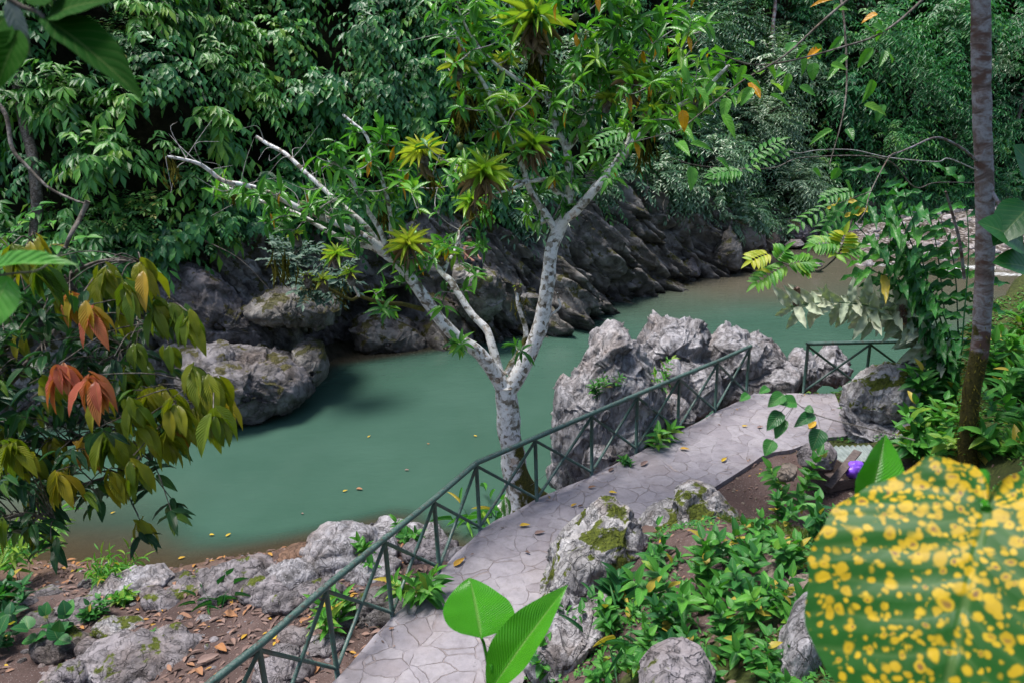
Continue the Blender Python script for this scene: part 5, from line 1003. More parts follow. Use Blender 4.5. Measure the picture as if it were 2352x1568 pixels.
# --- dark leaves overhanging the top left corner
o = empty('overhanging_branch', dep(-40, -30, 1.3), 'dark blurred leafy branch overhanging the top left corner, close to the viewer', 'branch'); org = np.array(o.location)
LM['shade'] = leaf_mat('backlit_broad_leaf', [(0, (.004, .040, .003)), (1, (.014, .075, .003))], .85, .12, .2, 9., .2, spec=.08); LM['greyleaf'] = leaf_mat('grey_curled_leaf', [(0, (.10, .13, .13)), (1, (.16, .2, .2))], .5, .2, .2, 8., .2)  # shade: backlit undersides, their darkness put into the leaf colour
curve_obj('stem', spline(np.array([dep(-60, -60, 1.3), dep(40, 10, 1.3), dep(90, 30, 1.3), dep(108, 62, 1.3)]), 5), .005, .003, M['twig'], o, org)
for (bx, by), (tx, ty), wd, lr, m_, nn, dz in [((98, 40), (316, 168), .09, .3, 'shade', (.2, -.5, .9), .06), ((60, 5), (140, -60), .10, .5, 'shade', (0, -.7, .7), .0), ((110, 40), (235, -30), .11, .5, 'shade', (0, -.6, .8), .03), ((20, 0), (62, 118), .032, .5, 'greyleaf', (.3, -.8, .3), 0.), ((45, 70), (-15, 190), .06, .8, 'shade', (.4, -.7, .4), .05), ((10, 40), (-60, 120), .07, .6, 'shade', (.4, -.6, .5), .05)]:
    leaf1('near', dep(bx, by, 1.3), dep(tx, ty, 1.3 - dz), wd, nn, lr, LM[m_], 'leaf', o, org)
o = empty('overhanging_branch', dep(-60, 640, 1.6), 'blurred light green leaves on a thin dark twig at the left edge', 'branch'); org = np.array(o.location)
curve_obj('stem', spline(np.array([dep(-60, 640, 1.6), dep(30, 628, 1.6), dep(90, 620, 1.6), dep(142, 580, 1.6)]), 5), .003, .002, M['twig'], o, org)
leaf1('near', dep(-30, 620, 1.6), dep(146, 572, 1.55), .055, (0, -.5, 1), .8, LM['herb'], 'leaf', o, org); leaf1('near', dep(20, 635, 1.6), dep(-40, 760, 1.55), .09, (.3, -.8, .4), .8, LM['herb'], 'leaf', o, org)
# --- tree with drooping yellow and copper leaves at the left edge
g = np.random.default_rng(41); o = empty('drooping_leaf_tree', (-4.6, 5.2, gz(-4.6, 5.2)), 'leafy tree at the left edge with hanging olive, yellow and copper-red leaves', 'tree'); org = np.array(o.location)
BRC = [[(-330, 1120, 5.2), (-120, 1000, 5.2), (60, 960, 5.1), (170, 900, 5.), (230, 840, 4.9), (300, 790, 4.8), (380, 720, 4.7)], [(-120, 1000, 5.2), (100, 1020, 5.), (230, 1000, 4.9), (340, 960, 4.8), (440, 940, 4.7), (500, 900, 4.6)], [(-120, 1000, 5.2), (20, 880, 5.), (130, 760, 5.), (190, 700, 4.9), (160, 640, 4.8), (230, 600, 4.8), (320, 600, 4.7)], [(-120, 1040, 5.2), (40, 1100, 5.), (150, 1120, 4.9), (260, 1090, 4.8), (350, 1060, 4.7)], [(-100, 960, 5.2), (-20, 760, 4.9), (40, 640, 4.8), (90, 570, 4.7)], [(-120, 1040, 5.2), (-40, 1180, 4.8), (60, 1180, 4.7), (130, 1200, 4.6)]]
bn = []
base_w = dep(-330, 1120, 5.2)
curve_obj('trunk', spline(np.array([org - [0, 0, .2], (org + base_w) / 2 + [.1, .1, 0], base_w, dep(-200, 1060, 5.2)]), 6), .10, .06, M['twig'], o, org, 10)
for k, L_ in enumerate(BRC):
    C = spline(np.array([dep(*q) for q in L_]), 7); curve_obj('branch', C, .028, .006, M['twig'], o, org, 7, k); bn.append(C)
BN = np.concatenate(bn); tw = MB(); b = MB()
CLU = [(240, 610, 8, .72), (325, 605, 7, .75), (350, 690, 4, .68), (400, 690, 7, .62), (430, 715, 5, .72), (290, 640, 5, .66), (440, 840, 6, .72), (370, 880, 8, .74), (335, 890, 6, .70), (470, 860, 5, .68), (495, 870, 5, .74), (400, 910, 7, .72), (300, 920, 6, .68), (415, 960, 5, .90), (380, 990, 5, .72), (250, 990, 5, .70), (180, 1010, 5, .86), (130, 1080, 7, .84), (135, 835, 7, .985), (205, 860, 6, .985), (30, 560, 8, .72), (20, 1010, 7, .72), (60, 1030, 6, .70), (490, 940, 5, .66), (160, 670, 4, .90), (205, 700, 3, .92), (250, 1080, 4, .74), (90, 600, 6, .66), (330, 960, 5, .72), (285, 860, 4, .6), (440, 930, 6, .7), (505, 900, 4, .86)]
for _ in range(330):
    q = BN[g.integers(len(BN))]; xx, yy, _d = project((q + g.normal(0, .33, 3))[None]); CLU.append((float(xx[0]), float(yy[0]), int(g.integers(2, 6)), g.uniform(0, .42) if g.random() < .72 else g.uniform(.55, .78)))
for k, (cx, cy, n, hue) in enumerate(CLU):
    if not (-140 < cx < 520 and 480 < cy < 1240): continue
    if cx > 400 - max(0, 680 - cy) * 2.2 and k > 31: continue
    p = dep(cx, cy, 4.7 + g.normal(0, .22) - (.4 if k < 32 else 0)); j = np.argmin(np.sum((BN - p) ** 2, 1)); q = BN[j]; C = spline(np.array([q, (p + q) / 2 + [0, 0, .06], p]), 4)
    V, F, uv = tube(C, np.linspace(.005, .0028, len(C)), 5); tw.add(V - org, F); n = n + (7 if k < 32 else 2)
    hang = hue > .5; a = g.uniform(0, 6.28, n); D = np.stack([np.cos(a), np.sin(a), np.full(n, -1.7 if hang else -.5) + g.normal(0, .3, n)], 1); D[:, 0] += .05
    hue = hue - (g.uniform(0, .16) if k < 32 and .6 < hue < .8 else 0); ln = .86 * g.uniform(.16, .27, n) * ((1.05 if k < 32 else .9) if hang else .78); P = p + D * 0 + g.normal(0, .018, (n, 3)) - UP * g.uniform(0, .05, n)[:, None]
    N = nrm(np.stack([np.cos(a), np.sin(a), np.full(n, .45)], 1)) + [0, -.35, .1] if hang else np.tile(UP, (n, 1)) + .5 * rnd_dir(n, g)
    put(b, 'near' if cx > 60 else 'mido', P - org, D, N, ln, ln * g.uniform(.30, .40, n), np.clip(hue + g.normal(0, .05 if hang else .1, n), 0, 1))
add('twigs', tw.mesh('twigs', M['twig']), o)['kind'] = 'stuff'; add('foliage', b.mesh('foliage', LM['cacao']), o); print('trunk at', hit(2226, 1075), hit(2195, 905))
# bare dark branch crossing the left side
C = spline(np.array([dep(*q) for q in [(-40, 200, 4.2), (12, 262, 4.2), (28, 340, 4.2), (60, 380, 4.2), (110, 430, 4.2), (165, 458, 4.2), (202, 470, 4.2)]]), 6); t_ = curve_obj('bare_branch', C, .014, .006, M['twig'], None, C[0], 7); tag(t_, 'bare dark branch bending across the shaded slope at the left edge', 'branch')
C = spline(np.array([dep(*q) for q in [(202, 462, 4.2), (185, 500, 4.2), (165, 535, 4.1), (150, 570, 4.1)]]), 6); t_ = curve_obj('broken_branch', C, .015, .011, M['twig'], None, C[0], 7); tag(t_, 'short pale broken branch stub hanging above the drooping leaves', 'branch')
def twig_plant(name, label, cat, root, stems, kind_leaf, tpl, ln, wd, nleaf, g, m_stem='twig', r0=.008, droop=.1, spread=.9, down=.15, lr=.5, group=None, part='foliage', nup=1., pair=False, jit=.2, toward=.2):
    """stems as world polylines with leaves along them"""
    root = np.asarray(root, float); o = empty(name, root, label, cat, group); b = MB()
    for C in stems:
        C = spline(np.asarray(C, float), 6); curve_obj('stem', C, r0, r0 * .4, M[m_stem] if m_stem in M else LM[m_stem], o, root, 6, 1, .05)
        L_ = np.concatenate([[0], np.cumsum(np.linalg.norm(np.diff(C, axis=0), axis=1))]); T = nrm(np.gradient(C, axis=0)); k = nleaf
        f = np.linspace(.22 if not pair else .3, 1, k) * L_[-1]; P = np.stack([np.interp(f, L_, C[:, i]) for i in range(3)], 1); D = nrm(np.stack([np.interp(f, L_, T[:, i]) for i in range(3)], 1))
        sd = np.cross(D, UP + 0 * D); bad = np.linalg.norm(sd, axis=1) < .25; sd[bad] = np.cross(D[bad], np.array([.3, 1., 0])); sd = nrm(sd); rot = np.arange(k) * (math.pi / 2 if pair else 0)
        s2_ = np.cross(D, sd); sd = sd * np.cos(rot)[:, None] + s2_ * np.sin(rot)[:, None] * (.9 if pair else 0)
        for sg in ((1, -1) if pair else (None,)):
            s_ = sd * (sg if pair else np.where(np.arange(k) % 2, 1, -1)[:, None]); s_ = s_ * np.where(np.arange(k) == k - 1, .15, 1)[:, None]
            d = s_ * spread + D * .5 - UP * down + jit * rnd_dir(k, g); l_ = ln * g.uniform(.7, 1.1, k) * (.75 + .25 * np.sin(np.linspace(.4, 2.6, k)))
            put(b, tpl, P - root, d, UP * nup + .4 * D + .25 * rnd_dir(k, g) + [0, -toward, 0], l_, l_ * wd, np.where(g.random(k) < .03, 1., np.clip(lr + g.normal(0, .16, k), 0, .95)))
    add(part, b.mesh(part, LM[kind_leaf]), o); return o
g = np.random.default_rng(51)
q = lambda *P: np.array([dep(*p) for p in P])
twig_plant('small_leaf_shrub', 'fine light green leafy sprig above the drooping tree at the left', 'shrub', dep(-20, 620, 6), [q((-20, 620, 6), (60, 560, 6), (130, 500, 6)), q((-20, 620, 6), (110, 570, 6), (200, 545, 6)), q((-20, 600, 6), (40, 520, 6), (90, 470, 6)), q((0, 620, 6), (90, 590, 6), (170, 590, 6))], 'herb', 'mido', .16, .42, 13, g, lr=.6, r0=.006)
# --- tall trunk with moss at the right
TB = onz(2226, 1062, 2.5); TB[2] = gz(TB[0], TB[1]); TT = float(TB[1]); P = [ony(x, y, TT + dy_) for x, y, dy_ in [(2226, 1130, 0), (2225, 1085, 0), (2222, 1010, 0), (2232, 900, 0), (2250, 800, 0), (2258, 690, 0), (2262, 600, 0), (2262, 450, 0), (2257, 300, 0), (2254, 150, 0), (2252, 0, 0), (2250, -160, 0), (2247, -420, 0)]]
o = empty('mossy_trunk_tree', TB, 'tall slim tree at the right with a banded grey-brown trunk and a mossy foot', 'tree'); C = spline(np.array(P), 12); f = np.linspace(0, 1, len(C)); rad = np.interp(f, [0, .09, .25, .5, 1], [26, 19, 17, 18, 16.5]) * np.linalg.norm(C - [0, 0, CAM_H], axis=1) / FPX / 1.08
V, F, uv = tube(C, rad, 22, .10, 9); zt = V[:, 2]; zm0, zm1 = ony(2250, 900, TT)[2], ony(2258, 640, TT)[2]
add('trunk', mesh('trunk', V - TB, F, M['bark2'], uv=uv, attrs={'moss': .95 * (1 - smooth(zm0, zm1, zt)) - .05 + .2 * fbm(V * 1.6, 3, 5)}), o)
b = MB(); gg = np.random.default_rng(3); n = 2600; k = gg.integers(0, len(C), n); k = k[C[k, 2] < zm1]; keep = gg.random(len(k)) < (1 - smooth(zm0 - .2, zm1, C[k, 2])) * .9 + .03; k = k[keep]; a = gg.uniform(0, 6.28, len(k)); D = np.stack([np.cos(a), np.sin(a), gg.normal(-.35, .5, len(k))], 1); put(b, 'far', C[k] + D * [1, 1, 0] * rad[k][:, None] * .95 - TB, D, gg.normal(size=(len(k), 3)), gg.uniform(.03, .10, len(k)), .012, gg.random(len(k)))
add('moss', b.mesh('moss', M['moss']), o)['kind'] = 'stuff'
for L_, r0, r1 in (([(2215, 640, 0), (2205, 560, -.2), (2190, 500, -.3), (2172, 440, -.5)], .024, .014), ([(2245, 372, 0), (2215, 345, -.3), (2170, 320, -.6), (2140, 318, -.9), (2095, 338, -1.2), (2040, 360, -1.5)], .018, .008), ([(2265, 420, 0), (2300, 480, -.2), (2320, 540, -.3), (2330, 580, -.3)], .025, .02)):
    curve_obj('branch', spline(np.array([ony(x, y, TT + d) for x, y, d in L_]), 6), r0, r1, M['bark2'], o, TB, 8, 3, .1, lambda V: np.full(len(V), .15))
cr = MB(); g2 = np.random.default_rng(77)
for _ in range(46):
    p = ony(g2.uniform(2080, 2420), g2.uniform(-1000, -760), TT + g2.normal(0, .8)); sprays(cr, 'mid', np.tile(p, (6, 1)) - TB, rnd_dir(6, g2) + [0, 0, .3], .9, 9, .28, .1, g2, .4)
add('crown', cr.mesh('crown', LM['dark']), o)
# thin bare branches crossing between trunk and river
for i, (L_, lb) in enumerate((([(2245, 392, 8.8), (2180, 365, 8.), (2150, 372, 7.6), (2040, 362, 7.2), (1960, 345, 7.), (1880, 345, 6.8), (1830, 352, 6.6), (1790, 335, 6.4)], 'upper thin grey branch running left from the tall trunk'), ([(2240, 420, 8.8), (2150, 420, 8), (2100, 430, 7.6), (2030, 365, 7.2), (1850, 362, 6.8), (1780, 385, 6.5), (1700, 388, 6.3), (1600, 380, 6.), (1540, 362, 5.8)], 'long thin grey branch crossing low in front of the far foliage'), ([(2060, 350, 6.9), (2040, 365, 6.9), (2000, 440, 6.6), (1985, 490, 6.4), (1950, 530, 6.2)], 'thin grey branch dropping towards the river from the crossing branches'))):
    C = spline(q(*L_), 6); tag(curve_obj('bare_branch', C, .0075, .003, M['twig'] if i else M['paletwig'], None, C[0], 6, i), lb, 'branch', 'thin bare branches beside the tall trunk')
# --- ginger clump right
GB_ = hit(2195, 905)[0]; tb = np.linalg.norm(GB_ - [0, 0, CAM_H]) / np.linalg.norm(ray(2195, 905)); gd = tb
st = [q((2195, 905, gd), (2140, 760, gd - .2), (2080, 580, gd - .4), (2000, 430, gd - .7)), q((2195, 905, gd), (2150, 740, gd - .3), (2110, 560, gd - .5), (2075, 430, gd - .8)), q((2195, 905, gd), (2170, 720, gd), (2150, 560, gd), (2120, 440, gd - .1)), q((2190, 905, gd), (2110, 720, gd - .3), (2030, 590, gd - .6), (1960, 510, gd - .9)), q((2200, 905, gd), (2200, 740, gd), (2190, 600, gd), (2160, 500, gd)), q((2190, 905, gd), (2120, 690, gd - .5), (2060, 520, gd - .8), (1950, 450, gd - 1.2)), q((2198, 905, gd), (2180, 760, gd - .3), (2120, 640, gd - .4), (2040, 560, gd - .6)), q((2200, 905, gd), (2150, 700, gd - .2), (2060, 480, gd - .3), (2040, 400, gd - .4)), q((2196, 905, gd), (2150, 780, gd - .4), (2080, 660, gd - .6), (2000, 620, gd - .9)), q((2200, 900, gd), (2215, 720, gd - .2), (2225, 560, gd - .3), (2215, 430, gd - .3))]
gin = twig_plant('ginger_clump', 'clump of tall leafy ginger stems leaning over the river left of the mossy trunk', 'plant', GB_, st, 'herb', 'wavy', .85, .24, 17, g, 'herb', .018, down=.45, lr=.35, spread=.9, toward=1.)
twig_plant('bleached_stem', 'drooping ginger stem with bleached whitish curled leaves hanging over the river', 'plant', GB_ + [-.05, 0, 0], [q((2188, 905, gd), (2120, 770, gd - .3), (2080, 730, gd - .4), (1990, 702, gd - .6), (1900, 695, gd - .7), (1815, 705, gd - .8)), q((2188, 905, gd), (2130, 790, gd - .4), (2085, 735, gd - .5), (2040, 712, gd - .6), (1990, 725, gd - .7))], 'grey' if False else 'bleach', 'wavy', .58, .34, 26, g, 'herb', .014, down=.12, lr=.6, spread=.85, nup=.2, pair=True, jit=.45, toward=1.) if 'bleach' in LM else None
# ------------------------------------------------------------------ low plants
def herb(px, py, hpx, n, kind, ln, wd, label, name='herb', tpl='mido', pair=True, nl=7, lr=.5, group='low plants on the near slope', seed=0, lean=.45, at=None, m_stem='herb', rot=0, hv=1.):
    g = np.random.default_rng(900 + seed); p, t_ = hit(px, py) if at is None else (dep(px, py, at), at); k = t_ / FPX; h = hpx * k; st = []; ln = ln * (t_ / 7.) ** .8 * 1.25 if at is None else ln
    for i in range(n):
        a = g.uniform(0, 6.28); d = np.array([math.cos(a), math.sin(a), 0]) * lean * h * g.uniform(.4, 1.2); hh = h * g.uniform(.65, 1.1) * hv; b0 = p + np.array([math.cos(a), math.sin(a), 0]) * g.uniform(.02, .35 * h)
        st.append(np.array([b0 - UP * .03, b0 + d * .35 + UP * hh * .55, b0 + d + UP * hh]))
    return twig_plant(name, label, 'plant', p, st, kind, tpl, ln, wd, nl, g, m_stem, .0045, down=.1, lr=lr, pair=pair, spread=.95, group=group)
HB = [(1330, 1455, 90, 4, .13, .5, 'small ovate-leaved herb beside the jagged whitish rock'), (1400, 1580, 70, 4, .10, .5, 'low herb at the bottom edge right of the two big leaves'), (1500, 1320, 90, 4, .12, .4, 'thin herb growing against the back of the yellow-mossed rock'), (1565, 1420, 150, 5, .19, .45, 'largest bright herb with pointed leaves below the smooth whitish rock'),
  (1640, 1360, 120, 4, .15, .45, 'upright green herb right of the largest bright herb'), (1680, 1300, 90, 4, .14, .5, 'herb with rounded leaves below the bare red soil'), (1385, 1400, 90, 2, .2, .4, 'blue-green paired leaves in front of the yellow-mossed rock'), (1740, 1260, 80, 4, .11, .5, 'small herb on the grassy mound left of the spotted leaf'), (1825, 1170, 110, 4, .13, .5, 'light green herb beside the wooden box'),
  (1880, 1240, 90, 4, .13, .55, 'dark round-leaved herb touching the top of the spotted leaf'), (1780, 1440, 110, 5, .15, .45, 'dense herb left of the long pale rock'), (1700, 1500, 110, 5, .14, .45, 'dense herb in the middle of the weeds at the bottom'), (1620, 1540, 100, 5, .13, .45, 'herb with small leaves above the grey rock at the bottom edge'), (1540, 1500, 90, 4, .13, .5, 'low herb with wide leaves near the strap-leaved plant'), (1760, 1570, 90, 5, .13, .45, 'herb at the bottom edge left of the long pale rock'), (1480, 1550, 90, 4, .12, .5, 'small herb under the strap-leaved plant at the bottom edge'), (1720, 1400, 100, 4, .15, .5, 'herb in front of the upper ochre stone'), (1830, 1320, 80, 4, .12, .55, 'compact dark herb on the grassy mound close to the spotted leaf'), (1790, 1210, 60, 3, .10, .5, 'little herb at the top of the grassy mound')]
for i, (x, y, h, n, ln, wd, lb) in enumerate(HB): herb(x, y, h, n + 1, 'herb', ln, wd, lb, seed=i, lr=[.5, .6, .4, .65, .55, .45, .2][i % 7] if i != 6 else .1)
herb(1270, 1530, 90, 5, 'herb', .14, .5, 'herb overgrowing the foot of the jagged whitish rock beside the path', seed=31, lr=.5); herb(1590, 1590, 80, 6, 'herb', .12, .5, 'herb covering the left side of the grey rock at the bottom edge', seed=32, lr=.4); herb(1420, 1450, 70, 5, 'herb', .12, .5, 'herb between the yellow-mossed rock and the jagged whitish rock', seed=33, lr=.6)
herb(1445, 1520, 110, 9, 'herb', .26, .12, 'fan of dark strap leaves in front of the jagged whitish rock', 'strap_leaf_plant', 'strap', False, 2, .1, seed=30, lean=.9)
RB = [(2150, 960, 110, 'bright green herb between the mossy boulder and the mossy trunk'), (2135, 1030, 90, 'light green herb below the mossy boulder'), (2195, 1050, 100, 'bushy herb at the foot of the mossy trunk'), (2300, 930, 130, 'leafy herb on the bank right of the mossy trunk'), (2335, 1010, 120, 'herb at the right edge above the spotted leaf'), (2290, 1050, 90, 'small-leaved herb right of the mossy trunk foot'), (2175, 900, 90, 'herb under the ginger clump'), (2115, 1060, 60, 'low herb beside the layered rock'), (2330, 860, 130, 'tall bushy herb at the right edge by the river'), (2270, 880, 100, 'bushy herb touching the right side of the mossy trunk')]
for i, (x, y, h, lb) in enumerate(RB): herb(x, y, h, 7, 'herb', .17, .42, lb, seed=40 + i, lr=.55 + .1 * (i % 3), group='herbs on the right bank', nl=8)
herb(1493, 925, 95, 6, 'herb', .24, .28, 'pale green plant growing on the limestone behind the railing', seed=60, at=14.2, group='plants among the railing rocks', lr=.8, tpl='mid'); herb(1497, 1035, 70, 4, 'herb', .3, .35, 'bright green plant with large leaves at the path edge behind the railing', seed=61, at=13.75, group='plants among the railing rocks', lr=.75)
herb(1399, 893, 32, 3, 'herb', .16, .3, 'tiny plant in a crack of the tall pinnacle', seed=62, at=13.35, group='plants among the railing rocks', lr=.6); herb(1378, 915, 30, 3, 'herb', .16, .35, 'tiny plant below the crack of the tall pinnacle', seed=63, at=13.3, group='plants among the railing rocks', lr=.4); herb(1440, 1070, 26, 3, 'herb', .14, .4, 'small seedling at the path edge below the tall pinnacle', seed=64, at=13., group='plants among the railing rocks', lr=.5)
herb(968, 1385, 75, 4, 'herb', .2, .3, 'plant with narrow bright leaves under the path edge behind the railing', seed=65, group='plants behind the railing', lr=.75, tpl='mid'); herb(786, 1450, 80, 4, 'herb', .2, .28, 'yellow-green drooping plant behind the first railing posts', seed=66, group='plants behind the railing', lr=.8, tpl='mid'); herb(860, 1300, 60, 4, 'herb', .12, .4, 'seedling on the pale rounded rock behind the railing', seed=67, group='plants behind the railing', lr=.7); herb(930, 1245, 50, 3, 'herb', .11, .4, 'seedling on the pale limestone ledge behind the railing', seed=68, group='plants behind the railing', lr=.6)
herb(1085, 1205, 45, 6, 'herb', .22, .14, 'grassy tuft at the path edge left of the tree foot', 'grass_tuft', 'strap', False, 2, .8, seed=69, group='plants behind the railing', lean=1.); herb(1130, 1195, 42, 6, 'herb', .22, .14, 'grassy tuft at the path edge touching the tree foot', 'grass_tuft', 'strap', False, 2, .75, seed=70, group='plants behind the railing', lean=1.)
herb(495, 1398, 50, 9, 'herb', .2, .10, 'dark green grass tuft in the leaf litter', 'grass_tuft', 'strap', False, 2, .15, seed=71, lean=.8, group='plants on the near bank'); herb(270, 1325, 52, 14, 'herb', .12, .14, 'light grass tuft at the shore behind the long pale slab', 'grass_tuft', 'mid', True, 5, .85, seed=72, lean=1.1, group='plants on the near bank'); herb(250, 1345, 46, 9, 'herb', .1, .18, 'bushy little weed at the shore left of the long pale slab', seed=73, group='plants on the near bank', lr=.8, tpl='mid'); herb(290, 1385, 30, 8, 'herb', .08, .5, 'low leafy patch in front of the long pale slab', seed=74, group='plants on the near bank', lr=.85)
herb(130, 1500, 85, 5, 'herb', .15, .9, 'heart-leaved plant at the lower left in front of the dark layered rock', 'herb', 'heart', True, 3, .2, seed=75, group='plants on the near bank'); herb(30, 1480, 80, 5, 'herb', .14, .8, 'dark heart-leaved plant at the bottom left corner', 'herb', 'heart', True, 3, .1, seed=76, group='plants on the near bank'); herb(40, 1330, 120, 6, 'herb', .2, .2, 'bright narrow-leaved plant at the left edge by the shore', seed=77, group='plants on the near bank', lr=.85, tpl='mid', nl=10); herb(95, 1270, 90, 5, 'herb', .2, .2, 'bright narrow-leaved plant under the drooping copper leaves', seed=78, group='plants on the near bank', lr=.9, tpl='mid', nl=9, at=7.); herb(20, 1420, 80, 6, 'herb', .14, .45, 'shaded leafy plant at the left edge of the near bank', seed=79, group='plants on the near bank', lr=.15); herb(340, 1480, 24, 7, 'herb', .06, .5, 'little weed growing on the wide flat rock', seed=80, group='plants on the near bank', lr=.6); herb(230, 1420, 40, 6, 'herb', .08, .5, 'small weed left of the little mossy rock', seed=81, group='plants on the near bank', lr=.4)
# fern at the foot of the tree
def fern(px, py, tx, ty, t_, label, kind='herb', n=16, wl=.085, lr=.8):
    o = empty('fern', dep(px, py, t_), label, 'fern'); org = np.array(o.location); C = spline(np.array([dep(px, py, t_), dep((px + tx) / 2 + 2, (py + ty) / 2, t_ - .03), dep(tx, ty, t_)]), 8); curve_obj('stem', C, .004, .002, LM['herb'], o, org, 5); b = MB(); f = np.linspace(.12, 1, n); idx = (f * (len(C) - 1)).astype(int); T = nrm(np.gradient(C, axis=0))[idx]; nn = -nrm(ray(px, py)) + [0, 0, .3]; sd = nrm(np.cross(T, nn))
    for s_ in (1, -1): put(b, 'mid', C[idx] - org, sd * s_ + T * .35, np.tile(nn, (n, 1)), wl * np.sin(np.linspace(.9, 2.95, n)) + .01, .022, np.full(n, lr))
    add('frond', b.mesh('frond', LM[kind]), o)
fern(1166, 1190, 1160, 1142, 12.05, 'single bright fern frond standing beside the tree foot', wl=.13)
# compound-leaf twig over the river and pinnate sprigs, twig with dark leaves over the path
def pinnate(b, P, D, n, ln, lw, lr, g, org, N=UP):
    D = nrm(np.asarray(D, float)); L_ = np.linspace(.1, 1, n); sd = nrm(np.cross(D, N))
    for s_ in (1, -1):
        pos = P + D * ln * L_[:, None] - UP * (.18 * ln * L_ ** 2)[:, None]; put(b, 'mid', pos - org, sd * s_ * .9 + D * .45 - UP * .12 + .08 * rnd_dir(n, g), np.tile(N, (n, 1)) + .15 * rnd_dir(n, g), lw * (.6 + .5 * np.sin(np.linspace(.5, 2.8, n))), lw * .36, np.clip(lr + g.normal(0, .08, n), 0, 1))
    put(b, 'mid', (P + D * ln - UP * .18 * ln)[None] - org, D[None] - UP * .3, np.array([N]), lw, lw * .36, np.array([lr]))
g = np.random.default_rng(61)
C = spline(q(*[(x, y, 5.) for x, y in c6((1200, -40), (1165, 60), (1130, 150), (1100, 205), (1040, 265), (980, 305), (910, 318), (830, 300), (760, 270), (700, 240), (640, 195))]), 5)
o = empty('compound_leaf_branch', C[0], 'thin arching twig with bright compound leaves hanging over the brown water', 'branch'); org = np.array(o.location); curve_obj('stem', C, .007, .003, M['twig'], o, org, 6)
for (bx, by), (tx, ty), lr, n in [((640, 195), (505, 235), .97, 6), ((690, 240), (735, 160), .7, 6), ((760, 270), (545, 365), .75, 9), ((760, 270), (905, 235), .7, 7), ((1110, 200), (1130, 40), .93, 7), ((1110, 130), (925, 120), .75, 8), ((1120, 195), (1215, 150), .7, 4), ((840, 300), (890, 280), .7, 4), ((1100, 205), (1050, 205), .9, 3)]:
    a_, b_ = q(*[(x, y, 5.) for x, y in c6((bx, by), (tx, ty))]); b = MB(); pinnate(b, a_, b_ - a_ + [0, -.05, .03], n, np.linalg.norm(b_ - a_), .10, lr, g, org, nrm(UP - nrm(ray(1800, 600)) * .8)); add('compound_leaf', b.mesh('compound_leaf', LM['sprig']), o)
for i, (L_, lb) in enumerate((([((1705, 395), (1800, 330)), ((1705, 395), (1640, 385)), ((1720, 370), (1790, 310)), ((1700, 400), (1640, 400))], 'bright feathery leaf spray at the tip of the long crossing branch'), ([((1440, 330), (1345, 345)), ((1430, 335), (1395, 395)), ((1440, 305), (1370, 310))], 'bright light green compound leaves in front of the white right limb'), ([((1920, 470), (1830, 500)), ((1935, 480), (1870, 540)), ((1960, 440), (1900, 440))], 'light pinnate sprig above the far river mouth'))):
    p0 = dep(*L_[0][0], 5.6); o = empty('pinnate_sprig', p0, lb, 'branch'); org = p0; k0 = [(1700, 388), (1560, 300), (2000, 440)][i]; C = spline(q((*k0, 6.2), (*L_[0][0], 5.6)), 4); curve_obj('stem', C, .004, .003, M['twig'], o, org, 5)
    for a_, b_ in L_: a_, b_ = dep(*a_, 5.6), dep(*b_, 5.5); b = MB(); pinnate(b, a_, b_ - a_, 7, np.linalg.norm(b_ - a_), .09, .5, g, org, nrm(UP - nrm(ray(1700, 380)) * .6)); add('compound_leaf', b.mesh('compound_leaf', LM['sprig']), o)
C = spline(q((2100, 1010, 2.9), (2000, 985, 2.9), (1900, 960, 2.9), (1850, 940, 2.88), (1800, 900, 2.86), (1770, 880, 2.86)), 5); o = empty('leafy_twig', C[0], 'blurred twig with a few dark oval leaves hanging in front of the path', 'branch'); org = C[0]; curve_obj('stem', C, .0028, .0012, M['twig'], o, org, 5)
for (bx, by), (tx, ty), wd, lr in [((1800, 905), (1765, 930), .05, .4), ((1830, 925), (1782, 918), .052, .5), ((1795, 945), (1762, 985), .05, .1), ((1800, 960), (1782, 1005), .045, .3), ((1870, 950), (1826, 975), .045, .05), ((1850, 935), (1870, 945), .03, .3), ((1885, 985), (1866, 1032), .06, .05), ((1775, 1010), (1757, 1044), .048, .4), ((1765, 890), (1745, 900), .03, .5), ((1720, 905), (1700, 918), .03, .5)]:
    leaf1('nearo', dep(bx, by, 2.85), dep(tx, ty, 2.83), wd * 1.15, (-.1, -.6, .8), lr, LM['drupe'], 'leaf', o, org); curve_obj('leaf_stalk', spline(np.array([dep(bx, by, 2.85), (dep(bx, by, 2.85) + C[np.argmin(np.sum((C - dep(bx, by, 2.85)) ** 2, 1))]) / 2, C[np.argmin(np.sum((C - dep(bx, by, 2.85)) ** 2, 1))]]), 3), .001, .001, M['twig'], o, org, 4)
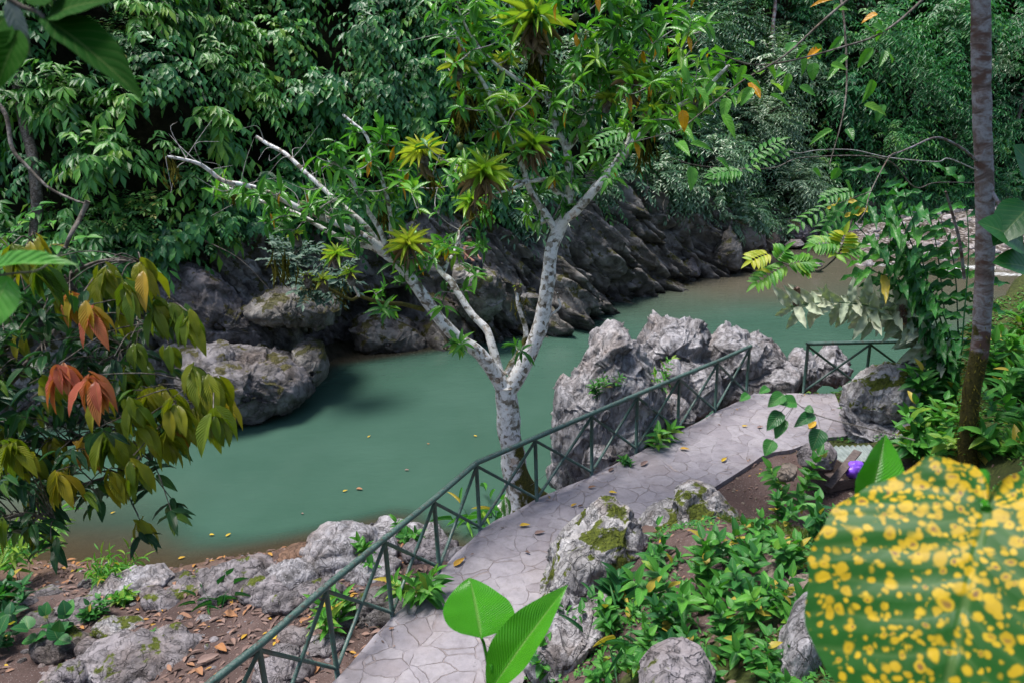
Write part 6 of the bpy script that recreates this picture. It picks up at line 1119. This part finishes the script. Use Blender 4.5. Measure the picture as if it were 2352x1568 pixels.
# overhanging twigs with yellow leaves, upper right, close to the viewer
for i, (L_, lb, hue) in enumerate((([(2020, -60, 4.4), (1900, 40, 4.3), (1800, 130, 4.2), (1700, 190, 4.1), (1560, 300, 4.)], 'thin dark twig with green and yellow leaves slanting across the upper right', .6), ([(2200, -80, 4.6), (2050, 60, 4.4), (1930, 110, 4.3), (1750, 150, 4.2), (1640, 120, 4.1)], 'leafy twig with olive leaves reaching to the tree crown from the upper right', .5), ([(1920, -60, 4.8), (1938, 40, 4.7), (1945, 180, 4.7), (1935, 270, 4.6), (1905, 380, 4.6)], 'dark hanging twig with a few orange leaves left of the tall trunk', .4))):
    C = spline(q(*L_), 6); o = empty('overhanging_twig', C[0], lb, 'branch', 'leafy twigs overhanging the upper right'); org = C[0]; curve_obj('stem', C, .009, .003, M['twig'], o, org, 6); b = MB(); n = 22 - 4 * i
    k = g.integers(3, len(C), n); P = C[k] + g.normal(0, .10, (n, 3)) - UP * .05; lr = np.clip(hue + g.normal(0, .15, n), 0, .93); lr = np.where(g.random(n) < .06, .98, lr); put(b, 'nearo', P - org, rnd_dir(n, g) * [1, .5, .6] - UP * .55, np.tile(UP, (n, 1)) + [0, -.7, 0] + .4 * rnd_dir(n, g), g.uniform(.09, .16, n), g.uniform(.045, .065, n), lr)
    add('foliage', b.mesh('foliage', LM['tree']), o)
# big leaves at the right edge
PE = hit(2345, 760)[0]; o = empty('big_leaf_plant', PE, 'plant with very large blue-green leaves at the right edge behind the mossy trunk', 'plant'); org = np.array(PE)
for (bx, by), (tx, ty), wd, lr in [((2350, 560), (2270, 500), .55, .3), ((2370, 470), (2290, 545), .5, .1), ((2390, 420), (2350, 330), .5, .1), ((2380, 620), (2300, 590), .45, .2)]:
    leaf1('heart', dep(bx, by, 8.6), dep(tx, ty, 8.4), wd, (-.3, -.6, .8), lr, LM['drupe'], 'leaf', o, org); curve_obj('leaf_stalk', spline(np.array([org, (org + dep(bx, by, 8.6)) / 2 + [.1, 0, .2], dep(bx, by, 8.6)]), 4), .012, .008, LM['herb'], o, org, 5)
# brown flower cones of the ginger
for (x, y), (x2, y2), lb in (((1828, 706), (1830, 664), 'brown flower cone standing at the tip of the bleached stem'), ((2075, 748), (2072, 705), 'brown flower cone in the middle of the bleached leaves')):
    a_, b_ = dep(x, y, gd - .75), dep(x2, y2, gd - .75); n = 150; f = (np.arange(n) + .5) / n; an = np.arange(n) * 2.4; ax = b_ - a_; u = np.array([1., 0, 0]); v = np.array([0, 1., 0]); rr = .05 * np.sin(np.clip(f * .85 + .12, 0, 1) * math.pi) ** .6
    b = MB(); D = u * np.cos(an)[:, None] + v * np.sin(an)[:, None] + UP * .9; put(b, 'obov', ax * f[:, None] + (u * np.cos(an)[:, None] + v * np.sin(an)[:, None]) * (rr * .6)[:, None], D, u * np.cos(an)[:, None] + v * np.sin(an)[:, None], .065, .03, np.clip(.45 + RNG.normal(0, .2, n), 0, .9)); V, F, uv = tube(np.array([-UP * .05, ax * .5, ax]), [.008, .009, .003], 8); b.add(V, F)
    tag(b.build('flower_cone', LM['litter'], None, True), lb, 'flower').location = a_
# ground cover on the slope (nobody could count it)
def slope(q_): d, s, _ = poly_dist(q_, CREST); return (s < 0) & ~in_poly(q_, PATH)
def cover(name, n, box, cond, m, ln, wd, tpl, seed, lean, lr=(.5, .2)):
    g = np.random.default_rng(seed); P = land_pts(n, box, cond, seed); n = len(P); b = MB(); a = g.uniform(0, 6.28, n); D = np.stack([np.cos(a), np.sin(a), g.uniform(lean * .3, lean, n)], 1)
    put(b, tpl, P + UP * g.uniform(0, .05, n)[:, None], D, np.tile(UP, (n, 1)) + .4 * rnd_dir(n, g), ln * g.uniform(.5, 1.2, n), wd * g.uniform(.7, 1.2, n), np.clip(g.normal(*lr, n), 0, 1)); return tag(b.build(name, m), kind='stuff')
patch = lambda q_: vnoise(np.column_stack([q_ * .9, q_[:, :1] * 0]), 77)
cover('ground_cover', 12000, (1.2, 6.5, 3.6, 8.8), lambda q_: slope(q_) & (patch(q_) > -.25), LM['herb'], .075, .035, 'far', 91, .8)
cover('ground_cover', 9000, (5.4, 12, 7, 15.5), lambda q_: slope(q_) & (np.hypot(q_[:, 0] - 4.7, q_[:, 1] - 10.1) > 2.4), LM['herb'], .11, .045, 'far', 92, .9, (.6, .2))
cover('grass', 7000, (2.6, 4.9, 6.3, 9.2), lambda q_: slope(q_) & (np.hypot(q_[:, 0] - 3.6, q_[:, 1] - 7.9) < 1.25), LM['grass'], .10, .008, 'far', 93, 1.6, (.6, .25))
cover('ground_cover', 2600, (-.3, 1.6, 4.8, 8.2), lambda q_: slope(q_) & (patch(q_) > .0), LM['herb'], .07, .035, 'far', 94, .8)
# fallen leaves
def litter(name, P, seed, ln=(.05, .14)):
    g = np.random.default_rng(seed); n = len(P); b = MB(); a = g.uniform(0, 6.28, n); D = np.stack([np.cos(a), np.sin(a), g.normal(0, .12, n)], 1); l_ = g.uniform(*ln, n); put(b, 'mid', P + UP * .018, D, np.tile(UP, (n, 1)) + .3 * rnd_dir(n, g), l_, l_ * .38, np.clip(g.beta(1.6, 2.4, n), 0, 1)); return tag(b.build(name, LM['litter']), kind='stuff')
litter('leaf_litter', land_pts(5200, (-9, .5, 5, 12.5), lambda q_: river_side(q_) & (patch(q_) > -.45), 101), 101, (.06, .18)); litter('leaf_litter', land_pts(650, (2.6, 7, 8, 12.6), lambda q_: slope(q_) & (np.hypot(q_[:, 0] - 4.7, q_[:, 1] - 10.1) < 2.3), 102), 102, (.03, .09)); litter('leaf_litter', land_pts(500, (2, 7.5, 11.5, 17), river_side, 103), 103, (.05, .11)); litter('leaf_litter', land_pts(900, (-.2, 4.5, 4.5, 8.6), slope, 104), 104, (.04, .12))
def path_edge(q_): d, _, _ = poly_dist(q_, np.vstack([PATH, PATH[:1]])); return in_poly(q_, PATH) & (d > .05) & (d < .06 + .38 * RNG.random(len(q_)) ** 2)
P_e = land_pts(2600, (-3, 7, 5.5, 14.6), path_edge, 105); P_e[:, 2] = ZP + .004; litter('leaf_litter', P_e[:260], 105, (.02, .075))
FL = [(612, 1390, 30, .9, 'yellow fallen leaf on bare soil, middle of the near bank'), (530, 1415, 42, .75, 'broad orange-brown fallen leaf on the soil of the near bank'), (425, 1420, 40, .7, 'tan fallen leaf pointing right in the leaf litter'), (352, 1440, 24, .88, 'small curled yellow leaf in the leaf litter'), (430, 1363, 36, .55, 'pale brown fallen leaf between two shore rocks'), (510, 1492, 40, .78, 'orange fallen leaf below the broad orange-brown one'), (640, 1465, 26, .97, 'bright yellow fallen leaf seen just left of the railing'), (480, 1515, 44, .6, 'large tan fallen leaf near the bottom edge of the near bank'), (218, 1514, 24, .76, 'rust-coloured leaf leaning on a stone at the lower left'), (305, 1322, 18, .93, 'yellow leaf lying on the long pale slab'), (545, 1335, 18, .95, 'yellow leaf on the high grey limestone block'), (460, 1545, 34, .74, 'orange leaf at the bottom edge left of the railing'), (345, 1400, 30, .5, 'brown fallen leaf beside the grey sloping rock'), (700, 1425, 22, .72, 'brown-orange leaf seen between the railing and the soil')]
def fallen(x, y, l_, lr, lb, grp, z=None, wdt=.42, tpl='nearo'):
    p = hit(x, y)[0] if z is None else onz(x, y, z); t_ = np.linalg.norm(p - [0, 0, CAM_H]) / np.linalg.norm(ray(x, y)); a = RNG.uniform(-.9, .9); b = MB(); L_ = l_ * t_ / FPX * 1.15; D = np.array([[math.cos(a), math.sin(a), .05]]); put(b, leaf_tpl(8, 4, 'ovate', .14, -.10, .02), -D * L_ / 2 + UP * .016, D, np.array([[.1, -.15, 1.]]), L_, L_ * wdt, np.array([lr])); o = b.build('fallen_leaf', LM['litter']); o.location = p; return tag(o, lb, 'leaf', grp)
for f_ in FL: fallen(*f_, 'large fallen leaves on the near bank')
PLF = [(1206, 1208, 22, .95, 'yellow leaf on the path inside the railing by the tree foot'), (1055, 1293, 30, .9, 'pair-like yellow leaf at the path edge under the railing'), (1408, 1133, 18, .97, 'bright yellow leaf in the middle of the path'), (1318, 1161, 14, .92, 'small pale yellow leaf on the path beside a brown one'), (1334, 1163, 12, .2, 'small dark brown leaf on the path beside a yellow one'), (1480, 1066, 22, .6, 'tan leaf on the path across from the tall pinnacle'), (1404, 1080, 16, .3, 'brown leaf at the path edge below the tall pinnacle'), (1573, 1033, 20, .9, 'yellowish leaf on the path near the railing middle'), (1663, 1057, 18, .96, 'golden leaf lying along the path beside the bare soil'), (1711, 980, 12, .95, 'small yellow leaf on the far part of the path'), (1746, 982, 14, .6, 'small beige leaf on the far part of the path'), (1866, 978, 32, .93, 'long yellow leaf at the far right edge of the path'), (1360, 1120, 16, .7, 'pinkish brown leaf on the path between tree foot and pinnacle'), (900, 1445, 12, .7, 'tiny orange leaf near the near end of the path'), (1212, 1270, 14, .3, 'little dry leaf in the middle of the near path'), (1240, 1225, 22, .55, 'pale dry leaf flat on the path before the mossy rocks')]
for f_ in PLF: fallen(*f_, 'fallen leaves on the stone path', ZP + .004)
for x, y, l_, lr, lb in [(826, 1124, 16, .74, 'reddish leaf floating on the green water left of the railing'), (935, 1080, 10, .6, 'small pale leaf floating near the tree trunk'), (487, 1229, 12, .98, 'left one of two yellow leaves floating near the lower shore'), (525, 1229, 12, .98, 'right one of two yellow leaves floating near the lower shore'), (418, 1282, 14, .93, 'yellow leaf floating close to the shore rocks'), (793, 1128, 10, .98, 'tiny yellow leaf floating beside a reddish leaf'), (1092, 1002, 9, .97, 'tiny yellow leaf floating beside the tree trunk, left'), (984, 1020, 7, .8, 'speck of orange leaf floating in mid river'), (260, 1178, 9, .95, 'tiny yellow leaf floating below the drooping tree'), (695, 1180, 8, .6, 'small pale leaf floating above the jagged outcrop'), (848, 1003, 8, .96, 'tiny yellowish leaf floating in the middle of the pool')]: fallen(x, y, l_, lr, lb, 'leaves floating on the river', .004)
fallen(1575, 1242, 78, .35, 'big dry curled brown leaf resting against the smooth whitish rock', None, 2.15, .5); fallen(1492, 1222, 40, .1, 'crumpled dark brown leaf on top of the mossy rocks', None, 2.5, .6)
m, t = mat('pink_petal'); t.out(t.bsdf((.75, .42, .5), .5)); b = MB(); V, F = ICO[3]; b.add(V * [.03, .018, .012] * (1 + .2 * fbm(V * 2, 2, 1))[:, None], [F]); o = b.build('flower_petal', m); o.location = onz(1599, 1115, ZP + .014); tag(o, 'small white and pink flower petal on the path beside the whitish rock', 'petal')
# ------------------------------------------------------------------ wooden box, sheet, purple bag
m, t = mat('weathered_wood'); c = t.coord((2., 2., 14.), world=False); n = t.noise(c, 6., 5., .6); t.out(t.bsdf(t.ramp(n, [(.3, (.045, .032, .030)), (.55, (.10, .075, .07)), (.8, (.17, .14, .135))]), .8, t.bump(n, .4, .01))); M['wood'] = m
def boxm(b, c, s, rz=0., ry=0., rx=0.):
    V = np.array([(x, y, z) for x in (-.5, .5) for y in (-.5, .5) for z in (-.5, .5)]) * s; Mx = np.array(Matrix.Rotation(rz, 3, 'Z') @ Matrix.Rotation(ry, 3, 'Y') @ Matrix.Rotation(rx, 3, 'X')); b.add(V @ Mx.T + c, [np.array([(0, 1, 3, 2), (4, 6, 7, 5), (0, 4, 5, 1), (2, 3, 7, 6), (0, 2, 6, 4), (1, 5, 7, 3)])])
pb2 = hit(1905, 1108)[0]; o = empty('wooden_box', pb2, 'small open box of weathered planks on the red soil behind the spotted leaf', 'box')
o.rotation_euler = (0, 0, R(18))
for nm, c_, s_, a in [('side_board', (-.27, 0, .15), (.025, .55, .28), (0, 0, 0)), ('side_board', (.27, 0, .15), (.025, .55, .28), (0, 0, 0)), ('back_board', (0, .262, .20), (.51, .024, .14), (0, 0, 0)), ('back_board', (0, .262, .065), (.51, .024, .12), (0, 0, 0)), ('front_board', (0, -.262, .09), (.51, .024, .17), (0, 0, 0)), ('base_board', (0, 0, .02), (.51, .50, .02), (0, 0, 0))]:
    b = MB(); boxm(b, np.array(c_), s_); oo = b.build(nm, M['wood'], o, False); bv = oo.modifiers.new('bevel', 'BEVEL'); bv.width = .004
b = MB(); boxm(b, np.zeros(3), (.92, .13, .022), R(38), R(-22)); oo = b.build('loose_plank', M['wood'], None, False); oo.location = pb2 + [.12, -.16, .34]; tag(oo, 'loose grey plank lying slantwise over the wooden box', 'plank')
m, t = mat('purple_plastic'); n = t.noise(t.coord(world=False), 9., 3.); t.out(t.bsdf(t.ramp(n, [(.3, (.16, .05, .55)), (.7, (.26, .10, .75))]), .35, t.bump(n, .8, .03))); V, F = ICO[4]; V = V * [.16, .13, .13]; V = V * (1 + .22 * fbm(V * 9., 3, 4) + .12 * ridged(V * 14., 2, 5))[:, None]; oo = add('plastic_bag', mesh('plastic_bag', V, [F], m), None, pb2 + [.33, -.12, .30]); tag(oo, 'crumpled bright purple plastic bag in the wooden box', 'bag')
m, t = mat('grey_sheet'); n = t.noise(t.coord(), 6., 5.); t.out(t.bsdf(t.ramp(n, [(.3, (.12, .15, .15)), (.7, (.24, .28, .27))]), .5)); u = np.linspace(0, 1, 60); v = np.linspace(0, 1, 8); Q = [onz(*p_, z_) for p_, z_ in (((1880, 1026), 2.0), ((2000, 1022), 2.12), ((2030, 1060), 2.05), ((1925, 1062), 1.98))]
U, Vv = np.meshgrid(u, v, indexing='ij'); V = (Q[0] * ((1 - U) * (1 - Vv))[..., None] + Q[1] * (U * (1 - Vv))[..., None] + Q[2] * (U * Vv)[..., None] + Q[3] * ((1 - U) * Vv)[..., None]); V[..., 2] += .016 * np.sin(U * 60); V = V.reshape(-1, 3); oo = add('corrugated_sheet', mesh('corrugated_sheet', V - Q[0], [grid_faces(60, 8)], m), None, Q[0]); so = oo.modifiers.new('thickness', 'SOLIDIFY'); so.thickness = .006; tag(oo, 'grey-green corrugated sheet lying behind the wooden box', 'sheet')
# ------------------------------------------------------------------ bather on the far ledge
def skin_fig(name, joints, edges, m, parent, sub=2):
    me = bpy.data.meshes.new(name); me.from_pydata([j[0] for j in joints], edges, []); me.materials.append(m); o = add(name, me, parent); sk = o.modifiers.new('skin', 'SKIN'); sk.use_smooth_shade = True
    lay = me.skin_vertices[0] if me.skin_vertices else None
    if lay is None:
        import bmesh
        bm = bmesh.new(); bm.from_mesh(me); bm.verts.layers.skin.verify(); bm.to_mesh(me); bm.free(); lay = me.skin_vertices[0]
    for i, j in enumerate(joints): lay.data[i].radius = (j[1], j[1] if len(j) < 3 else j[2]); lay.data[i].use_root = i == 0
    sb = o.modifiers.new('smooth', 'SUBSURF'); sb.levels = sub; sb.render_levels = sub; return o
m, t = mat('skin'); n = t.noise(t.coord(world=False), 5., 3.); t.out(t.bsdf(t.ramp(n, [(.3, (.22, .095, .06)), (.7, (.30, .135, .088))]), .5)); M['skin'] = m
m, t = mat('dark_trousers'); n = t.noise(t.coord(), 20., 3.); t.out(t.bsdf(t.ramp(n, [(.3, (.008, .009, .013)), (.7, (.02, .022, .03))]), .85)); M['trousers'] = m
m, t = mat('black_hair'); n = t.noise(t.coord(), 60., 2.); t.out(t.bsdf(t.ramp(n, [(.3, (.006, .005, .004)), (.7, (.018, .013, .010))]), .6)); M['hair'] = m
pp = dep(1076, 604, 23.1); per = empty('person', pp, 'shirtless person in dark trousers sitting on the dark ledge across the river', 'person'); per.rotation_euler = (0, 0, R(42)); per.scale = (.95, .95, .95)
# local frame: the figure faces -Y, sits with its seat at z = 0
J = [((0, 0, .10), .125, .10), ((0, .01, .24), .115, .09), ((0, -.01, .40), .135, .095), ((0, -.045, .52), .125, .085), ((0, -.07, .585), .055), ((0, -.09, .64), .052),
     ((.15, -.04, .535), .06), ((.23, -.10, .36), .042), ((.19, -.28, .24), .034), ((.15, -.36, .20), .03), ((-.15, -.04, .535), .06), ((-.23, -.10, .36), .042), ((-.19, -.28, .24), .034), ((-.15, -.36, .20), .03),
     ((.10, -.06, .07), .085), ((.13, -.44, .13), .062), ((.13, -.47, -.12), .05), ((.13, -.44, -.36), .036), ((.13, -.56, -.42), .03), ((-.10, -.06, .07), .085), ((-.13, -.44, .13), .062), ((-.13, -.47, -.12), .05), ((-.13, -.44, -.36), .036), ((-.13, -.56, -.42), .03),
     ((0, -.115, .73), .082, .088), ((0, -.115, .80), .078, .084), ((0, -.11, .855), .05)]
E_ = [(0, 1), (1, 2), (2, 3), (3, 4), (4, 5), (3, 6), (6, 7), (7, 8), (8, 9), (3, 10), (10, 11), (11, 12), (12, 13), (0, 14), (14, 15), (15, 16), (16, 17), (17, 18), (0, 19), (19, 20), (20, 21), (21, 22), (22, 23), (5, 24), (24, 25), (25, 26)]
for h, s_ in ((9, 1), (13, -1)):   # five fingers on each hand, curled over the knees
    w0 = np.array(J[h][0])
    for k, (dx, ln) in enumerate(((-.028, .06), (-.010, .07), (.008, .066), (.025, .052), (.045, .045))):
        a_ = len(J); sx = s_ * dx; J.append((tuple(w0 + [sx, -.045, -.01]), .012)); J.append((tuple(w0 + [sx * 1.2, -.045 - ln * .6, -.03]), .0095)); J.append((tuple(w0 + [sx * 1.2, -.045 - ln, -.06]), .008)); E_ += [(h, a_), (a_, a_ + 1), (a_ + 1, a_ + 2)]
skin_fig('body', J, E_, M['skin'], per)
JT = [((0, 0, .09), .14, .115), ((.10, -.06, .07), .098), ((.13, -.44, .13), .074), ((.13, -.475, -.12), .064), ((.13, -.45, -.32), .056), ((-.10, -.06, .07), .098), ((-.13, -.44, .13), .074), ((-.13, -.475, -.12), .064), ((-.13, -.45, -.32), .056), ((0, .01, .17), .13, .105)]
skin_fig('trousers', JT, [(0, 1), (1, 2), (2, 3), (3, 4), (0, 5), (5, 6), (6, 7), (7, 8), (0, 9)], M['trousers'], per)
V, F = ICO[4]; V = V * [.093, .105, .10] * (1 + .05 * fbm(V * 5, 3, 2))[:, None]; kf = ~((V[F][:, :, 1].mean(1) < -.035) & (V[F][:, :, 2].mean(1) < .045)) & (V[F][:, :, 2].mean(1) > -.055); F = F[kf]; add('hair', mesh('hair', V + [0, -.10, .80], [F], M['hair']), per)
V, F = ICO[3]; add('nose', mesh('nose', V * [.014, .022, .024] + [0, -.205, .755], [F], M['skin']), per)
m, t = mat('eye'); t.out(t.bsdf((.01, .008, .006), .2)); m2, t = mat('lips'); t.out(t.bsdf((.16, .05, .045), .45))
for s_ in (1, -1): add('eye', mesh('eye', V * [.013, .007, .008] + [s_ * .032, -.192, .775], [F], m), per); add('ear', mesh('ear', V * [.010, .022, .032] + [s_ * .086, -.105, .755], [F], M['skin']), per)
add('mouth', mesh('mouth', V * [.024, .008, .007] + [0, -.192, .712], [F], m2), per)
